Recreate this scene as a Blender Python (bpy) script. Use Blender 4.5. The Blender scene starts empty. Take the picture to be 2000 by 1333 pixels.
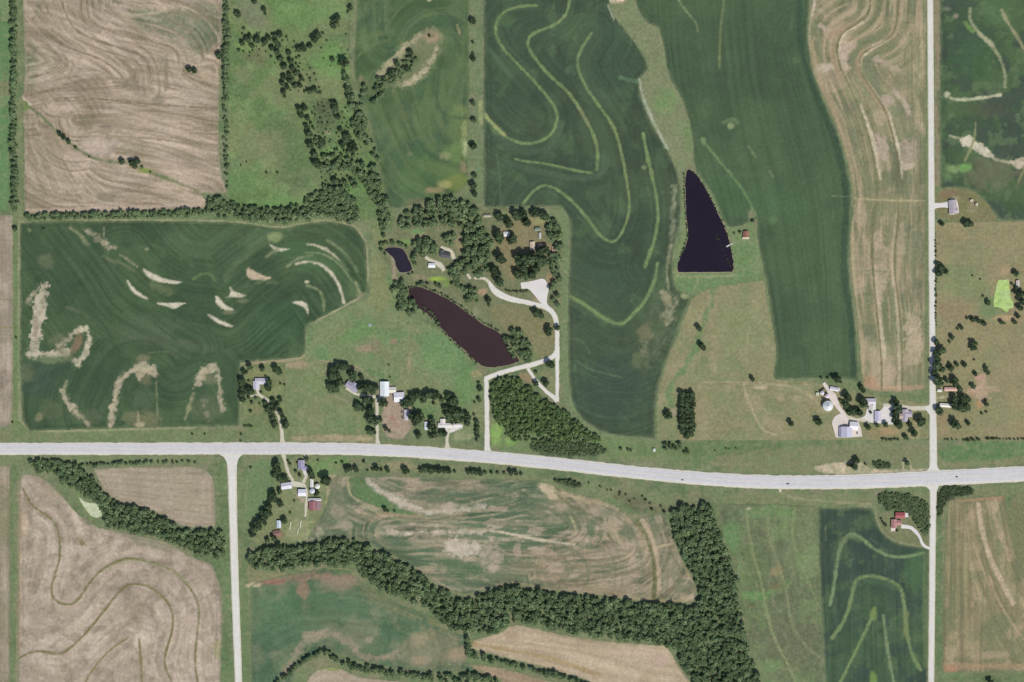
import bpy, bmesh, math, random
import numpy as np
from mathutils import Vector, Matrix

random.seed(7)
rng = np.random.default_rng(7)
SC = bpy.context.scene
COL = SC.collection

# ------------------------------------------------------------------ camera, world, sun, exposure
cam_data = bpy.data.cameras.new("camera")
cam = bpy.data.objects.new("camera", cam_data)
COL.objects.link(cam)
ALT = 4200.0
cam.location = (0.0, 0.0, ALT)
cam.rotation_euler = (0.0, 0.0, 0.0)
cam_data.sensor_width = 36.0
cam_data.lens = 36.0 * ALT / 2000.0
cam_data.clip_start = 10.0
cam_data.clip_end = 60000.0
SC.camera = cam

SUN_EL = math.radians(50.0)
SHADOW = Vector((-0.52, 0.854, 0.0)).normalized()      # direction in which shadows fall
world = bpy.data.worlds.new("World")
SC.world = world
world.use_nodes = True
wn = world.node_tree
wn.nodes.clear()
sky = wn.nodes.new("ShaderNodeTexSky")
sky.sky_type = 'NISHITA'
sky.sun_disc = False
sky.sun_elevation = SUN_EL
sky.sun_rotation = math.atan2(-SHADOW.x, -SHADOW.y)
bg = wn.nodes.new("ShaderNodeBackground")
bg.inputs["Strength"].default_value = 0.10
wo = wn.nodes.new("ShaderNodeOutputWorld")
wn.links.new(sky.outputs[0], bg.inputs[0])
wn.links.new(bg.outputs[0], wo.inputs[0])

sun_data = bpy.data.lights.new("sun", 'SUN')
sun_data.energy = 3.8
sun_data.angle = math.radians(0.5)
sun_data.color = (1.0, 0.965, 0.90)
sun = bpy.data.objects.new("sun", sun_data)
COL.objects.link(sun)
d = Vector((SHADOW.x * math.cos(SUN_EL), SHADOW.y * math.cos(SUN_EL), -math.sin(SUN_EL)))
sun.rotation_euler = d.to_track_quat('-Z', 'Y').to_euler()
sun.location = (-d * 3000)

SC.view_settings.view_transform = 'Standard'
SC.view_settings.look = 'None'
SC.view_settings.gamma = 1.0
SC.view_settings.exposure = 0.0
SC.view_settings.use_curve_mapping = False
SC.cycles.filter_width = 1.5          # aerial optics are not razor sharp

# ------------------------------------------------------------------ helpers
K = np.array([1.20, 1.20, 1.20])      # light falling on level ground: measured colour = albedo * K

def lin(c):
    c = np.asarray(c, float) / 255.0
    return np.where(c <= 0.04045, c / 12.92, ((c + 0.055) / 1.055) ** 2.4)

def alb(c):
    """base colour of a surface that reads as 8-bit colour c in full daylight"""
    c = np.asarray(c, float)
    if c[1] >= c[0] and c[1] > c[2] and c[1] > 112:            # bright greens: mixed slightly towards grey
        g = c @ np.array([0.30, 0.59, 0.11]); c = c + (g - c) * 0.08
    return np.clip(lin(c) / K, 0.0, 0.85)

def P(u, v):
    return (u - 1000.0, 666.5 - v)

def PP(pts):
    return np.array([P(*p) for p in pts], float)

_tab = rng.random((256, 256))
def vnoise(x, y, seed=0):
    x = np.asarray(x, float) + seed * 17.31
    y = np.asarray(y, float) + seed * 91.7
    xi = np.floor(x).astype(int); yi = np.floor(y).astype(int)
    fx = x - xi; fy = y - yi
    fx = fx * fx * (3 - 2 * fx); fy = fy * fy * (3 - 2 * fy)
    a = _tab[xi & 255, yi & 255]; b = _tab[(xi + 1) & 255, yi & 255]
    c = _tab[xi & 255, (yi + 1) & 255]; e = _tab[(xi + 1) & 255, (yi + 1) & 255]
    return (a * (1 - fx) + b * fx) * (1 - fy) + (c * (1 - fx) + e * fx) * fy

def fbm(x, y, seed=0, octs=4):
    t = 0; amp = 0.5; n = 0
    for o in range(octs):
        t = t + amp * vnoise(x * 2 ** o, y * 2 ** o, seed + o * 3)
        n += amp; amp *= 0.55
    return t / n

def sstep(a, b, x):
    t = np.clip((x - a) / (b - a), 0, 1)
    return t * t * (3 - 2 * t)

def chaikin(p, n=2, closed=False):
    p = np.asarray(p, float)
    for _ in range(n):
        if closed:
            q = np.roll(p, -1, axis=0)
            r = np.empty((2 * len(p), p.shape[1]))
            r[0::2] = 0.75 * p + 0.25 * q; r[1::2] = 0.25 * p + 0.75 * q
        else:
            q = p[1:]; o = p[:-1]
            r = np.empty((2 * len(o) + 2, p.shape[1]))
            r[0] = p[0]; r[-1] = p[-1]
            r[1:-1:2] = 0.75 * o + 0.25 * q; r[2:-1:2] = 0.25 * o + 0.75 * q
        p = r
    return p

def round_poly(p, n=1, keep=48.0):
    """corner cutting that leaves the true corners of a field alone"""
    p = np.asarray(p, float); a = p - np.roll(p, 1, axis=0); b = np.roll(p, -1, axis=0) - p
    ang = np.degrees(np.arccos(np.clip((a * b).sum(1) / (np.linalg.norm(a, axis=1) * np.linalg.norm(b, axis=1) + 1e-9), -1, 1)))
    out = []
    for i in range(len(p)):
        if ang[i] > keep:
            out.append(p[i])
        else:
            out += [0.75 * p[i] + 0.25 * p[i - 1], 0.75 * p[i] + 0.25 * p[(i + 1) % len(p)]]
    return np.array(out)

def seg_dist(x, y, pts, closed=False, want_s=False):
    pts = np.asarray(pts, float)
    A = pts; B = np.roll(pts, -1, axis=0)
    if not closed:
        A = A[:-1]; B = B[:-1]
    best = np.full(x.shape, 1e18); s = np.zeros(x.shape); acc = 0.0
    for a, b in zip(A, B):
        ex, ey = b - a; L2 = ex * ex + ey * ey + 1e-12
        t = np.clip(((x - a[0]) * ex + (y - a[1]) * ey) / L2, 0, 1)
        dd = (x - a[0] - t * ex) ** 2 + (y - a[1] - t * ey) ** 2
        if want_s:
            m = dd < best
            s = np.where(m, acc + t * math.sqrt(L2), s); acc += math.sqrt(L2)
        best = np.minimum(best, dd)
    return (np.sqrt(best), s) if want_s else np.sqrt(best)

def inside(x, y, pts):
    r = np.zeros(x.shape, bool)
    n = len(pts); j = n - 1
    for i in range(n):
        xi, yi = pts[i]; xj, yj = pts[j]
        if yi != yj:
            m = ((yi > y) != (yj > y)) & (x < (xj - xi) * (y - yi) / (yj - yi) + xi)
            r ^= m
        j = i
    return r

# paint operations: where a soil, grass or crop patch lies. Coordinates in metres, colours as albedo
def stroke(pts, w, c, k=1.0, soft=1.6, rough=1.5, h=0.0, taper=0.0, br=0.0):
    return dict(t='s', p=chaikin(PP(pts), 2), w=w, c=alb(c), k=k, soft=soft, rough=rough, h=h, taper=taper, br=br)

def patch(pts, c, k=1.0, soft=3.0, rough=4.0, br=0.0, sm=2, inset=0.0):
    p = PP(pts)
    return dict(t='p', p=chaikin(p, sm, True) if sm else p, c=alb(c), k=k, soft=soft, rough=rough, br=br, inset=inset)

def blob(u, v, ru, rv, c, k=1.0, ang=0.0, rough=0.5):
    return dict(t='b', p=np.array([P(u, v)]), r=(ru, rv), c=alb(c), k=k, ang=math.radians(ang), rough=rough)

def mottle(c, scale, lo, hi, k=1.0, seed=0, sx=1.0, sy=1.0):
    return dict(t='m', c=alb(c), scale=scale, lo=lo, hi=hi, k=k, seed=seed, sx=sx, sy=sy)

def streaks(guides, lam, ls, amp, c=None, seed=0):
    return dict(t='r', g=[chaikin(PP(g), 2) for g in guides], lam=lam, ls=ls, amp=amp, c=None if c is None else alb(c), seed=seed)

def paint(x, y, base, ops):
    col = np.empty((len(x), 3)); col[:] = alb(base)
    hgt = np.zeros(len(x))
    for i, o in enumerate(ops):
        t = o['t']
        if t == 'm':
            n = fbm(x / o['scale'] * o['sx'], y / o['scale'] * o['sy'], 5 + o['seed'])
            m = sstep(o['lo'], o['hi'], n) * o['k']
            col += (o['c'] - col) * m[:, None]; continue
        if t == 'r':
            bd = np.full(len(x), 1e9); bs = np.zeros(len(x))
            for gi, g in enumerate(o['g']):
                dd, s = seg_dist(x, y, g, want_s=True)
                m = dd < bd
                bs = np.where(m, s + 531.0 * gi, bs); bd = np.minimum(bd, dd)
            wob = 5.0 * (fbm(x / 60, y / 60, 31) - 0.5)
            n = fbm((bd + wob) / o['lam'], bs / o['ls'], 40 + o['seed'], 3) - 0.5
            if o['c'] is None:
                col *= (1 + o['amp'] * 2 * n)[:, None]
            else:
                m = sstep(0.0, 0.22, n) * o['amp']
                col += (o['c'] - col) * m[:, None]
            continue
        p = o['p']
        if t == 'b':
            R = max(o['r']) * 2.2
            sel = np.where((abs(x - p[0, 0]) < R) & (abs(y - p[0, 1]) < R))[0]
            if not len(sel): continue
            X = x[sel] - p[0, 0]; Y = y[sel] - p[0, 1]
            ca, sa = math.cos(o['ang']), math.sin(o['ang'])
            a = (X * ca + Y * sa) / o['r'][0]; b = (-X * sa + Y * ca) / o['r'][1]
            q = np.sqrt(a * a + b * b) + o['rough'] * (fbm(x[sel] / 9, y[sel] / 9, i) - 0.5) * 2
            m = sstep(1.35, 0.55, q) * o['k'] * np.clip(0.55 + 0.9 * fbm(x[sel] / 5, y[sel] / 5, i + 2), 0, 1.0)
            col[sel] += (o['c'] - col[sel]) * m[:, None]; continue
        pad = 30
        lo = p.min(0) - pad; hi = p.max(0) + pad
        sel = np.where((x > lo[0]) & (x < hi[0]) & (y > lo[1]) & (y < hi[1]))[0]
        if not len(sel): continue
        X = x[sel]; Y = y[sel]
        nz = (fbm(X / 9, Y / 9, i + 50, 5) - 0.5) * (3.6 if o['rough'] >= 3 else 2.2) + (vnoise(X / 2.6, Y / 2.6, i + 70) - 0.5) * 0.9
        if t == 's':
            dd, s = seg_dist(X, Y, p, want_s=True)
            L = np.sqrt((np.diff(p, axis=0) ** 2).sum(1)).sum()
            w = o['w'] / 2 * (1 - o['taper'] * abs(2 * s / L - 1)) * (0.62 + 0.76 * fbm(s / 22, s * 0, i + 5))
            q = dd + o['rough'] * nz
            m = sstep(w + o['soft'], w - o['soft'], q) * o['k'] * (0.70 + 0.45 * fbm(s / 30, s * 0, i + 8))
            m = np.clip(m * (0.30 + 1.35 * fbm(X / 4.5, Y / 4.5, i + 3)), 0, 1)
            if o['br']:
                m = m * (1 - o['br'] * sstep(0.42, 0.62, fbm(X / 14, Y / 14, i + 9)))
            if o['h']:
                hgt[sel] = np.maximum(hgt[sel], o['h'] * sstep(o['w'] * 1.2, 0, dd))
        else:
            dd = seg_dist(X, Y, p, True)
            q = np.where(inside(X, Y, p), -dd, dd) + o['rough'] * nz + o['inset']
            m = sstep(o['soft'], -o['soft'], q) * o['k']
            m = np.clip(m * (0.34 + 1.25 * fbm(X / 6, Y / 6, i + 3)), 0, 1)
            if o['br']:
                m = m * (1 - o['br'] * sstep(0.40, 0.62, fbm(X / 12, Y / 12, i + 9)))
        col[sel] += (o['c'] - col[sel]) * m[:, None]
    return np.clip(col, 0.008, 0.85), hgt

def make_mesh(name, verts, faces, mats, mat_idx=None, attrs=None, smooth=False):
    """faces: (n,4) or (n,3) int array, or a list of index tuples"""
    me = bpy.data.meshes.new(name)
    if isinstance(faces, np.ndarray):
        n, k = faces.shape
        me.vertices.add(len(verts)); me.loops.add(n * k); me.polygons.add(n)
        me.vertices.foreach_set("co", np.asarray(verts, np.float32).ravel())
        me.loops.foreach_set("vertex_index", faces.astype(np.int32).ravel())
        me.polygons.foreach_set("loop_start", np.arange(0, n * k, k, dtype=np.int32))
        if mat_idx is not None:
            me.polygons.foreach_set("material_index", np.asarray(mat_idx, np.int32))
        me.update(calc_edges=True)
    else:
        me.from_pydata([tuple(v) for v in verts], [], faces)
        if mat_idx is not None:
            me.polygons.foreach_set("material_index", np.asarray(mat_idx, np.int32))
    for an, arr in (attrs or {}).items():
        if arr.ndim == 2:
            at = me.attributes.new(an, 'FLOAT_COLOR', 'POINT')
            rgba = np.ones((len(arr), 4), np.float32); rgba[:, :3] = arr
            at.data.foreach_set("color", rgba.ravel())
        else:
            at = me.attributes.new(an, 'FLOAT', 'POINT')
            at.data.foreach_set("value", arr.astype(np.float32))
    for m in (mats if isinstance(mats, (list, tuple)) else [mats]):
        me.materials.append(m)
    if smooth:
        me.polygons.foreach_set("use_smooth", np.ones(len(me.polygons), bool))
    me.update()
    return me

def link(name, me, parent=None, **props):
    o = bpy.data.objects.new(name, me)
    COL.objects.link(o)
    if parent is not None: o.parent = parent
    for k_, v_ in props.items(): o[k_] = v_
    return o

def empty(name, loc, rz=0.0, **props):
    o = bpy.data.objects.new(name, None)
    o.location = loc; o.rotation_euler = (0, 0, rz)
    COL.objects.link(o)
    for k_, v_ in props.items(): o[k_] = v_
    return o

# ------------------------------------------------------------------ materials
def new_mat(name, rough=0.9, spec=0.2):
    m = bpy.data.materials.new(name); m.use_nodes = True
    nt = m.node_tree; b = nt.nodes["Principled BSDF"]
    b.inputs["Roughness"].default_value = rough
    b.inputs["Specular IOR Level"].default_value = spec
    return m, nt, b

def noise_mul(nt, src, coord, scale, lo, hi, detail=3.0):
    n = nt.nodes.new("ShaderNodeTexNoise"); n.inputs["Scale"].default_value = scale
    n.inputs["Detail"].default_value = detail
    nt.links.new(coord, n.inputs["Vector"])
    r = nt.nodes.new("ShaderNodeMapRange")
    r.inputs["From Min"].default_value = 0.3; r.inputs["From Max"].default_value = 0.7
    r.inputs["To Min"].default_value = lo; r.inputs["To Max"].default_value = hi
    nt.links.new(n.outputs["Fac"], r.inputs["Value"])
    x = nt.nodes.new("ShaderNodeMix"); x.data_type = 'RGBA'; x.blend_type = 'MULTIPLY'
    x.inputs["Factor"].default_value = 1.0
    nt.links.new(src, x.inputs["A"]); nt.links.new(r.outputs[0], x.inputs["B"])
    return x.outputs["Result"]

def cover_mat(name, amps=(0.10, 0.12, 0.18), bump=0.25, dry=0.0):
    """soil, grass and crops: the colour of the cover with its own relief of clods, tufts and leaves"""
    m, nt, b = new_mat(name, 0.95, 0.1)
    at = nt.nodes.new("ShaderNodeAttribute"); at.attribute_name = "cover"
    geo = nt.nodes.new("ShaderNodeNewGeometry")
    s = at.outputs["Color"]
    if dry:                 # tufts of dry stems among the green
        n = nt.nodes.new("ShaderNodeTexNoise"); n.inputs["Scale"].default_value = 0.085; n.inputs["Detail"].default_value = 5; n.inputs["Roughness"].default_value = 0.65
        nt.links.new(geo.outputs["Position"], n.inputs["Vector"])
        r = nt.nodes.new("ShaderNodeMapRange"); r.inputs["From Min"].default_value = 0.48; r.inputs["From Max"].default_value = 0.68; r.inputs["To Max"].default_value = dry
        nt.links.new(n.outputs["Fac"], r.inputs["Value"])
        x = nt.nodes.new("ShaderNodeMix"); x.data_type = 'RGBA'; x.inputs["B"].default_value = (*alb((148, 142, 112)), 1)
        nt.links.new(r.outputs[0], x.inputs["Factor"]); nt.links.new(s, x.inputs["A"]); s = x.outputs["Result"]
    for sc, a in zip((0.03, 0.16, 0.7), amps):
        s = noise_mul(nt, s, geo.outputs["Position"], sc, 1 - a, 1 + a)
    nt.links.new(s, b.inputs["Base Color"])
    n = nt.nodes.new("ShaderNodeTexNoise"); n.inputs["Scale"].default_value = 0.5; n.inputs["Detail"].default_value = 4
    nt.links.new(geo.outputs["Position"], n.inputs["Vector"])
    bp = nt.nodes.new("ShaderNodeBump"); bp.inputs["Strength"].default_value = bump; bp.inputs["Distance"].default_value = 0.6
    nt.links.new(n.outputs["Fac"], bp.inputs["Height"]); nt.links.new(bp.outputs[0], b.inputs["Normal"])
    return m

def plain_mat(name, rgb, rough=0.8, spec=0.3, var=0.10, scale=0.6, metal=0.0):
    m, nt, b = new_mat(name, rough, spec)
    b.inputs["Metallic"].default_value = metal
    c = nt.nodes.new("ShaderNodeRGB"); a = alb(rgb); c.outputs[0].default_value = (*a, 1)
    geo = nt.nodes.new("ShaderNodeTexCoord")
    s = noise_mul(nt, c.outputs[0], geo.outputs["Object"], scale, 1 - var, 1 + var)
    s = noise_mul(nt, s, geo.outputs["Object"], scale * 0.15, 1 - var, 1 + var)
    nt.links.new(s, b.inputs["Base Color"])
    return m

M_SOIL = cover_mat("tilled soil and stubble", (0.05, 0.12, 0.17), 0.25)
M_CROP = cover_mat("row crop leaves", (0.06, 0.09, 0.15), 0.22)
M_GRASS = cover_mat("grass and weeds", (0.07, 0.15, 0.22), 0.35, 0.45)

M_LUSH = cover_mat("lush pasture grass", (0.09, 0.18, 0.24), 0.4, 0.18)

def patchwork_mat():
    m, nt, b = new_mat("farmland beyond", 0.95, 0.1)
    geo = nt.nodes.new("ShaderNodeNewGeometry")
    br = nt.nodes.new("ShaderNodeTexBrick")
    br.inputs["Color1"].default_value = (*alb((78, 100, 78)), 1)
    br.inputs["Color2"].default_value = (*alb((165, 150, 125)), 1)
    br.inputs["Mortar"].default_value = (*alb((105, 122, 84)), 1)
    br.inputs["Scale"].default_value = 1.0
    br.inputs["Mortar Size"].default_value = 14.0
    br.inputs["Brick Width"].default_value = 430.0
    br.inputs["Row Height"].default_value = 390.0
    nt.links.new(geo.outputs["Position"], br.inputs["Vector"])
    s = noise_mul(nt, br.outputs["Color"], geo.outputs["Position"], 0.01, 0.85, 1.15)
    s = noise_mul(nt, s, geo.outputs["Position"], 0.16, 0.88, 1.12)
    nt.links.new(s, b.inputs["Base Color"])
    return m
M_FAR = patchwork_mat()

# ------------------------------------------------------------------ field sheets
Z_NEXT = [0.10]
def grid_sheet(poly, step, smooth=1, edge_rough=1.2):
    p = PP(poly)
    if smooth: p = round_poly(p, smooth)
    lo = p.min(0) - step * 1.5; hi = p.max(0) + step * 1.5
    xs = np.arange(lo[0], hi[0] + step, step); ys = np.arange(lo[1], hi[1] + step, step)
    CX, CY = np.meshgrid((xs[:-1] + xs[1:]) / 2, (ys[:-1] + ys[1:]) / 2)
    keep = inside(CX, CY, p)
    VX, VY = np.meshgrid(xs, ys)
    cnt = np.zeros(VX.shape, int)
    cnt[:-1, :-1] += keep; cnt[1:, :-1] += keep; cnt[:-1, 1:] += keep; cnt[1:, 1:] += keep
    used = cnt > 0; bnd = used & (cnt < 4)
    bx, by = VX[bnd], VY[bnd]
    best = np.full(bx.shape, 1e18); nx = bx.copy(); ny = by.copy()
    Q = np.roll(p, -1, axis=0)
    for a, b in zip(p, Q):
        e = b - a; L2 = (e * e).sum() + 1e-12
        t = np.clip(((bx - a[0]) * e[0] + (by - a[1]) * e[1]) / L2, 0, 1)
        px = a[0] + t * e[0]; py = a[1] + t * e[1]
        dd = (bx - px) ** 2 + (by - py) ** 2
        m = dd < best
        best = np.where(m, dd, best); nx = np.where(m, px, nx); ny = np.where(m, py, ny)
    nx += edge_rough * (fbm(nx / 8, ny / 8, 3) - 0.5) * 2; ny += edge_rough * (fbm(nx / 8, ny / 8, 4) - 0.5) * 2
    VX = VX.copy(); VY = VY.copy(); VX[bnd] = nx; VY[bnd] = ny
    idx = -np.ones(VX.shape, int); idx[used] = np.arange(used.sum())
    F = np.stack([idx[:-1, :-1][keep], idx[:-1, 1:][keep], idx[1:, 1:][keep], idx[1:, :-1][keep]], 1)
    return VX[used], VY[used], F

def field(name, poly, base, ops, mat, step=2.0, smooth=1, amp=0.05, zz=None, rough=2.0):
    x, y, F = grid_sheet(poly, step, smooth, rough)
    col, h = paint(x, y, base, ops)
    col *= (1 + amp * 2 * (fbm(x / 45, y / 45, 77) - 0.5))[:, None]
    if mat is M_CROP: col *= np.array([0.955, 0.98, 0.885])
    if mat is not M_GRASS and mat is not M_LUSH:            # headland: end rows driven round the edge of the field
        dd, s = seg_dist(x, y, round_poly(PP(poly), 1), True, True)
        m = sstep(19, 12, dd)
        n = fbm(dd / 3.2, s / 90, 61, 2) - 0.5
        col *= (1 + m * (0.34 * n - 0.03))[:, None]
        w = sstep(5.0, 0.5, dd + 6 * (fbm(x / 11, y / 11, 33, 4) - 0.5)) * 0.55      # weeds creeping in from the verge
        col += (alb((118, 128, 92)) - col) * w[:, None]
    z = Z_NEXT[0] if zz is None else zz
    if zz is None: Z_NEXT[0] += 0.012
    v = np.stack([x, y, z + h], 1)
    me = make_mesh(name, v, F, mat, attrs={"cover": col})
    return link(name, me, kind='structure')
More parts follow.
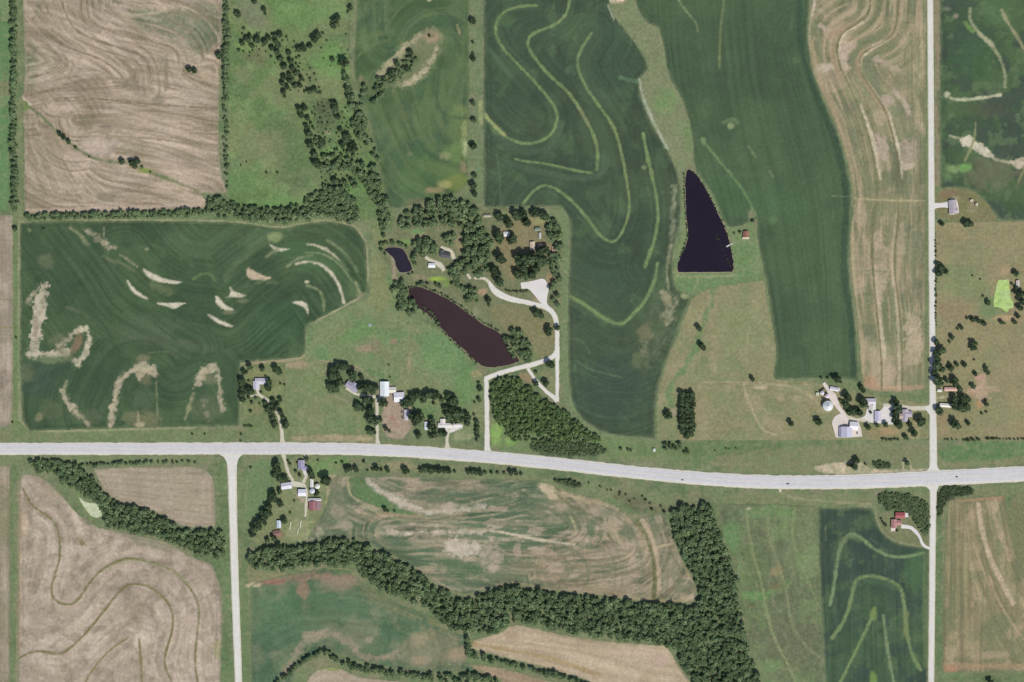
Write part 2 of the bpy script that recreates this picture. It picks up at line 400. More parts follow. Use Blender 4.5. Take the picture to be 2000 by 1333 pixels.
# ------------------------------------------------------------------ the ground sheet
G_ROAD = (112, 127, 88); G_DRY = (140, 136, 103); G_TAN = (165, 150, 122); G_LUSH = (98, 130, 82)
PALE = (188, 174, 152); SAND = (201, 184, 156)
ground_ops = [
    mottle((128, 134, 98), 60, 0.42, 0.62, 0.8), mottle((95, 118, 78), 24, 0.50, 0.66, 0.7, 3),
    mottle((140, 134, 106), 30, 0.56, 0.70, 0.6, 8),
    # verge strips beside the highway
    patch([(-140, 840), (470, 838), (735, 852), (735, 868), (-140, 868)], (114, 130, 86), 0.9),
    patch([(-140, 887), (430, 887), (425, 910), (-140, 906)], (122, 134, 92), 0.9),
    patch([(560, 851), (640, 849), (728, 851), (728, 864), (560, 863)], (172, 156, 122), 0.9, rough=3),
    patch([(660, 905), (790, 900), (1000, 925), (1180, 950), (1320, 965), (1380, 985), (1310, 1005), (1200, 975), (1080, 940), (760, 925)], (122, 130, 92), 0.9),
    patch([(1180, 950), (1290, 985), (1330, 1000), (1230, 1000)], (104, 102, 76), 0.6),
    patch([(740, 905), (800, 900), (830, 915), (760, 920)], (155, 145, 112), 0.8),
    patch([(1283, 862), (1460, 860), (1570, 868), (1560, 885), (1480, 905), (1290, 895)], (102, 125, 80), 0.9),
    patch([(1400, 880), (1830, 862), (1830, 912), (1590, 925), (1400, 922)], (130, 132, 95), 0.9),
    patch([(1587, 914), (1605, 909), (1630, 904), (1665, 902), (1682, 900), (1690, 910), (1702, 917), (1760, 919), (1815, 915), (1818, 922), (1700, 928), (1630, 927), (1598, 921)], SAND, 1.0, 2, 2),
    patch([(1835, 862), (2140, 860), (2140, 895), (1960, 905), (1840, 912)], (94, 128, 78), 0.95),
    patch([(1840, 905), (2000, 893), (2140, 880), (2140, 900), (2000, 905), (1840, 916)], (140, 136, 100), 0.8),
    patch([(1835, 955), (2000, 945), (2140, 935), (2140, 970), (1960, 968), (1850, 975), (1835, 1100)], (126, 130, 92), 0.8),
    patch([(1400, 960), (1590, 965), (1700, 965), (1700, 990), (1400, 985)], (125, 132, 92), 0.9),
    stroke([(1520, 955), (1524, 968), (1600, 980), (1700, 985)], 4, (165, 158, 122), 0.8),
    patch([(1828, 960), (1842, 975), (1838, 1320), (1826, 1320)], (98, 120, 80), 0.9),
    stroke([(1764, 916), (1764, 899), (1777, 898), (1779, 916)], 2.5, (196, 186, 150), 0.9, 1, 0.6),
    patch([(1755, 965), (1815, 965), (1812, 985), (1770, 985)], (140, 136, 104), 0.7),
    # verges of the side roads
    patch([(418, 900), (446, 895), (452, 1333), (455, 1473), (432, 1473), (436, 1100)], (100, 122, 80), 0.9),
    patch([(470, 900), (485, 960), (480, 1070), (490, 1200), (492, 1473), (472, 1473)], (104, 126, 82), 0.9),
    stroke([(486, 1150), (490, 1250), (493, 1400)], 3, (138, 138, 102), 0.7),
    stroke([(22, 915), (26, 1100), (24, 1333), (24, 1470)], 9, (110, 128, 84), 0.9),
    stroke([(36, 940), (37, 1100), (33, 1333)], 4, (156, 140, 112), 0.8),
    stroke([(30, 425), (31, 640), (30, 840)], 9, (108, 128, 80), 0.9),
    stroke([(38, 430), (37, 640), (38, 838)], 3, (158, 160, 122), 0.8),
    patch([(26, 820), (50, 825), (60, 845), (25, 850)], (110, 132, 84), 0.9),
    stroke([(42, 0), (46, 60), (45, 190), (48, 300), (46, 415)], 8, (108, 122, 84), 0.85),
    stroke([(24, -140), (23, 410)], 10, (96, 118, 76), 0.8),
    # pale headland line round the western crop field
    stroke([(40, 436), (200, 431), (330, 431), (475, 434), (545, 448), (600, 434), (640, 430), (692, 440), (706, 458), (716, 480), (720, 570), (670, 600), (599, 636), (598, 692), (584, 702), (470, 710), (467, 834), (200, 840), (60, 844), (42, 822)], 4.5, (160, 158, 122), 0.95, 1.5, 1.0),
    stroke([(470, 710), (584, 703), (600, 694)], 7, (168, 152, 122), 0.8),
    # grass lane and fence line between the two northern crop blocks
    stroke([(932, -140), (933, 200), (935, 400)], 16, (112, 130, 92), 0.95),
    stroke([(938, 200), (940, 240)], 8, (160, 165, 110), 0.8),
    # the lane east of the grove
    stroke([(1102, 410), (1104, 560), (1102, 680), (1104, 760), (1118, 800), (1150, 840), (1200, 856), (1290, 862)], 13, (116, 134, 92), 1.0),
    patch([(1000, 848), (1060, 862), (1180, 855), (1290, 864), (1290, 900), (1180, 892), (1040, 885), (960, 878), (958, 830), (975, 820)], (110, 132, 82), 0.9),
    blob(975, 838, 10, 14, (124, 164, 84), 0.7), blob(968, 850, 10, 22, (140, 180, 88), 0.8), blob(1000, 862, 14, 10, (132, 172, 86), 0.7),
    # grass waterway and pond margins between the crop blocks
    patch([(1190, -60), (1240, -60), (1262, 40), (1290, 52), (1302, 100), (1308, 150), (1335, 190), (1348, 230), (1356, 270), (1356, 330), (1340, 340), (1322, 330), (1300, 285), (1278, 250), (1250, 190), (1246, 150), (1268, 130), (1258, 105), (1232, 70), (1205, 40), (1190, 10)], (128, 136, 98), 1.0),
    mottle((118, 140, 92), 26, 0.5, 0.62, 0.35, 12), stroke([(1248, 154), (1255, 190), (1276, 238), (1303, 290)], 4, (186, 190, 166), 0.9, 1.2, 1.2, br=0.3), stroke([(1189, 12), (1201, 40)], 4, (186, 190, 166), 0.9),
    blob(1300, 200, 22, 28, (112, 145, 86), 0.7), blob(1345, 270, 10, 28, (110, 142, 84), 0.6),
    patch([(1335, 330), (1330, 470), (1312, 525), (1322, 575), (1440, 560), (1500, 545), (1480, 430), (1440, 445), (1400, 390), (1360, 335)], (120, 140, 92), 1.0),
    patch([(1318, 536), (1440, 534), (1492, 530), (1500, 560), (1420, 562), (1350, 575), (1325, 568)], (108, 136, 86), 0.9),
    stroke([(1320, 540), (1380, 541), (1440, 538)], 4, (150, 155, 110), 0.8),
    stroke([(1362, 541), (1360, 560)], 3, (160, 160, 120), 0.7),
    blob(1455, 500, 20, 30, (105, 138, 84), 0.8),
    # strip north of the wheat block and behind the tool sheds
    patch([(1610, 735), (1690, 745), (1700, 770), (1812, 768), (1812, 790), (1690, 785), (1640, 790), (1600, 760)], (112, 130, 86), 0.8),
    # south-east corner pasture and below
    patch([(1965, 960), (2140, 955), (2140, 1290), (2000, 1150), (1975, 1060)], (122, 124, 86), 0.95),
    patch([(1835, 1310), (2140, 1305), (2140, 1473), (1835, 1473)], (108, 124, 84), 0.95),
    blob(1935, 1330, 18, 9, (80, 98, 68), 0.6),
    # home ground round the southern farmstead
    patch([(480, 900), (545, 895), (550, 940), (530, 975), (505, 1020), (490, 1040), (478, 1000)], (108, 134, 88), 0.95),
    stroke([(484, 930), (479, 980), (478, 1035)], 2.5, (146, 144, 106), 0.8),
    patch([(545, 890), (660, 892), (680, 920), (640, 930), (635, 990), (610, 1050), (560, 1062), (480, 1060), (500, 1035), (530, 980)], (128, 138, 94), 0.95),
    blob(628, 915, 26, 16, (110, 145, 84), 0.8), blob(660, 900, 26, 8, (112, 146, 84), 0.7),
    patch([(562, 1015), (600, 1012), (604, 1058), (560, 1060)], (160, 160, 116), 0.6),
    stroke([(639, 950), (638, 985), (630, 1015), (600, 1022)], 3.5, (172, 168, 118), 0.8),
    stroke([(599, 970), (600, 1000), (598, 1060)], 4, (170, 166, 130), 0.8),
    patch([(575, 950), (590, 968), (600, 975), (590, 985), (576, 972)], (176, 160, 136), 0.8),
    blob(541, 1043, 11, 9, (150, 106, 88), 0.8),
    patch([(640, 925), (662, 928), (662, 950), (645, 975), (640, 950)], (176, 164, 134), 0.8),
    patch([(480, 1105), (520, 1120), (560, 1118), (540, 1135), (488, 1142)], (136, 134, 98), 0.9),
    blob(492, 1143, 10, 5, (200, 186, 152), 0.9),
    # between the west forest belt and pond, pale bank
    stroke([(150, 962), (165, 992), (180, 1012)], 8, (118, 138, 84), 0.9),
    # ground below groves
    patch([(770, 410), (940, 400), (1096, 412), (1096, 600), (1040, 700), (990, 715), (940, 640), (800, 560), (750, 540), (742, 480), (770, 450)], (118, 124, 88), 0.95),
    patch([(960, 440), (1070, 415), (1060, 500), (1000, 560), (975, 520)], (140, 130, 96), 0.9),
    patch([(960, 590), (1060, 605), (1088, 640), (1085, 690), (1045, 705), (1040, 660), (985, 645), (955, 620)], (132, 128, 92), 0.9),
    blob(855, 545, 18, 5, (150, 180, 66), 0.95), blob(870, 552, 12, 8, (120, 150, 70), 0.7),
    blob(822, 462, 16, 8, (150, 140, 106), 0.9), blob(818, 542, 14, 6, (150, 138, 110), 0.8),
    blob(790, 475, 14, 8, (124, 160, 86), 0.8), blob(815, 453, 16, 5, (104, 150, 92), 0.8),
    blob(897, 478, 8, 16, (152, 142, 108), 0.9), blob(1052, 432, 14, 7, (160, 162, 104), 0.9), blob(985, 420, 10, 6, (140, 152, 96), 0.8),
    blob(1060, 482, 14, 8, (165, 135, 112), 0.8), blob(1074, 545, 8, 14, (170, 142, 112), 0.9), blob(1078, 490, 6, 12, (170, 140, 110), 0.8),
    patch([(1042, 575), (1052, 572), (1068, 592), (1064, 602), (1042, 592)], (160, 138, 112), 0.9),
    blob(942, 570, 9, 6, (180, 150, 118), 0.9), blob(930, 610, 8, 10, (150, 146, 116), 0.5),
    patch([(1010, 735), (1030, 725), (1050, 750), (1040, 755)], (150, 130, 98), 0.9),
    patch([(1052, 730), (1085, 715), (1086, 770), (1062, 752)], (130, 134, 92), 0.9),
    patch([(738, 430), (760, 470), (755, 500), (735, 480), (724, 450)], (136, 142, 92), 0.9),
    stroke([(690, 350), (710, 375), (727, 400), (738, 440), (745, 470)], 11, (120, 138, 86), 0.9),
    stroke([(692, 356), (712, 380)], 3, (182, 172, 150), 0.9), stroke([(720, 392), (730, 412)], 4, (186, 178, 160), 0.9),
    stroke([(760, 490), (768, 505), (770, 535)], 7, (160, 145, 124), 0.9), blob(768, 545, 6, 8, (175, 155, 132), 0.8),
    # house lot in the north-east
    patch([(1828, 380), (1862, 366), (1900, 370), (1925, 392), (1946, 426), (1940, 434), (1828, 434)], (128, 124, 86), 1.0),
    blob(1850, 378, 26, 8, (132, 112, 86), 0.8), blob(1868, 388, 10, 6, (165, 158, 122), 0.7), blob(1898, 404, 8, 12, (150, 138, 110), 0.6),
    stroke([(1829, 0), (1831, 200), (1830, 360)], 9, (148, 132, 108), 0.9), stroke([(1833, 180), (1838, 240), (1834, 260)], 8, (90, 108, 78), 0.8),
    stroke([(1824, 440), (1826, 640), (1828, 860)], 6, (104, 124, 82), 0.6),
    stroke([(1811, 0), (1811, 400), (1813, 760)], 7, (118, 130, 86), 0.9),
    # top edge yard
    blob(1202, 1, 18, 5, (196, 180, 150), 0.9),
    # far western sliver green
    patch([(-140, 838), (22, 838), (22, 866), (-140, 866)], (128, 132, 94), 0.9),
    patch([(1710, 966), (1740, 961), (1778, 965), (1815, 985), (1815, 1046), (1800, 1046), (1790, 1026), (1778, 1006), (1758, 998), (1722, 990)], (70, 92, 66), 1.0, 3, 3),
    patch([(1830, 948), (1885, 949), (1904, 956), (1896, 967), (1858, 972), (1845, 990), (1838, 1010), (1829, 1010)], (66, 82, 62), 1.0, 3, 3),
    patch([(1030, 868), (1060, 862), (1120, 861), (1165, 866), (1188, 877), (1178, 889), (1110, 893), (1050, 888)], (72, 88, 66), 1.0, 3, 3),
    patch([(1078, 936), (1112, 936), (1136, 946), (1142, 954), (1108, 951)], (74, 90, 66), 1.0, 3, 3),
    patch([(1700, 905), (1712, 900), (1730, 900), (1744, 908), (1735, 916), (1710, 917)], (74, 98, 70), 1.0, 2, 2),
    # lot round the red-roofed house
    patch([(1708, 998), (1740, 1002), (1775, 1008), (1790, 1030), (1815, 1052), (1815, 1075), (1760, 1064), (1725, 1045), (1712, 1020)], (124, 128, 90), 1.0),
    stroke([(1709, 1000), (1713, 1022), (1728, 1046), (1755, 1062), (1800, 1069)], 4, (142, 146, 108), 0.9),
    # centre farm yards: bare pink-brown soil
    patch([(752, 778), (770, 785), (786, 790), (790, 830), (808, 838), (792, 845), (793, 860), (770, 858), (746, 848), (748, 800)], (172, 152, 132), 0.95, 2, 3),
    blob(767, 818, 8, 8, (165, 128, 112), 0.7), blob(773, 830, 7, 5, (160, 125, 110), 0.6),
    blob(788, 760, 10, 10, (160, 138, 118), 0.8), blob(803, 768, 7, 10, (176, 156, 128), 0.8),
    patch([(890, 842), (926, 836), (930, 858), (884, 862)], (150, 156, 112), 0.8),
    patch([(740, 860), (870, 866), (950, 876), (950, 884), (740, 868)], (122, 130, 86), 0.8),
    patch([(738, 742), (762, 744), (792, 752), (812, 764), (806, 782), (806, 836), (790, 838), (772, 800), (740, 786)], (168, 150, 130), 0.85, 3, 5),
    patch([(1600, 755), (1612, 748), (1628, 755), (1645, 790), (1656, 815), (1640, 815), (1615, 812), (1602, 800), (1603, 775)], (196, 184, 168), 0.9, 3, 4),
    blob(1636, 812, 14, 10, (186, 168, 146), 0.8),
    # headland track past the farmhouse
    stroke([(598, 700), (640, 708), (680, 708), (705, 718), (722, 738), (732, 750)], 3.5, (178, 168, 128), 0.9, 1.2, 0.8),
    stroke([(600, 694), (650, 690), (720, 692), (758, 698)], 3, (150, 150, 108), 0.7),
    stroke([(646, 771), (668, 780), (690, 795)], 2.5, (165, 160, 124), 0.8),
]
def build_ground():
    X0, X1, Y0, Y1 = -1150, 1150, -815, 815
    st = 3.0
    xs = np.arange(X0, X1 + 1, st); ys = np.arange(Y0, Y1 + 1, st)
    VX, VY = np.meshgrid(xs, ys)
    x = VX.ravel(); y = VY.ravel()
    col, h = paint(x, y, G_ROAD, ground_ops)
    idx = np.arange(len(x)).reshape(VX.shape)
    F = np.stack([idx[:-1, :-1].ravel(), idx[:-1, 1:].ravel(), idx[1:, 1:].ravel(), idx[1:, :-1].ravel()], 1)
    B = 26000.0; xa, xb, ya, yb = xs[0], xs[-1], ys[0], ys[-1]
    ring = np.array([(-B, -B), (B, -B), (B, B), (-B, B), (xa, ya), (xb, ya), (xb, yb), (xa, yb)])
    n = len(x)
    RF = np.array([[0, 1, 5, 4], [1, 2, 6, 5], [2, 3, 7, 6], [3, 0, 4, 7]]) + n
    v = np.zeros((n + 8, 3)); v[:n, 0] = x; v[:n, 1] = y; v[n:, :2] = ring
    v[:n, 2] = 0.05 * (fbm(x / 20, y / 20, 5) - 0.5)
    c = np.vstack([col, np.tile(alb(G_ROAD), (8, 1))])
    mi = np.concatenate([np.zeros(len(F)), np.ones(4)])
    me = make_mesh("ground", v, np.vstack([F, RF]), [M_GRASS, M_FAR], mi, {"cover": c})
    link("ground", me, kind='structure')
build_ground()

# ------------------------------------------------------------------ pastures, lawns and hay lots
GR = (112, 136, 86); DARKG = (75, 98, 76)
field("pasture", [(447, -140), (696, -140), (690, 20), (684, 80), (680, 130), (690, 190), (722, 260), (742, 340), (760, 420), (735, 450), (705, 430), (640, 400), (600, 408), (446, 410), (446, 200)], (103, 130, 77), [
    mottle((128, 134, 92), 70, 0.44, 0.60, 0.75, 2), mottle((98, 122, 80), 40, 0.5, 0.66, 0.7, 4), mottle((122, 150, 92), 20, 0.55, 0.7, 0.6, 6),
    patch([(460, 0), (500, 0), (520, 20), (520, 60), (490, 55), (470, 35)], (120, 128, 96), 0.9),
    blob(500, 110, 26, 16, (110, 116, 80), 0.7), blob(560, 290, 28, 70, (96, 114, 78), 0.6), blob(580, 90, 60, 40, (124, 138, 92), 0.5),
    blob(638, 228, 26, 34, (92, 102, 74), 0.95), blob(640, 260, 5, 4, (175, 160, 130), 0.8), blob(530, 300, 26, 50, (130, 136, 94), 0.6),
    stroke([(684, 20), (680, 130)], 4, (110, 112, 84), 0.8),
    blob(620, 290, 60, 60, (106, 128, 82), 0.4), blob(560, 395, 60, 12, (110, 150, 84), 0.7), blob(640, 20, 40, 22, (112, 150, 88), 0.6),
    blob(700, 280, 24, 40, (116, 134, 86), 0.6), blob(650, 120, 40, 30, (110, 150, 82), 0.7), blob(650, 300, 40, 12, (112, 152, 84), 0.7), blob(690, 370, 26, 14, (110, 148, 84), 0.7), blob(480, 90, 22, 12, (122, 148, 84), 0.7), blob(580, 30, 50, 22, (108, 142, 80), 0.6), blob(470, 350, 30, 30, (108, 142, 84), 0.6)], M_LUSH)
field("pasture", [(598, 700), (600, 640), (670, 604), (718, 584), (724, 560), (726, 470), (745, 500), (768, 540), (774, 600), (800, 615), (850, 640), (885, 672), (930, 718), (944, 735), (944, 845), (900, 850), (800, 800), (780, 760), (740, 740), (700, 715), (650, 705)], (120, 137, 92), [
    mottle((134, 138, 96), 50, 0.45, 0.60, 0.6, 5), mottle((98, 136, 82), 36, 0.5, 0.64, 0.6, 9),
    blob(740, 560, 20, 60, (132, 138, 92), 0.8), blob(650, 650, 40, 18, (130, 138, 92), 0.6, 25), blob(700, 650, 36, 14, (100, 140, 80), 0.7, 20),
    blob(715, 682, 22, 8, (160, 140, 118), 0.8), blob(770, 668, 8, 6, (155, 128, 108), 0.8), blob(735, 672, 12, 10, (140, 130, 106), 0.6),
    blob(790, 735, 20, 30, (136, 138, 98), 0.6), blob(860, 700, 46, 40, (112, 146, 92), 0.7), blob(905, 760, 20, 40, (102, 138, 82), 0.7),
    blob(800, 710, 5, 18, (165, 152, 120), 0.6), blob(760, 720, 12, 26, (136, 138, 98), 0.5), blob(930, 730, 12, 8, (160, 150, 110), 0.7)], M_LUSH)
field("lawn", [(473, 713), (555, 711), (557, 835), (550, 862), (474, 835)], (122, 134, 88), [
    mottle((106, 122, 82), 24, 0.46, 0.62, 0.7), blob(500, 730, 22, 8, (145, 145, 96), 0.6), blob(500, 800, 14, 10, (142, 138, 98), 0.6), blob(535, 765, 18, 10, (134, 144, 92), 0.7),
    blob(500, 840, 30, 12, (106, 132, 82), 0.6)], M_GRASS, smooth=0)
field("hay_lot", [(557, 712), (600, 698), (640, 708), (640, 745), (650, 775), (690, 795), (730, 815), (732, 849), (640, 847), (560, 851)], (128, 139, 94), [
    mottle((112, 132, 84), 40, 0.44, 0.62, 0.7), mottle((142, 144, 104), 22, 0.54, 0.7, 0.5, 4), blob(580, 712, 24, 9, (172, 154, 124), 0.9), blob(680, 830, 40, 14, (110, 136, 86), 0.6),
    streaks([[(560, 720), (565, 850)]], 5, 120, 0.12)], M_GRASS)
field("dry_pasture", [(1828, 436), (1960, 433), (2140, 434), (2140, 858), (1830, 858), (1828, 640)], (148, 140, 104), [
    mottle((140, 140, 98), 60, 0.46, 0.60, 0.8, 3), mottle((154, 138, 106), 40, 0.52, 0.66, 0.5, 9),
    blob(1880, 560, 50, 26, (122, 142, 92), 0.6), blob(1935, 600, 26, 28, (110, 136, 88), 0.85), blob(1870, 530, 36, 14, (118, 138, 92), 0.6), blob(1965, 528, 14, 10, (178, 155, 118), 0.7), blob(1860, 720, 24, 60, (140, 140, 98), 0.5),
    blob(1965, 622, 24, 6, (190, 160, 124), 0.8), blob(1848, 470, 40, 20, (142, 134, 98), 0.6), blob(1860, 610, 30, 18, (150, 128, 100), 0.6), blob(1890, 480, 40, 10, (128, 134, 96), 0.5), blob(1850, 850, 50, 8, (146, 134, 98), 0.5),
    patch([(1910, 735), (1924, 728), (1928, 745), (1928, 790), (1918, 795), (1905, 770), (1880, 770), (1905, 755)], (185, 158, 132), 0.95, 3, 5), blob(1913, 738, 9, 6, (190, 150, 136), 0.8), blob(1940, 760, 14, 7, (176, 154, 122), 0.7), blob(1912, 790, 6, 8, (192, 156, 110), 0.7),
    patch([(1826, 760), (1870, 755), (1868, 800), (1826, 805)], (140, 138, 100), 0.8), stroke([(1826, 778), (1842, 777), (1850, 773)], 4, (196, 184, 152), 0.9),
    patch([(1835, 808), (1858, 812), (1850, 850), (1832, 850)], (152, 132, 102), 0.7)], M_GRASS)
field("dry_pasture", [(1354, 578), (1400, 560), (1440, 556), (1492, 548), (1500, 600), (1512, 650), (1518, 690), (1510, 735), (1520, 744), (1612, 748), (1690, 770), (1812, 790), (1814, 856), (1690, 860), (1283, 860), (1284, 768), (1300, 718), (1322, 660), (1340, 612)], (143, 140, 103), [
    mottle((132, 138, 96), 60, 0.44, 0.60, 0.8, 1), mottle((160, 150, 116), 26, 0.54, 0.70, 0.6, 4), mottle((120, 136, 88), 28, 0.58, 0.72, 0.5, 7),
    blob(1450, 640, 46, 60, (136, 144, 98), 0.6), blob(1420, 830, 30, 24, (136, 130, 96), 0.5), blob(1350, 640, 16, 30, (152, 146, 108), 0.6),
    stroke([(1394, 560), (1390, 590), (1375, 630), (1362, 670), (1350, 700), (1330, 730), (1312, 745), (1303, 775), (1312, 790)], 11, (104, 136, 86), 0.85, 2.5, 3),
    stroke([(1300, 780), (1318, 800), (1328, 830), (1310, 858)], 8, (118, 138, 92), 0.7), blob(1318, 806, 7, 9, (170, 155, 130), 0.8),
    stroke([(1388, 580), (1384, 620), (1390, 640)], 6, (166, 154, 124), 0.5), stroke([(1462, 640), (1458, 690)], 5, (172, 158, 124), 0.6, br=0.5),
    stroke([(1375, 748), (1470, 748), (1540, 752), (1580, 770), (1600, 790)], 5, (182, 168, 134), 0.75, br=0.3), stroke([(1375, 750), (1400, 749), (1600, 748)], 2.5, (120, 116, 84), 0.6),
    stroke([(1452, 748), (1456, 768), (1465, 790), (1475, 815), (1490, 842), (1515, 850)], 4.5, (186, 172, 140), 0.8, br=0.3), blob(1485, 757, 12, 4, (196, 178, 146), 0.9), blob(1458, 772, 5, 6, (190, 172, 140), 0.8), blob(1525, 778, 8, 5, (178, 164, 132), 0.7), blob(1555, 780, 10, 6, (172, 160, 124), 0.6),
    stroke([(1487, 808), (1600, 825)], 2, (126, 138, 92), 0.5), stroke([(1598, 825), (1598, 858)], 3, (120, 140, 90), 0.5),
    patch([(1690, 835), (1745, 830), (1760, 850), (1700, 857)], (150, 138, 100), 0.8), blob(1735, 842, 16, 8, (176, 148, 108), 0.7),
    stroke([(1773, 805), (1786, 800), (1790, 815), (1785, 835)], 4, (178, 160, 118), 0.6),
    patch([(1780, 800), (1812, 802), (1813, 855), (1795, 855), (1800, 830)], (126, 134, 90), 0.8),
    stroke([(1776, 846), (1780, 838), (1788, 837), (1796, 843), (1797, 852), (1788, 858), (1779, 856), (1776, 848)], 2.5, (168, 160, 118), 0.8, 1, 0.6)], M_GRASS)

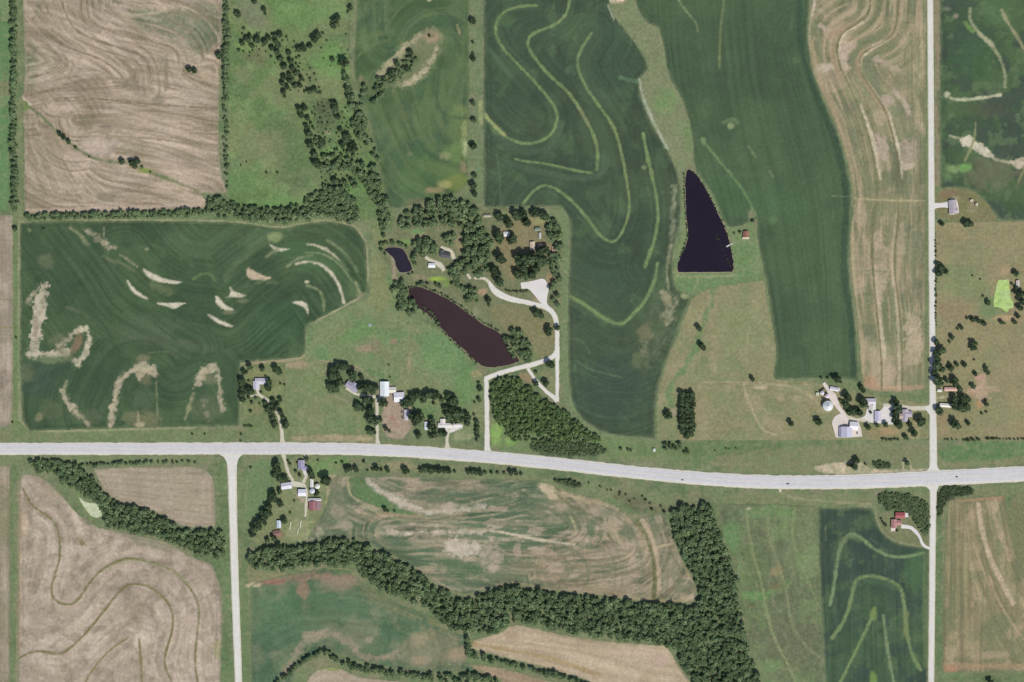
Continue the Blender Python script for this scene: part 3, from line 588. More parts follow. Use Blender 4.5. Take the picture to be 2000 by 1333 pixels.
# ------------------------------------------------------------------ dark row crops
def crop(c=(76, 99, 77)):
    return c
TER = (128, 147, 98)
field("crop_field", [(39, 436), (100, 432), (330, 432), (475, 435), (545, 449), (600, 436), (640, 432), (690, 442), (705, 460), (716, 482), (718, 570), (670, 598), (598, 636), (597, 690), (584, 700), (470, 708), (467, 832), (200, 838), (58, 842), (40, 818)], (75, 94, 71), [
    mottle((82, 101, 74), 110, 0.42, 0.6, 0.9, 3), mottle((67, 85, 65), 70, 0.5, 0.64, 0.7, 8),
    blob(60, 740, 46, 40, (70, 86, 76), 0.6), blob(380, 480, 70, 30, (88, 108, 82), 0.6), blob(520, 465, 60, 20, (96, 116, 86), 0.6), blob(290, 640, 60, 26, (94, 108, 86), 0.6), blob(330, 670, 90, 14, (98, 108, 86), 0.5, -8), blob(540, 640, 60, 50, (70, 96, 72), 0.6), blob(600, 500, 90, 26, (84, 110, 78), 0.7, -20),
    streaks([[(110, 440), (160, 500), (195, 550), (225, 600), (300, 640), (380, 680)], [(240, 500), (280, 550), (340, 590), (420, 600)], [(440, 610), (480, 570), (560, 510), (620, 520), (660, 580)], [(200, 800), (240, 710), (300, 710), (340, 760), (400, 710), (440, 800)]], 4.5, 120, 0.30),
    stroke([(112, 442), (150, 500), (190, 545), (215, 590), (240, 610)], 4, (60, 80, 64), 0.75), stroke([(45, 528), (75, 524), (98, 530), (115, 555), (125, 590), (138, 600)], 4, (62, 82, 66), 0.6), stroke([(195, 450), (230, 500), (290, 535), (330, 560)], 4, (64, 84, 66), 0.6),
    stroke([(170, 600), (195, 625), (212, 650), (225, 680), (245, 668), (290, 665), (330, 690), (350, 720), (375, 700), (420, 690)], 5, (64, 84, 66), 0.6), stroke([(300, 630), (325, 650), (345, 665)], 4, (62, 82, 64), 0.6), stroke([(200, 680), (200, 740), (180, 780)], 5, (66, 84, 70), 0.4), stroke([(40, 760), (80, 740), (130, 715)], 14, (62, 80, 70), 0.6, 5),
    stroke([(378, 545), (395, 534), (412, 536), (420, 548)], 6, (104, 126, 82), 0.8), stroke([(440, 545), (455, 520), (480, 500), (510, 470)], 12, (104, 122, 88), 0.5, 4), blob(538, 464, 12, 10, (150, 160, 112), 0.85),
    # bare eroded shoulders in the crop
    patch([(86, 545), (93, 562), (91, 595), (83, 635), (80, 680), (72, 698), (56, 694), (58, 655), (62, 625), (66, 600), (60, 590), (74, 568)], (200, 186, 168), 1.0, 2, 6, 0.35), stroke([(52, 592), (62, 580), (76, 565)], 7, PALE, 0.8, 3, 4, br=0.4), blob(70, 640, 5, 26, (150, 134, 118), 0.7), stroke([(54, 694), (85, 691), (112, 692), (132, 684)], 12, (200, 186, 168), 0.95, 3, 5, br=0.2), stroke([(116, 674), (136, 658), (154, 647)], 10, PALE, 0.95, 3, 5, br=0.3), stroke([(150, 645), (170, 640), (175, 664), (169, 690), (152, 712), (146, 704)], 10, (204, 190, 170), 1.0, 2, 4, br=0.15), blob(150, 672, 9, 20, (140, 118, 98), 0.85, -30), blob(128, 690, 16, 9, (128, 126, 98), 0.7, -30), blob(100, 702, 34, 8, (128, 138, 104), 0.6), blob(115, 665, 18, 12, (120, 122, 96), 0.5), blob(92, 510, 16, 14, (110, 116, 90), 0.7), blob(50, 730, 18, 16, (110, 118, 90), 0.6),
    stroke([(216, 828), (222, 790), (230, 755), (245, 732), (268, 720)], 10, PALE, 1.0, 3, 4), patch([(262, 716), (285, 708), (302, 718), (306, 745), (298, 740), (285, 728), (275, 745), (262, 732)], PALE, 0.95, 3, 7, 0.2), blob(278, 700, 14, 8, (140, 132, 108), 0.7), blob(285, 740, 12, 12, (140, 132, 108), 0.5), stroke([(305, 745), (308, 820)], 3, (140, 145, 110), 0.6), patch([(250, 800), (310, 805), (312, 836), (240, 836)], (130, 126, 98), 0.6, 6, 8), blob(272, 830, 10, 6, (196, 180, 150), 0.8), stroke([(270, 835), (270, 805)], 5, (170, 160, 132), 0.7), blob(280, 780, 22, 24, (90, 104, 82), 0.7),
    stroke([(362, 818), (372, 785), (378, 770)], 6, (160, 156, 124), 0.85, 3, 3), patch([(376, 752), (384, 732), (400, 712), (424, 710), (428, 730), (412, 728), (398, 738), (390, 752), (380, 758)], PALE, 1.0, 3, 6, 0.2), stroke([(426, 730), (430, 765), (434, 802)], 7, PALE, 0.9, 2, 4, br=0.3), patch([(385, 780), (404, 775), (402, 800), (412, 826), (402, 822), (395, 795)], (184, 168, 150), 0.85, 3, 6, 0.3), blob(410, 740, 16, 12, (140, 136, 112), 0.5), blob(405, 800, 30, 26, (104, 112, 90), 0.6),
    stroke([(122, 765), (130, 785), (148, 805), (172, 828)], 10, PALE, 1.0, 3, 4, taper=0.3), stroke([(130, 745), (124, 768)], 5, (150, 150, 120), 0.7), blob(75, 815, 8, 8, (140, 136, 108), 0.7), blob(100, 800, 24, 20, (104, 112, 88), 0.5), blob(170, 815, 30, 16, (104, 112, 90), 0.5),
    stroke([(168, 450), (182, 462), (208, 478), (222, 486)], 12, PALE, 0.9, 4, 5, taper=0.5, br=0.3), stroke([(138, 446), (155, 458), (172, 478)], 6, (140, 140, 108), 0.9, 3, 3), stroke([(203, 445), (203, 465)], 3, (150, 148, 118), 0.8), stroke([(200, 500), (215, 510), (225, 515)], 5, (124, 130, 98), 0.6), stroke([(235, 498), (250, 508), (268, 522)], 5, (142, 142, 110), 0.8), blob(286, 487, 5, 4, (150, 150, 118), 0.8), blob(58, 450, 4, 4, (130, 140, 104), 0.7),
    patch([(276, 521), (290, 529), (310, 539), (335, 547), (360, 550), (354, 555), (330, 556), (308, 552), (292, 546), (282, 535)], (214, 203, 186), 1.0, 1.6, 1.4, inset=1.3), stroke([(300, 557), (330, 570)], 14, (108, 118, 86), 0.75, 4, 3), patch([(244, 543), (252, 549), (262, 562), (275, 573), (293, 584), (289, 588), (270, 580), (255, 569)], (214, 203, 186), 1.0, 1.6, 1.4, inset=1.3), patch([(302, 590), (335, 591), (368, 591), (354, 598), (340, 606), (325, 600), (310, 597)], (214, 203, 186), 1.0, 1.6, 1.4, inset=1.3),
    patch([(400, 609), (420, 619), (440, 629), (462, 638), (448, 641), (425, 633), (409, 622)], (214, 203, 186), 1.0, 1.6, 1.4, inset=1.3), patch([(418, 573), (432, 584), (442, 596), (462, 606), (445, 610), (428, 602), (420, 590)], (212, 200, 182), 1.0, 1.6, 1.6, inset=1.3), patch([(446, 555), (458, 569), (472, 574), (490, 577), (472, 583), (455, 581), (434, 583), (450, 576)], (212, 200, 182), 1.0, 1.6, 1.6, inset=1.3), blob(446, 610, 12, 5, (130, 132, 104), 0.7), blob(474, 588, 12, 5, (124, 128, 100), 0.7),
    patch([(482, 518), (495, 530), (515, 540), (534, 543), (515, 548), (482, 546)], (198, 178, 156), 1.0, 2, 2), patch([(522, 473), (540, 484), (574, 485), (552, 493), (535, 490)], (214, 203, 186), 1.0, 1.6, 1.4, inset=1.3), stroke([(520, 502), (530, 495), (542, 488)], 6, (140, 140, 108), 0.8),
    stroke([(600, 478), (622, 480), (645, 492), (664, 510)], 5, (200, 190, 164), 0.95, 2, 2, taper=0.6), stroke([(596, 494), (630, 494), (662, 514), (690, 552)], 4.5, (136, 146, 110), 0.9, br=0.25), stroke([(560, 522), (580, 505), (610, 499)], 4.5, (140, 146, 112), 0.9, br=0.2), stroke([(640, 470), (672, 490), (698, 530)], 4.5, (128, 140, 104), 0.85, br=0.3), stroke([(470, 510), (500, 490), (530, 470), (560, 462)], 5, (110, 126, 90), 0.55, 3, 3, br=0.4), stroke([(480, 560), (510, 550), (540, 552)], 5, (112, 128, 92), 0.6, 3, 3, br=0.3), stroke([(300, 480), (340, 500), (380, 520)], 4, (100, 116, 84), 0.4, 3, 3), stroke([(210, 505), (240, 515), (262, 530)], 4, (128, 130, 100), 0.7, br=0.3), stroke([(290, 690), (330, 685), (350, 700)], 3, (118, 122, 94), 0.6), stroke([(130, 600), (150, 605), (175, 620)], 5, (104, 112, 88), 0.6, 3, 3, br=0.3), stroke([(664, 510), (680, 530)], 5, (120, 134, 98), 0.6), stroke([(578, 516), (600, 510), (625, 515), (645, 530), (662, 555), (672, 592)], 6, (212, 200, 180), 1.0, 2, 2, taper=0.3), stroke([(600, 505), (640, 512), (672, 545)], 12, (90, 116, 78), 0.5, 4), patch([(564, 591), (585, 586), (599, 591), (604, 605), (602, 621), (598, 607), (590, 599)], (214, 203, 186), 1.0, 1.6, 1.2, inset=1.3), stroke([(600, 558), (622, 565), (633, 585), (632, 608)], 5, (132, 144, 106), 0.95), blob(600, 551, 5, 3, (200, 190, 165), 0.95), stroke([(695, 552), (704, 576)], 5, (186, 172, 142), 0.9), blob(690, 565, 14, 16, (100, 122, 86), 0.6), blob(706, 578, 12, 6, (150, 145, 110), 0.7)], M_CROP)
field("crop_field", [(702, -140), (920, -140), (917, 0), (916, 200), (914, 300), (914, 360), (880, 385), (830, 392), (782, 408), (760, 408), (738, 320), (722, 230), (700, 185), (690, 130), (696, 50)], (84, 104, 73), [
    mottle((98, 117, 82), 60, 0.44, 0.6, 0.8, 3), mottle((76, 98, 76), 50, 0.5, 0.66, 0.8, 6), blob(830, 350, 60, 60, (84, 112, 76), 0.6),
    streaks([[(745, -60), (740, 60), (760, 100), (800, 40), (860, 30), (890, 100), (860, 200), (840, 230), (880, 290), (910, 310)], [(770, 180), (800, 260), (840, 320), (900, 340)]], 7, 120, 0.26),
    streaks([[(770, 180), (800, 260), (840, 320), (900, 340)], [(860, 100), (845, 200), (880, 290), (912, 310)]], 8, 60, 0.6, (106, 122, 84), 4), blob(895, 250, 22, 50, (112, 130, 84), 0.6), blob(870, 335, 50, 16, (112, 130, 82), 0.6, -20), stroke([(830, 10), (850, 20), (880, 30), (890, 60)], 6, (74, 92, 72), 0.6), stroke([(800, 200), (805, 260), (830, 300), (880, 320), (912, 325)], 5, (74, 94, 72), 0.6), stroke([(860, 130), (850, 200), (870, 230), (912, 232)], 6, (76, 94, 74), 0.6),
    patch([(735, 158), (752, 132), (778, 105), (805, 80), (832, 58), (852, 56), (864, 70), (862, 95), (848, 122), (828, 150), (800, 168), (765, 172)], (124, 128, 98), 0.95, 5, 9), stroke([(742, 148), (770, 116), (796, 88), (816, 74)], 12, (182, 170, 142), 0.95, 4, 6, br=0.2), stroke([(852, 98), (838, 128), (818, 152), (790, 164), (775, 166)], 9, (190, 176, 150), 1.0, 4, 6, br=0.2), blob(842, 72, 17, 13, (168, 148, 124), 0.9), blob(843, 70, 7, 6, (120, 104, 88), 0.6), blob(800, 125, 26, 12, (112, 122, 86), 0.7, 40), stroke([(845, 52), (862, 65), (862, 85)], 5, (132, 138, 100), 0.8), blob(706, 155, 5, 8, (150, 140, 112), 0.8), stroke([(893, 50), (898, 65)], 4, (168, 155, 120), 0.8), blob(838, 0, 5, 4, (190, 180, 150), 0.9),
    blob(705, 170, 20, 16, (116, 122, 92), 0.7), blob(900, 215, 16, 10, (120, 136, 88), 0.7), stroke([(908, 240), (906, 280), (912, 300)], 12, (150, 158, 106), 0.9, 4, 4), blob(910, 290, 7, 14, (192, 190, 156), 0.9), blob(890, 300, 26, 20, (116, 140, 84), 0.7), blob(870, 305, 10, 8, (150, 152, 110), 0.7), blob(905, 325, 8, 12, (150, 136, 108), 0.8), blob(895, 358, 26, 16, (126, 138, 78), 0.9), blob(868, 360, 14, 8, (168, 162, 112), 0.8), blob(850, 372, 18, 6, (164, 146, 112), 0.7), blob(815, 398, 26, 10, (120, 116, 94), 0.8), blob(800, 300, 5, 5, (120, 130, 96), 0.7)], M_CROP)
T1 = [(1048, 11), (1015, 12), (985, 22), (970, 40), (967, 60), (975, 85), (1000, 115), (1040, 155), (1070, 190), (1087, 215), (1089, 235), (1080, 260), (1060, 275), (1030, 282), (1005, 277), (980, 262), (960, 240), (945, 222)]
T2 = [(1113, -60), (1113, 0), (1108, 25), (1095, 42), (1070, 55), (1045, 63), (1032, 75), (1030, 90), (1045, 115), (1070, 145), (1105, 175), (1125, 200), (1145, 235), (1162, 270), (1168, 300), (1166, 330)]
T3 = [(1155, 338), (1130, 335), (1070, 320), (1020, 315), (1005, 310)]
T4 = [(1155, 65), (1145, 80), (1130, 105), (1127, 130), (1140, 165), (1165, 200), (1195, 240), (1210, 280), (1220, 330), (1228, 380), (1230, 410), (1220, 445), (1205, 470), (1190, 473), (1170, 460), (1150, 430), (1120, 395), (1090, 370), (1065, 361), (1048, 368), (1035, 380), (1022, 398)]
T5 = [(1256, 262), (1265, 310), (1275, 350), (1285, 400), (1285, 440), (1275, 480), (1260, 520)]
T6 = [(1284, 515), (1280, 545), (1260, 590), (1240, 610), (1218, 634), (1200, 632), (1175, 620), (1150, 600), (1112, 578)]
ter = dict(soft=1.8, rough=1.6, h=0.5)
field("crop_field", [(944, -140), (1188, -140), (1190, 0), (1196, 25), (1215, 52), (1240, 82), (1262, 118), (1266, 135), (1256, 148), (1247, 154), (1252, 195), (1278, 252), (1302, 290), (1318, 325), (1328, 360), (1330, 430), (1318, 470), (1312, 525), (1318, 562), (1334, 573), (1352, 576), (1335, 615), (1315, 670), (1294, 722), (1281, 768), (1279, 857), (1200, 851), (1160, 838), (1130, 812), (1113, 775), (1109, 690), (1110, 560), (1115, 470), (1112, 425), (1095, 403), (945, 405)], (74, 89, 72), [
    mottle((80, 95, 74), 120, 0.42, 0.6, 0.8, 4), mottle((67, 81, 67), 60, 0.52, 0.66, 0.7, 8), mottle((90, 112, 84), 34, 0.58, 0.7, 0.5, 13),
    blob(1190, 120, 60, 90, (72, 90, 74), 0.6), blob(1200, 760, 70, 70, (70, 86, 76), 0.7), blob(1180, 540, 60, 50, (72, 90, 74), 0.5),
    streaks([T1, T2, T4, T5, T6, [(1120, 740), (1200, 780), (1280, 740)]], 4.5, 160, 0.24),
    stroke([(1098, 240), (1082, 285), (1040, 298), (1000, 290), (965, 262)], 12, (86, 104, 84), 0.8, 4), stroke([(1178, 300), (1178, 345), (1120, 350), (1050, 335), (990, 318)], 11, (86, 104, 84), 0.8, 4), stroke([(1120, 0), (1115, 40), (1060, 75), (1050, 100)], 9, (84, 103, 82), 0.7, 4), stroke([(978, 60), (990, 90), (1040, 140)], 8, (86, 104, 82), 0.5, 3),
    stroke(T1, 5.5, TER, 0.95, **ter), stroke(T2, 6, TER, 0.9, **ter), stroke(T3, 4.5, TER, 0.9, **ter), stroke(T4, 5, TER, 0.95, **ter), stroke(T5, 6, TER, 0.95, **ter), stroke(T6, 6, TER, 0.95, **ter),
    stroke([(945, 222), (960, 240), (985, 264)], 7, (168, 172, 116), 0.8), stroke([(1130, 210), (1150, 245)], 6, (140, 138, 106), 0.6), stroke([(960, 250), (972, 262)], 8, (110, 130, 86), 0.8), stroke([(970, 300), (975, 330), (978, 390)], 3, (92, 116, 84), 0.8), blob(985, 40, 20, 14, (88, 112, 82), 0.6),
    stroke([(1248, 154), (1254, 190), (1274, 238), (1300, 288)], 3.5, (182, 188, 162), 0.95, 1.2, 1.2), stroke([(1188, 12), (1199, 38)], 3.5, (176, 182, 156), 0.9), stroke([(1212, 152), (1235, 158), (1245, 160)], 8, (100, 128, 100), 0.8), blob(1258, 328, 6, 4, (140, 150, 112), 0.7),
    stroke([(1318, 365), (1316, 420), (1310, 470), (1306, 520)], 8, (140, 142, 116), 0.85, 3, 4, br=0.6), stroke([(1312, 480), (1300, 525), (1306, 565)], 5, (168, 162, 136), 0.7, br=0.5),
    patch([(1288, 555), (1330, 575), (1322, 630), (1288, 690), (1268, 730), (1236, 716), (1250, 640)], (104, 112, 90), 0.7, 8, 14, 0.7), patch([(1292, 560), (1325, 578), (1318, 620), (1292, 640), (1285, 600)], (170, 162, 136), 0.6, 4, 9, 0.95), patch([(1262, 640), (1280, 650), (1262, 700), (1245, 690)], (150, 146, 120), 0.5, 4, 9, 0.9), blob(1304, 588, 9, 11, (160, 152, 124), 0.6, rough=1.2), stroke([(1318, 620), (1290, 670), (1270, 690)], 3, (50, 60, 54), 0.6, br=0.7), blob(1258, 650, 14, 16, (124, 122, 96), 0.8), blob(1245, 705, 12, 16, (112, 120, 88), 0.7), blob(1338, 578, 8, 6, (160, 165, 124), 0.9),
    stroke([(1110, 662), (1138, 664), (1152, 690)], 3, (98, 114, 88), 0.7), stroke([(1124, 704), (1150, 722), (1215, 738)], 3, (100, 116, 90), 0.8), stroke([(1120, 790), (1160, 760), (1230, 770), (1270, 760)], 2.5, (84, 98, 84), 0.6)], M_CROP)
field("crop_field", [(1214, -140), (1586, -140), (1580, 20), (1576, 80), (1588, 145), (1610, 200), (1640, 270), (1656, 335), (1664, 380), (1660, 450), (1657, 540), (1668, 605), (1674, 690), (1677, 745), (1640, 738), (1514, 741), (1510, 730), (1518, 690), (1510, 640), (1500, 560), (1488, 515), (1480, 470), (1478, 428), (1462, 436), (1430, 447), (1416, 440), (1397, 390), (1374, 352), (1355, 330), (1353, 270), (1344, 228), (1330, 190), (1304, 146), (1298, 96), (1286, 54), (1258, 42), (1238, 0)], (80, 98, 76), [
    mottle((86, 105, 79), 130, 0.42, 0.6, 0.7, 6), mottle((73, 90, 70), 70, 0.52, 0.66, 0.5, 2), blob(1420, 390, 50, 50, (82, 110, 80), 0.5), blob(1520, 400, 60, 40, (84, 112, 84), 0.5),
    streaks([[(1430, -100), (1450, 200), (1520, 420), (1560, 740)], [(1575, 80), (1610, 210), (1660, 400), (1672, 740)]], 4.5, 220, 0.20),
    stroke([(1560, -140), (1562, 60), (1572, 120), (1600, 200), (1630, 265), (1648, 340), (1654, 400), (1647, 480), (1650, 540), (1662, 605), (1667, 700), (1668, 740)], 13, (66, 86, 70), 0.85, 2, 1.5), stroke([(1570, 0), (1567, 60), (1576, 120)], 5, (92, 112, 84), 0.5),
    stroke([(1310, -60), (1323, 0), (1345, 28), (1360, 45), (1363, 62)], 3.5, (134, 146, 108), 0.9), stroke([(1417, -60), (1415, 0), (1408, 40), (1406, 80), (1405, 132)], 4.5, (116, 128, 90), 0.95, h=0.4, rough=1), stroke([(1372, 272), (1400, 310), (1440, 355), (1465, 395), (1477, 425)], 5, (118, 142, 96), 0.9, rough=2), blob(1374, 276, 6, 8, (120, 142, 100), 0.8),
    stroke([(1412, 240), (1430, 232), (1442, 240)], 7, (118, 138, 100), 0.6), blob(1427, 246, 7, 7, (150, 162, 120), 0.8), stroke([(1462, 286), (1476, 308)], 3, (132, 146, 106), 0.8), stroke([(1503, 335), (1510, 345)], 3, (132, 146, 106), 0.7), blob(1556, 118, 8, 6, (100, 120, 88), 0.6), stroke([(1548, 30), (1544, 60)], 6, (92, 118, 86), 0.7), stroke([(1625, 383), (1662, 384)], 2, (130, 142, 108), 0.7), blob(1510, 430, 10, 9, (104, 130, 90), 0.7), blob(1468, 420, 7, 10, (140, 140, 108), 0.8), stroke([(1390, 345), (1440, 345), (1480, 340)], 10, (86, 114, 84), 0.5, 4)], M_CROP)
field("crop_field", [(1838, -140), (2140, -140), (2140, 432), (1962, 432), (1946, 424), (1926, 394), (1900, 371), (1868, 366), (1838, 368), (1836, 240), (1836, 60)], (75, 94, 72), [
    mottle((86, 107, 76), 60, 0.44, 0.6, 0.9, 2), mottle((74, 86, 76), 36, 0.5, 0.64, 0.9, 6), mottle((102, 122, 88), 16, 0.57, 0.68, 0.6, 16), blob(1900, 110, 46, 46, (74, 102, 74), 0.6), blob(1930, 215, 40, 16, (88, 90, 78), 0.6), blob(1935, 340, 56, 30, (118, 116, 96), 0.65, rough=0.9), blob(1860, 330, 14, 9, (134, 158, 106), 0.95), blob(1884, 328, 14, 9, (118, 160, 92), 0.95), blob(1850, 345, 10, 12, (110, 138, 94), 0.7), blob(1940, 20, 40, 30, (92, 118, 82), 0.5),
    stroke([(1895, 18), (1893, 40), (1912, 66), (1938, 88), (1955, 118), (1965, 148), (1963, 170)], 6, (158, 160, 126), 0.95, 2, 2), stroke([(1912, 66), (1938, 88)], 8, (190, 184, 154), 0.8), stroke([(1885, 45), (1893, 55), (1900, 62)], 8, (120, 150, 88), 0.8), blob(1867, 32, 6, 5, (150, 142, 124), 0.8), blob(1849, 18, 8, 4, (128, 128, 108), 0.7),
    stroke([(1956, 20), (1968, 45), (1985, 70), (2000, 95), (2030, 140)], 6, (156, 152, 122), 0.95, 2, 2), stroke([(1848, 188), (1870, 197), (1910, 193), (1954, 186)], 6, (196, 192, 164), 1.0, 2, 2), blob(1849, 184, 7, 5, (190, 190, 160), 0.8),
    patch([(1870, 274), (1886, 264), (1898, 267), (1908, 275), (1922, 283), (1936, 295), (1944, 309), (1938, 313), (1926, 307), (1912, 299), (1898, 293), (1888, 289), (1878, 283)], (214, 202, 184), 1.0, 1.6, 3.2, 0.15, inset=0.5), stroke([(1862, 268), (1880, 271)], 5, (190, 182, 156), 0.8, br=0.3), stroke([(1925, 300), (1945, 312), (1970, 318)], 4, (190, 180, 156), 0.9, br=0.3), stroke([(1855, 266), (1872, 270)], 4, (180, 174, 150), 0.8), stroke([(1906, 240), (1903, 275), (1885, 314)], 6, (146, 146, 106), 1.0, 1.5, 1, taper=0.5), patch([(1960, 318), (1985, 312), (2005, 302), (2040, 300), (2010, 325), (1988, 332), (1980, 322)], (200, 184, 164), 1.0, 2, 3), stroke([(1940, 312), (1972, 317)], 3, (170, 164, 140), 0.7), stroke([(2000, 330), (1988, 358)], 4, (150, 148, 112), 0.9)], M_CROP)
field("crop_field", [(1598, 993), (1700, 992), (1707, 999), (1711, 1020), (1725, 1046), (1750, 1062), (1814, 1072), (1810, 1473), (1620, 1473), (1612, 1333), (1604, 1180), (1599, 1060)], (70, 85, 74), [
    mottle((78, 98, 76), 60, 0.45, 0.6, 0.9, 2), mottle((64, 78, 72), 40, 0.5, 0.66, 0.7, 5), mottle((92, 110, 82), 24, 0.57, 0.68, 0.6, 15), blob(1690, 1020, 20, 14, (90, 108, 82), 0.6), blob(1700, 1170, 50, 40, (74, 96, 72), 0.6), blob(1790, 1120, 26, 40, (80, 108, 76), 0.7), blob(1660, 1260, 40, 40, (78, 100, 76), 0.5),
    streaks([[(1605, 1000), (1612, 1400)], [(1700, 1000), (1710, 1400)], [(1800, 1080), (1805, 1400)]], 4, 160, 0.26),
    stroke([(1621, 1182), (1630, 1140), (1635, 1090), (1645, 1058), (1660, 1042), (1680, 1048), (1700, 1068), (1730, 1085), (1762, 1090), (1803, 1080)], 6.5, (126, 146, 106), 1.0, **ter), stroke([(1645, 1058), (1660, 1046), (1678, 1052)], 12, (112, 126, 92), 0.7, 4), stroke([(1625, 1247), (1645, 1220), (1660, 1182), (1668, 1140), (1680, 1126), (1710, 1125), (1750, 1138), (1765, 1160), (1768, 1220), (1780, 1280), (1798, 1308)], 7, (124, 142, 98), 1.0, **ter), stroke([(1690, 1135), (1720, 1138), (1755, 1150)], 10, (88, 114, 80), 0.6, 4), stroke([(1708, 1188), (1697, 1220), (1672, 1270), (1640, 1335), (1610, 1400)], 6.5, (124, 142, 96), 1.0, **ter), blob(1706, 1200, 7, 14, (122, 140, 84), 0.9), stroke([(1725, 1203), (1733, 1270), (1747, 1340), (1760, 1420)], 6, (130, 146, 108), 1.0, **ter), blob(1706, 1330, 8, 18, (120, 148, 80), 0.9), stroke([(1612, 1030), (1613, 1055)], 4, (120, 128, 106), 0.7), stroke([(1700, 1052), (1712, 1062)], 3, (96, 104, 92), 0.6), stroke([(1770, 1200), (1768, 1240)], 9, (128, 136, 92), 0.7), stroke([(1806, 1080), (1808, 1300)], 8, (110, 126, 88), 0.8, 3)], M_CROP)

# ------------------------------------------------------------------ tan stubble and bare fields
N1 = [[(52, 20), (75, 55), (110, 80), (135, 95), (200, 115), (240, 150)], [(120, 0), (128, 30), (150, 65), (220, 90), (290, 110), (297, 180)], [(170, 0), (172, 40), (210, 60), (300, 80), (345, 95), (355, 130), (365, 152), (425, 172)], [(58, 60), (100, 95), (128, 125), (105, 140), (60, 152)], [(58, 185), (130, 170), (240, 160)], [(110, 195), (200, 193), (300, 205), (425, 212)], [(240, 262), (330, 270), (425, 290)], [(150, 235), (250, 230), (420, 250)]]
N2 = [[(55, 225), (75, 290), (110, 370)], [(90, 250), (130, 330), (170, 390)], [(130, 310), (200, 390)], [(180, 330), (300, 350), (400, 385)], [(60, 405), (400, 398)]]
field("stubble_field", [(42, -140), (438, -140), (434, 0), (433, 90), (428, 180), (426, 260), (430, 330), (442, 376), (392, 378), (404, 392), (400, 408), (200, 414), (48, 418), (46, 215), (41, 190), (47, 180), (49, 120), (44, 0)], (177, 159, 137), [
    mottle((164, 148, 124), 80, 0.44, 0.6, 0.7, 2), mottle((186, 168, 148), 50, 0.54, 0.68, 0.6, 6),
    patch([(250, 10), (330, 30), (425, -10), (430, 92), (372, 112), (362, 92), (300, 66), (258, 48)], (124, 130, 100), 0.8, 8, 10), patch([(375, 45), (430, 35), (428, 85), (385, 95)], (98, 112, 88), 0.75, 5, 6), blob(60, 130, 13, 46, (116, 126, 92), 0.85), blob(75, 15, 8, 12, (118, 120, 94), 0.7), blob(90, 120, 26, 22, (136, 134, 104), 0.6), blob(200, 5, 30, 12, (136, 132, 104), 0.6),
    patch([(52, 240), (70, 245), (120, 310), (165, 385), (130, 402), (52, 400)], (146, 136, 110), 0.6, 6, 8),
    streaks(N1, 6.0, 90, 0.36), streaks(N1, 4.0, 70, 0.75, (132, 120, 96), 3), streaks(N1, 5.0, 50, 0.5, (196, 178, 156), 6), streaks(N2, 6, 110, 0.28), streaks(N2, 5, 60, 0.5, (134, 126, 98), 11),
] + [stroke(g, 3.4, (122, 110, 84), 0.85, 1.5, 2.0, br=0.4) for g in N1[:6]] + [stroke(g, 4.0, (136, 128, 100), 0.55, 2, 2.5, br=0.4) for g in N2[:4]] + [
    stroke([(240, 30), (300, 28), (340, 15)], 5, (180, 168, 140), 0.8), stroke([(300, 80), (350, 90), (355, 130), (350, 150)], 5, (188, 170, 144), 0.7), stroke([(370, 130), (400, 125), (420, 122), (426, 150)], 4, (196, 178, 150), 0.9), stroke([(325, 110), (325, 150)], 7, (124, 116, 92), 0.6, 3), blob(250, 160, 24, 10, (132, 122, 98), 0.7), blob(265, 172, 26, 7, (136, 124, 104), 0.7), blob(310, 195, 12, 10, (128, 118, 98), 0.7), blob(220, 290, 6, 18, (116, 112, 86), 0.7, -35), stroke([(215, 270), (230, 265), (420, 285)], 3, (138, 126, 100), 0.7), blob(170, 240, 20, 12, (128, 120, 96), 0.7, 30), blob(205, 248, 12, 6, (130, 112, 98), 0.7), blob(130, 225, 20, 8, (140, 130, 104), 0.6), blob(195, 285, 36, 18, (190, 172, 156), 0.7), blob(210, 385, 22, 10, (126, 118, 98), 0.7), blob(380, 140, 18, 8, (136, 128, 98), 0.7), blob(400, 392, 22, 4, (206, 186, 160), 0.7), stroke([(50, 412), (200, 408), (398, 400)], 6, (194, 174, 152), 0.8), stroke([(428, 180), (427, 330), (440, 372)], 4, (196, 178, 152), 0.7), stroke([(45, 0), (60, 30)], 9, (196, 178, 154), 0.7), blob(255, 290, 26, 12, (146, 140, 112), 0.5),
    stroke([(40, 195), (60, 210), (80, 226), (110, 256), (145, 287), (175, 307), (205, 316), (240, 318)], 6, (112, 122, 82), 0.95, 2, 2), stroke([(238, 316), (265, 326), (300, 340), (340, 354), (388, 374)], 8, (116, 124, 84), 0.9, 3, 2, taper=0.4), blob(46, 208, 10, 12, (118, 140, 80), 0.9), stroke([(44, 190), (60, 205)], 4, (205, 190, 166), 0.9), blob(285, 334, 14, 6, (130, 148, 66), 0.8)], M_SOIL)
E1 = [(1702, -60), (1700, 0), (1698, 25), (1680, 45), (1650, 60), (1638, 75), (1634, 100), (1640, 130), (1655, 160), (1675, 205), (1692, 250), (1705, 300), (1713, 350), (1714, 400), (1704, 430), (1704, 520), (1711, 600), (1722, 700), (1722, 762)]
E2 = [(1757, -60), (1755, 0), (1752, 50), (1740, 75), (1690, 100), (1677, 115), (1682, 145), (1705, 180), (1730, 215), (1742, 260), (1755, 310), (1757, 350), (1755, 420), (1745, 520), (1757, 600), (1762, 700), (1762, 764)]
off = lambda g, dx, dy=0: [(a + dx, b + dy) for a, b in g]
EP = (206, 190, 162)
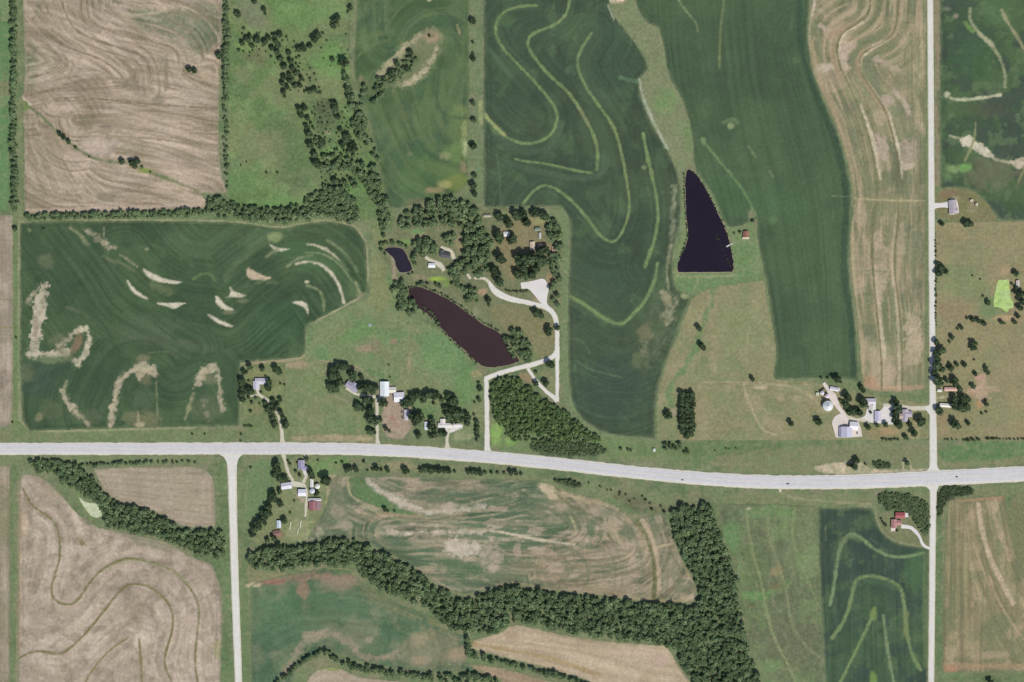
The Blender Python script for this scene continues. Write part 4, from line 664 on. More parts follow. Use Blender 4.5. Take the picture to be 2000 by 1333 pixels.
field("stubble_field", [(1592, -140), (1813, -140), (1809, 0), (1807, 400), (1806, 760), (1760, 767), (1702, 765), (1686, 755), (1681, 700), (1674, 605), (1662, 540), (1660, 470), (1668, 390), (1662, 340), (1642, 270), (1614, 200), (1586, 140), (1577, 80), (1584, 15)], (143, 139, 106), [
    mottle((122, 126, 94), 40, 0.46, 0.60, 0.9, 3), mottle((172, 156, 128), 40, 0.54, 0.66, 0.7, 8),
    streaks([E1, E2, [(1580, 60), (1600, 170), (1660, 370), (1665, 520), (1690, 750)], [(1805, -50), (1803, 750)]], 5.0, 120, 0.38), streaks([E1, E2, [(1805, -50), (1803, 750)]], 6, 110, 0.75, (180, 161, 130), 4), streaks([E1, E2], 9, 70, 0.6, (116, 122, 88), 9),
    stroke([(1592, 0), (1580, 50), (1580, 95)], 5, EP, 0.9, 2, 2), stroke([(1582, 80), (1600, 150), (1630, 220), (1662, 320), (1668, 385)], 12, (176, 156, 124), 0.7, 3), stroke([(1664, 430), (1664, 520), (1678, 640), (1684, 745)], 6, (190, 170, 134), 0.8),
    stroke([(1600, 50), (1625, 65)], 9, (184, 166, 142), 0.9, 3, 3), blob(1612, 133, 15, 9, (198, 180, 156), 0.9), blob(1640, 60, 22, 8, (168, 146, 116), 0.8, 25),
    patch([(1640, 80), (1658, 78), (1676, 92), (1655, 108), (1650, 128), (1668, 136), (1645, 134), (1636, 110)], (192, 172, 150), 0.9, 3, 4, 0.2), stroke([(1688, 108), (1710, 88), (1735, 78)], 8, EP, 0.9, 2, 2, taper=0.4), stroke([(1710, 115), (1735, 125), (1755, 138)], 11, (180, 162, 140), 0.85, 4, 4), patch([(1715, 190), (1740, 188), (1750, 200), (1725, 215)], (182, 162, 142), 0.9, 3, 4), stroke([(1745, 180), (1765, 195), (1775, 220)], 9, (186, 168, 146), 0.85, 3, 3), blob(1765, 160, 26, 20, (128, 128, 98), 0.6), blob(1720, 150, 18, 18, (124, 126, 96), 0.6), blob(1770, 250, 22, 26, (128, 130, 100), 0.5),
    patch([(1708, 262), (1726, 265), (1735, 300), (1725, 318), (1712, 300)], (186, 166, 146), 0.85, 3, 5), patch([(1755, 275), (1785, 272), (1795, 300), (1780, 330), (1760, 320)], (176, 158, 138), 0.7, 5, 6), blob(1775, 325, 14, 6, (196, 178, 154), 0.8, 20),
    stroke(off(E1, 6)[9:13], 7, (210, 195, 168), 1.0, 2, 2.5, taper=0.7, br=0.2), stroke(off(E2, 5)[8:12], 6.5, (210, 195, 168), 1.0, 2, 2.5, taper=0.7, br=0.2), stroke(off(E1, 6)[15:18], 7, EP, 0.8, 2, 2, br=0.4), stroke(off(E2, -5)[12:17], 6, EP, 0.6, 2, 2, br=0.4), stroke(off(E1, 5)[3:7], 5, (206, 190, 160), 0.9), stroke(off(E2, -6)[4:9], 6, (164, 142, 112), 0.7), stroke(off(E1, -8)[3:9], 9, (164, 144, 114), 0.8, 3),
    patch([(1703, 455), (1728, 450), (1735, 520), (1728, 590), (1712, 600), (1708, 540)], (188, 168, 142), 0.75, 4, 6, 0.3), patch([(1755, 430), (1770, 440), (1768, 500), (1752, 520)], (184, 166, 140), 0.6, 4, 5, 0.3), blob(1785, 480, 22, 40, (126, 130, 98), 0.6), blob(1716, 500, 10, 18, (132, 130, 98), 0.6), blob(1785, 570, 22, 24, (126, 126, 96), 0.55), patch([(1768, 610), (1802, 615), (1804, 690), (1785, 720), (1770, 700)], (190, 172, 144), 0.8, 5, 8, 0.2), blob(1785, 745, 20, 18, (124, 130, 98), 0.5, 30), patch([(1725, 715), (1745, 705), (1752, 735), (1735, 755), (1720, 750)], (188, 168, 142), 0.7), blob(1680, 420, 12, 30, (190, 168, 140), 0.6), blob(1680, 560, 12, 20, (188, 168, 140), 0.5), stroke([(1690, 755), (1750, 760), (1806, 758)], 10, (186, 154, 124), 0.7, 4), blob(1700, 745, 14, 12, (186, 150, 118), 0.7),
    stroke(E1, 3.2, (112, 112, 78), 0.9, 1.3, 1.0, h=0.4), stroke(E2, 3.2, (116, 112, 78), 0.9, 1.3, 1.0, h=0.4), stroke([(1664, 388), (1740, 392), (1806, 393)], 3, (186, 174, 132), 0.8), stroke([(1690, 528), (1740, 532)], 4, (120, 124, 90), 0.5)], M_SOIL)
field("stubble_field", [(183, 916), (300, 911), (388, 910), (410, 924), (419, 945), (421, 1030), (366, 1031), (340, 1020), (310, 1005), (270, 990), (236, 987), (207, 966), (194, 942)], (172, 158, 136), [
    mottle((160, 148, 124), 50, 0.44, 0.62, 0.7), streaks([[(185, 930), (300, 940), (420, 942)], [(210, 960), (300, 970), (420, 985)], [(340, 1015), (420, 1020)]], 4, 120, 0.22), stroke([(205, 962), (240, 984), (300, 1000)], 5, (140, 140, 104), 0.6), stroke([(405, 930), (412, 1025)], 5, (180, 162, 138), 0.6)], M_SOIL)
S1 = [(45, 955), (60, 985), (75, 997), (100, 1012), (115, 1035), (118, 1070), (115, 1100), (105, 1130), (100, 1150), (103, 1168), (118, 1180), (140, 1182), (155, 1170), (170, 1145), (195, 1115), (230, 1095), (260, 1090), (300, 1100), (340, 1115), (365, 1140), (385, 1170), (390, 1200), (385, 1240), (380, 1290), (386, 1335), (400, 1400)]
S2 = [(38, 1286), (60, 1273), (85, 1272), (115, 1280), (140, 1265), (165, 1240), (195, 1205), (225, 1165), (245, 1145), (265, 1140), (290, 1145), (320, 1165), (338, 1195), (338, 1230), (325, 1270), (320, 1300), (337, 1335), (360, 1400)]
S3 = [(249, 1247), (220, 1265), (190, 1295), (165, 1335), (140, 1400)]; S4 = [(272, 1250), (275, 1290), (278, 1335), (280, 1400)]
OL = (118, 114, 72)
field("stubble_field", [(38, 936), (46, 926), (70, 928), (95, 941), (120, 966), (148, 1000), (178, 1028), (240, 1041), (290, 1050), (335, 1062), (372, 1088), (410, 1100), (426, 1126), (432, 1162), (434, 1250), (430, 1290), (432, 1473), (34, 1473), (37, 1200)], (178, 161, 141), [
    mottle((168, 152, 132), 60, 0.46, 0.6, 0.7, 4), mottle((194, 177, 158), 30, 0.52, 0.66, 0.7, 7), mottle((146, 133, 114), 16, 0.54, 0.68, 0.65, 11), mottle((200, 184, 166), 9, 0.58, 0.7, 0.4, 17),
    streaks([S1, S2, S3, S4], 8, 100, 0.26), streaks([S1, S2, S3, S4], 6, 40, 0.35, (140, 130, 108), 8), blob(300, 1060, 70, 12, (136, 136, 106), 0.6, -14), blob(265, 1190, 18, 20, (150, 136, 114), 0.6), stroke([(225, 1240), (270, 1200)], 8, (148, 134, 110), 0.6), stroke([(140, 1130), (165, 1110)], 6, (140, 128, 104), 0.5), blob(160, 1060, 9, 6, (140, 124, 84), 0.8), stroke([(150, 1052), (168, 1066)], 2.5, (116, 104, 70), 0.7), blob(48, 1025, 7, 26, (205, 182, 152), 0.6), blob(122, 1308, 8, 8, (144, 130, 106), 0.6), stroke([(40, 960), (39, 1100), (38, 1280)], 5, (190, 160, 128), 0.6), blob(425, 1270, 8, 22, (160, 155, 112), 0.7), blob(110, 960, 30, 16, (160, 148, 120), 0.5, -35),
    stroke(S1, 4.6, OL, 0.95, 1.6, 1.0, h=0.5), stroke(S2, 4.6, OL, 0.95, 1.6, 1.0, h=0.5), stroke(S3, 4, (132, 124, 78), 0.9, 1.5, 1, h=0.4), stroke(S4, 4.5, (126, 116, 72), 0.95, 1.5, 1, h=0.4), stroke(off(S1, 5, 3)[14:20], 5, (150, 152, 114), 0.5)], M_SOIL)
field("stubble_field", [(-140, 908), (20, 910), (21, 1100), (18, 1473), (-140, 1473)], (160, 148, 126), [mottle((142, 134, 108), 50, 0.44, 0.6, 0.7), mottle((176, 160, 138), 30, 0.54, 0.7, 0.6, 5), streaks([[(15, 900), (15, 1400)]], 4, 150, 0.2), blob(8, 1010, 14, 60, (140, 138, 104), 0.5), stroke([(20, 930), (20, 1400)], 5, (110, 120, 84), 0.7)], M_SOIL)
field("stubble_field", [(-140, 420), (25, 420), (26, 640), (25, 820), (14, 835), (-140, 838)], (172, 158, 138), [mottle((142, 132, 114), 60, 0.44, 0.6, 0.7, 6), blob(6, 500, 16, 50, (140, 128, 110), 0.6), stroke([(-100, 580), (10, 585), (25, 586)], 2.5, (132, 122, 80), 0.9), stroke([(-100, 640), (26, 640)], 2.5, (146, 132, 88), 0.9), blob(8, 740, 14, 20, (130, 120, 104), 0.6), streaks([[(20, 420), (20, 830)]], 5, 140, 0.16)], M_SOIL)
field("hay_field", [(-140, -140), (20, -140), (19, 200), (18, 412), (-140, 412)], (100, 134, 84), [mottle((124, 142, 94), 50, 0.46, 0.6, 0.8), streaks([[(10, 0), (10, 400)]], 4, 160, 0.18), blob(6, 175, 20, 16, (136, 130, 100), 0.6)], M_GRASS)
WH = (204, 190, 170)
field("patchy_crop_field", [(648, 936), (660, 927), (690, 932), (780, 930), (900, 936), (1000, 938), (1060, 940), (1110, 960), (1180, 978), (1225, 1002), (1236, 1016), (1258, 1010), (1300, 1004), (1308, 1030), (1318, 1062), (1334, 1100), (1358, 1138), (1362, 1176), (1300, 1178), (1220, 1171), (1150, 1161), (1080, 1155), (1000, 1139), (960, 1151), (920, 1166), (890, 1162), (850, 1141), (800, 1104), (760, 1086), (730, 1068), (690, 1050), (600, 1060), (612, 1030), (632, 1000), (645, 965)], (108, 120, 92), [
    mottle((92, 110, 84), 50, 0.44, 0.58, 0.9, 3, 0.5, 1.0), patch([(1000, 1085), (1100, 1060), (1140, 1040), (1200, 1020), (1300, 1010), (1370, 1180), (1250, 1180), (1000, 1140)], (162, 145, 118), 0.85, 22, 18), patch([(1050, 938), (1110, 955), (1235, 1010), (1210, 1030), (1150, 1000), (1090, 985)], (164, 148, 116), 0.85, 10, 10), mottle((140, 132, 106), 34, 0.5, 0.62, 0.75, 9, 0.4, 1.3), mottle((178, 161, 138), 18, 0.54, 0.66, 0.75, 14, 0.45, 1.5), mottle((92, 108, 82), 14, 0.56, 0.68, 0.6, 21, 0.5, 1.5),
    streaks([[(700, 960), (800, 1005), (940, 990), (1060, 960), (1130, 1010), (1130, 1050), (1040, 1060), (900, 1040), (760, 1042)], [(760, 1080), (900, 1100), (1100, 1120), (1260, 1100), (1240, 1020), (1170, 985)]], 4.2, 100, 0.46), streaks([[(700, 960), (800, 1005), (940, 990), (1060, 960), (1130, 1010), (1130, 1050), (1040, 1060), (900, 1040), (760, 1042)], [(1100, 1120), (1260, 1100), (1240, 1020)]], 5, 70, 0.7, (178, 162, 134), 5), streaks([[(760, 1080), (900, 1100), (1100, 1120)]], 9, 50, 0.4, (96, 112, 84), 7),
    blob(1090, 1015, 40, 18, (104, 116, 84), 0.6), blob(1155, 1030, 10, 16, (96, 112, 82), 0.8), blob(1225, 1040, 14, 14, (98, 114, 84), 0.7), blob(1185, 1000, 16, 14, (108, 120, 90), 0.6), blob(860, 970, 70, 16, (88, 106, 82), 0.7), blob(960, 960, 50, 14, (92, 110, 84), 0.6), blob(1060, 980, 26, 12, (96, 112, 86), 0.5), blob(900, 1110, 50, 20, (84, 110, 78), 0.8, -14), blob(760, 1060, 60, 12, (96, 114, 86), 0.6), blob(1030, 1140, 60, 10, (104, 116, 88), 0.6, -8), blob(1180, 1155, 90, 12, (156, 142, 114), 0.6),
    patch([(640, 960), (665, 930), (690, 990), (650, 1030), (620, 1050)], (112, 122, 94), 0.8, 8), blob(660, 1000, 14, 14, (160, 148, 126), 0.7), stroke([(652, 935), (655, 960), (650, 1000)], 8, (150, 142, 116), 0.7, 3, 4, br=0.4), blob(675, 1025, 14, 10, (168, 156, 134), 0.8), blob(624, 1038, 8, 8, (170, 164, 136), 0.7),
    patch([(682, 934), (712, 935), (740, 965), (790, 998), (832, 1008), (770, 1003), (720, 985), (692, 968), (684, 950)], (98, 126, 80), 1.0, 2, 2), stroke([(680, 935), (681, 960), (690, 972), (715, 990), (735, 1000), (745, 1010)], 3, (176, 170, 128), 0.9), stroke([(735, 1004), (780, 1008), (830, 1010)], 4, (160, 140, 108), 0.8),
    stroke([(716, 936), (740, 955), (772, 978), (805, 992), (836, 1002)], 12, WH, 0.85, 4, 5, taper=0.3, br=0.3), stroke([(836, 1002), (880, 998), (920, 994), (944, 990)], 7, WH, 0.8, 3, 4, br=0.35), blob(878, 990, 15, 8, (182, 166, 146), 0.9), stroke([(740, 1040), (800, 1042), (860, 1040), (930, 1040), (962, 1036)], 7, (200, 186, 162), 0.85, 3, 4, br=0.4), stroke([(958, 1036), (1000, 1044), (1060, 1056), (1122, 1064)], 6, (206, 191, 164), 0.9, 1.8, 1.8, taper=0.5, br=0.2, h=0.4), stroke([(780, 1030), (880, 1032), (960, 1030)], 4, (84, 98, 78), 0.5),
    patch([(865, 1052), (925, 1056), (940, 1080), (925, 1092), (895, 1090), (875, 1075)], WH, 0.9, 5, 8, 0.15), patch([(935, 1062), (985, 1070), (985, 1100), (960, 1120), (940, 1100)], (180, 164, 144), 0.75, 6, 9, 0.3), blob(1010, 1075, 8, 16, (180, 162, 140), 0.6), blob(830, 1060, 30, 8, (162, 150, 126), 0.6), stroke([(780, 1100), (830, 1120), (900, 1140)], 7, (148, 144, 112), 0.5, br=0.5), blob(870, 1130, 22, 10, (128, 130, 100), 0.5), patch([(1045, 945), (1070, 942), (1095, 965), (1085, 982), (1060, 962)], (200, 182, 150), 0.85, 3, 3), stroke([(1100, 965), (1160, 980), (1210, 990)], 9, (190, 172, 138), 0.8, 3, 3, br=0.3), stroke([(1085, 962), (1110, 985), (1150, 1005)], 5, (110, 116, 78), 0.6), stroke([(1115, 1010), (1128, 1038), (1118, 1045)], 5, (176, 166, 128), 0.7),
    stroke([(1244, 1018), (1262, 1045), (1275, 1080), (1280, 1130), (1276, 1172)], 9, (106, 110, 74), 0.95, 2, 1.5), stroke([(1253, 1012), (1272, 1050), (1284, 1090), (1288, 1150)], 8, (186, 166, 138), 0.8, 2, 2), blob(1285, 1030, 14, 10, (104, 118, 88), 0.6), patch([(1296, 1065), (1312, 1062), (1342, 1130), (1346, 1165), (1318, 1165)], (112, 120, 90), 0.6, 6, 8, 0.3), stroke([(1280, 1070), (1312, 1062)], 5, (186, 168, 136), 0.8), stroke([(1310, 1040), (1332, 1098), (1358, 1145)], 5, (180, 160, 130), 0.7), stroke([(1000, 1138), (1100, 1158), (1220, 1170), (1355, 1176)], 5, (178, 162, 124), 0.7), stroke([(760, 1082), (850, 1138), (890, 1160), (920, 1164), (960, 1150)], 4, (150, 150, 108), 0.8), blob(1340, 1168, 14, 8, (196, 176, 146), 0.7)], M_SOIL)
field("patchy_crop_field", [(489, 1143), (520, 1132), (600, 1117), (640, 1108), (688, 1110), (700, 1132), (730, 1152), (780, 1182), (840, 1203), (870, 1232), (912, 1243), (912, 1292), (935, 1312), (850, 1312), (760, 1305), (700, 1292), (660, 1276), (632, 1266), (600, 1290), (566, 1322), (552, 1473), (486, 1473), (488, 1300)], (92, 117, 86), [
    mottle((104, 122, 88), 50, 0.46, 0.6, 0.8, 3), mottle((80, 106, 78), 40, 0.52, 0.66, 0.7, 8), blob(580, 1180, 80, 30, (86, 118, 82), 0.6), patch([(820, 1215), (912, 1245), (912, 1300), (800, 1300), (770, 1270)], (140, 134, 104), 0.7, 14, 14), patch([(690, 1112), (730, 1150), (790, 1188), (840, 1215), (780, 1210), (700, 1160)], (130, 132, 94), 0.7, 8, 8), mottle((130, 132, 102), 44, 0.54, 0.68, 0.6, 12),
    streaks([[(500, 1300), (560, 1250), (630, 1235), (700, 1260), (780, 1270)], [(500, 1200), (600, 1180), (760, 1200)]], 6, 80, 0.2),
    stroke([(505, 1140), (545, 1130), (600, 1122), (650, 1128), (690, 1130)], 14, (156, 128, 108), 0.8, 5, 6, br=0.3), blob(535, 1137, 24, 6, (158, 110, 98), 0.7), blob(592, 1150, 12, 22, (160, 128, 108), 0.7), blob(660, 1140, 36, 12, (150, 132, 112), 0.7), blob(664, 1118, 16, 6, (104, 122, 84), 0.8), stroke([(640, 1110), (685, 1112), (692, 1125)], 3, (156, 152, 104), 0.8), blob(500, 1142, 10, 5, (200, 184, 150), 0.8),
    stroke([(555, 1320), (575, 1280), (600, 1252), (630, 1238)], 13, (160, 146, 122), 0.85, 5, 6, br=0.25), stroke([(600, 1240), (640, 1235), (660, 1245), (690, 1255), (700, 1280), (740, 1288), (770, 1278)], 12, (160, 146, 122), 0.85, 4, 5, br=0.2), stroke([(575, 1300), (605, 1265)], 4, (124, 132, 92), 0.8), blob(720, 1250, 9, 6, (168, 154, 130), 0.7), stroke([(722, 1255), (742, 1215)], 2.5, (140, 140, 108), 0.6), blob(502, 1280, 10, 26, (118, 126, 98), 0.6), blob(818, 1250, 16, 14, (168, 154, 126), 0.6), blob(890, 1280, 22, 14, (168, 148, 122), 0.7), blob(820, 1290, 20, 10, (168, 148, 122), 0.6), blob(860, 1220, 26, 8, (142, 136, 92), 0.6, -20), stroke([(489, 1160), (489, 1333)], 4, (140, 138, 104), 0.6)], M_SOIL)
field("stubble_field", [(925, 1250), (975, 1238), (1000, 1219), (1040, 1226), (1100, 1241), (1180, 1253), (1250, 1258), (1302, 1262), (1314, 1282), (1330, 1308), (1350, 1335), (1385, 1473), (1195, 1473), (1150, 1330), (1050, 1300), (960, 1278), (918, 1266)], (186, 168, 140), [
    mottle((176, 157, 130), 60, 0.44, 0.6, 0.7), mottle((198, 180, 154), 30, 0.55, 0.7, 0.6, 5), streaks([[(920, 1260), (1100, 1280), (1250, 1320), (1350, 1340)], [(1000, 1225), (1150, 1250), (1310, 1275)]], 4, 130, 0.26), stroke([(920, 1258), (1000, 1270), (1100, 1292), (1170, 1320)], 8, (160, 138, 88), 0.6, 3, 2), blob(1002, 1240, 12, 12, (168, 144, 118), 0.6), blob(1290, 1290, 20, 14, (188, 164, 144), 0.7), blob(1230, 1275, 40, 9, (196, 172, 150), 0.6)], M_SOIL)
field("stubble_field", [(914, 1298), (960, 1300), (1040, 1322), (1100, 1337), (1130, 1473), (1000, 1473), (978, 1328), (935, 1312)], (172, 150, 124), [mottle((154, 136, 110), 30, 0.44, 0.62, 0.7), streaks([[(914, 1300), (1100, 1340)]], 4, 100, 0.2)], M_SOIL)
field("stubble_field", [(592, 1345), (605, 1318), (628, 1304), (660, 1301), (690, 1320), (740, 1328), (800, 1333), (900, 1345), (960, 1473), (560, 1473)], (180, 165, 142), [mottle((164, 150, 126), 30, 0.44, 0.62, 0.7), blob(645, 1306, 24, 5, (150, 156, 92), 0.9), streaks([[(600, 1330), (760, 1335)]], 4, 100, 0.15)], M_SOIL)
field("hay_field", [(1402, 986), (1500, 984), (1597, 991), (1598, 1060), (1603, 1180), (1611, 1333), (1618, 1473), (1522, 1473), (1492, 1333), (1470, 1280), (1452, 1200), (1447, 1130), (1432, 1095), (1412, 1045)], (114, 126, 88), [
    mottle((103, 114, 82), 50, 0.42, 0.56, 0.9, 2), mottle((118, 142, 90), 40, 0.54, 0.68, 0.6, 7), streaks([[(1460, 1000), (1500, 1210), (1560, 1340)], [(1550, 990), (1600, 1190)]], 7, 100, 0.22),
    blob(1475, 1100, 26, 50, (104, 122, 80), 0.6), blob(1540, 1250, 60, 70, (106, 114, 83), 0.8), blob(1430, 1050, 24, 36, (104, 144, 86), 0.7), blob(1475, 1165, 30, 10, (98, 146, 80), 0.8), blob(1500, 1000, 50, 14, (112, 144, 88), 0.6), stroke([(1450, 1165), (1500, 1160), (1540, 1140)], 9, (116, 150, 88), 0.6, 4, 4),
    stroke([(1458, 995), (1460, 1030), (1470, 1080), (1485, 1130), (1493, 1170), (1500, 1210), (1515, 1255), (1535, 1290), (1556, 1335), (1590, 1420)], 5, (142, 150, 102), 0.8, **ter), stroke([(1500, 1000), (1500, 1040), (1515, 1090), (1530, 1130), (1540, 1180), (1545, 1220), (1570, 1260), (1608, 1290)], 5, (140, 146, 102), 0.75, br=0.4, **ter), stroke([(1550, 992), (1545, 1050), (1560, 1090), (1580, 1140), (1600, 1185)], 5, (128, 146, 96), 0.75, **ter), blob(1518, 1115, 10, 14, (146, 134, 98), 0.8, -60), blob(1517, 1145, 16, 8, (118, 110, 78), 0.6), blob(1463, 994, 4, 3, (190, 180, 150), 0.8), blob(1510, 1300, 22, 12, (116, 144, 88), 0.7)], M_GRASS)
field("stubble_field", [(1852, 978), (1900, 972), (1962, 968), (1968, 1000), (1976, 1060), (1992, 1110), (2014, 1162), (2060, 1230), (2140, 1300), (2140, 1312), (1841, 1314), (1842, 1150), (1848, 1030)], (146, 136, 104), [
    mottle((126, 126, 92), 50, 0.44, 0.6, 0.8, 5), mottle((176, 156, 124), 34, 0.55, 0.68, 0.6, 9), blob(1870, 1120, 26, 60, (146, 136, 100), 0.5), blob(1945, 1240, 30, 34, (120, 126, 90), 0.6), blob(1910, 1260, 50, 30, (148, 136, 104), 0.4),
    streaks([[(1862, 980), (1860, 1310)], [(1900, 980), (1930, 1140), (2010, 1280)]], 4.5, 140, 0.40), streaks([[(1862, 980), (1860, 1310)]], 7, 150, 0.6, (118, 122, 88), 3), stroke([(1911, 985), (1916, 1030), (1930, 1080), (1950, 1125), (1978, 1178)], 9, (196, 176, 148), 0.9, 2, 2), stroke([(1900, 1060), (1930, 1140), (1965, 1200), (2000, 1250)], 4, (178, 158, 124), 0.7), stroke([(1940, 1000), (1955, 1050), (1972, 1090)], 8, (180, 160, 130), 0.8, 3, 3, br=0.4), stroke([(1890, 1030), (1896, 1090)], 3, (172, 156, 118), 0.5), stroke([(1858, 978), (1960, 972)], 6, (176, 140, 108), 0.8, 3), stroke([(1846, 1300), (2000, 1302)], 10, (180, 150, 118), 0.7, 4), blob(1858, 1308, 16, 7, (186, 136, 108), 0.7), blob(1940, 1280, 34, 8, (178, 158, 130), 0.6)], M_SOIL)
# ------------------------------------------------------------------ roads, tracks and yards
def road_mat(name, rgb, var=0.05, rough=0.85):
    return plain_mat(name, rgb, rough, 0.25, var, 0.35)
M_CONC = road_mat("highway concrete", (204, 201, 202), 0.06)
M_SHOULDER = road_mat("crushed rock shoulder", (219, 213, 200), 0.06)
M_GRAVEL = road_mat("white gravel", (219, 214, 204), 0.06)
M_LANE = road_mat("lane gravel", (205, 200, 180), 0.08)
M_YARD = road_mat("pale yard concrete", (222, 216, 210), 0.05)
M_PINK = road_mat("packed yard rock", (222, 210, 200), 0.07)
M_PAINT_Y = plain_mat("yellow road paint", (226, 205, 130), 0.6, 0.3, 0.06)
M_PAINT_W = plain_mat("white road paint", (232, 232, 230), 0.6, 0.3, 0.05)

M_ROAD = cover_mat("worn road surface", (0.03, 0.05, 0.06), 0.05)
ROADS = {"highway concrete": ((211, 208, 208), (193, 190, 193), (216, 211, 200)), "white gravel": ((220, 215, 205), (228, 224, 217), (196, 188, 162)),
         "lane gravel": ((204, 197, 176), (214, 209, 192), (176, 170, 138)), "crushed rock shoulder": ((216, 210, 196), (216, 210, 196), (188, 182, 160))}
def ribbon(name, pts, width, z, mat, rough=0.5, n=2, skirt=1.2, step=6.0, crown=0.05):
    p = chaikin(PP([q[:2] for q in pts]), n)
    wv = np.array([q[2] if len(q) > 2 else width for q in pts], float)
    s0 = np.concatenate([[0], np.cumsum(np.sqrt((np.diff(PP([q[:2] for q in pts]), axis=0) ** 2).sum(1)))])
    s = np.concatenate([[0], np.cumsum(np.sqrt((np.diff(p, axis=0) ** 2).sum(1)))])
    m = max(3, int(s[-1] / step))
    t = np.linspace(0, s[-1], m)
    x = np.interp(t, s, p[:, 0]); y = np.interp(t, s, p[:, 1])
    w = np.interp(t / s[-1], s0 / s0[-1], wv)
    tx = np.gradient(x); ty = np.gradient(y); L = np.hypot(tx, ty)
    nx, ny = -ty / L, tx / L
    prof = [(-1, -z + 0.02, skirt)] + [(f, crown * (1 - abs(f)), 0) for f in np.linspace(-1, 1, 13)] + [(1, -z + 0.02, skirt)]
    cols = []; cc = []
    kind = ROADS.get(mat.name)
    for f, zz, extra in prof:
        side = -1 if f < 0 else 1
        e = rough * (fbm(t / 9 + 13 * side, t * 0 + 5.5, 21) - 0.5) * 2 * (abs(f) == 1)
        o = f * w / 2 + side * extra + e
        cols.append(np.stack([x + nx * o, y + ny * o, np.full(m, z + zz)], 1))
        if kind:
            base, track, edge = [alb(c) for c in kind]
            lane = 0.5 if name == "highway" else 0.0                 # wheel tracks of each lane, or of the single pair
            g = min(abs(abs(abs(f) - lane) - (0.22 if lane else 0.42)), 1.0)
            k1 = max(0.0, 1 - g / 0.13) * (0.45 + 0.9 * fbm(t / 40 + f, t * 0, 17)); k2 = sstep(0.78, 1.0, abs(f)) * (0.3 + 1.0 * fbm(t / 12 + 3 * f, t * 0, 19))
            c = base + (track - base) * np.clip(k1, 0, 1)[:, None]; c = c + (edge - c) * np.clip(k2, 0, 1)[:, None]
            cc.append(c * (0.93 + 0.14 * fbm(t / 25 + 7 * f, t * 0, 23))[:, None])
    v = np.concatenate(cols)
    F = []
    for c in range(len(prof) - 1):
        a = c * m + np.arange(m - 1); b = (c + 1) * m + np.arange(m - 1)
        F.append(np.stack([a, a + 1, b + 1, b], 1))
    F = np.concatenate(F)[:, ::-1]
    me = make_mesh(name, v, np.ascontiguousarray(F), M_ROAD if kind else mat, attrs={"cover": np.concatenate(cc)} if kind else None)
    return link(name, me, kind='structure')

def slab(name, poly, z, mat, step=2.0, rough=0.8, smooth=1):
    x, y, F = grid_sheet(poly, step, smooth, rough)
    v = np.stack([x, y, np.full(len(x), z)], 1)
    return link(name, make_mesh(name, v, F, mat), kind='structure')

HWY = [(-160, 877, 19), (0, 877, 19), (400, 876, 19), (500, 876, 19), (600, 876, 19), (700, 877, 19), (812, 882.5, 19), (900, 889, 19), (950, 892, 19), (1100, 907, 20), (1200, 918.5, 20), (1333, 932, 21), (1450, 940, 22), (1550, 942.5, 22), (1700, 940.5, 24), (1820, 934, 25), (2000, 926, 26), (2160, 915, 26)]
ribbon("highway", HWY, 20, 0.80, M_CONC, 0.15, skirt=0.05)
def offset_line(pts, d, w):
    p = np.array([q[:2] for q in pts], float); g = np.gradient(p, axis=0)
    L = np.hypot(g[:, 0], g[:, 1]); nx, ny = -g[:, 1] / L, g[:, 0] / L
    ww = np.array([q[2] for q in pts])
    return [(a[0] + n0 * (d * k / 2), a[1] + n1 * (d * k / 2), w) for a, n0, n1, k in zip(p, nx, ny, ww)]
ribbon("road_shoulder", offset_line(HWY, 1.02, 3.4), 3.4, 0.78, M_SHOULDER, 1.5, skirt=1.0, step=4.0)
ribbon("road_shoulder", offset_line(HWY, -1.02, 3.4), 3.4, 0.78, M_SHOULDER, 1.5, skirt=1.0, step=4.0)
ribbon("road_edge_line", offset_line(HWY, 0.72, 0.3), 0.3, 0.87, M_PAINT_W, 0.0, skirt=0.0, step=20, crown=0)
ribbon("road_edge_line", offset_line(HWY, -0.72, 0.3), 0.3, 0.87, M_PAINT_W, 0.0, skirt=0.0, step=20, crown=0)
ribbon("road_centre_line", [(a, b, 0.4) for a, b, c in HWY], 0.4, 0.90, M_PAINT_Y, 0.0, skirt=0.0, step=20, crown=0)

ribbon("gravel_road", [(452, 884, 17), (453.5, 920, 16), (455, 1000, 14), (459, 1150, 13), (466, 1333, 12.5), (471, 1480, 12.5)], 14, 0.66, M_GRAVEL, 0.5)
slab("road_junction", [(424, 884), (480, 884), (474, 888), (466, 895), (462, 910), (460, 930), (446, 930), (444, 905), (438, 893), (428, 888)], 0.72, M_GRAVEL, 1.5, 0.5)
ribbon("gravel_road", [(1815.5, -150, 10), (1816.5, 0, 10), (1818.5, 250, 10), (1819, 400, 10.5), (1820.5, 600, 10.5), (1821, 730, 10), (1822, 800, 12), (1823, 930, 13)], 11, 0.66, M_GRAVEL, 0.5)
ribbon("gravel_road", [(1823, 940, 14), (1822.5, 970, 11), (1821, 1080, 10.5), (1820, 1200, 10), (1818.5, 1333, 10), (1817, 1480, 10)], 11, 0.66, M_GRAVEL, 0.5)
slab("road_junction", [(1800, 926), (1812, 918), (1817, 908), (1819, 895), (1828, 895), (1829, 908), (1834, 918), (1846, 922), (1846, 942), (1834, 948), (1829, 960), (1828, 975), (1818, 975), (1816, 958), (1810, 951), (1798, 948)], 0.74, M_GRAVEL, 1.5, 0.5)
slab("road_junction", [(1806, 797), (1816, 790), (1818, 782), (1828, 784), (1828, 812), (1817, 812), (1812, 806)], 0.70, M_GRAVEL, 1.5, 0.4)

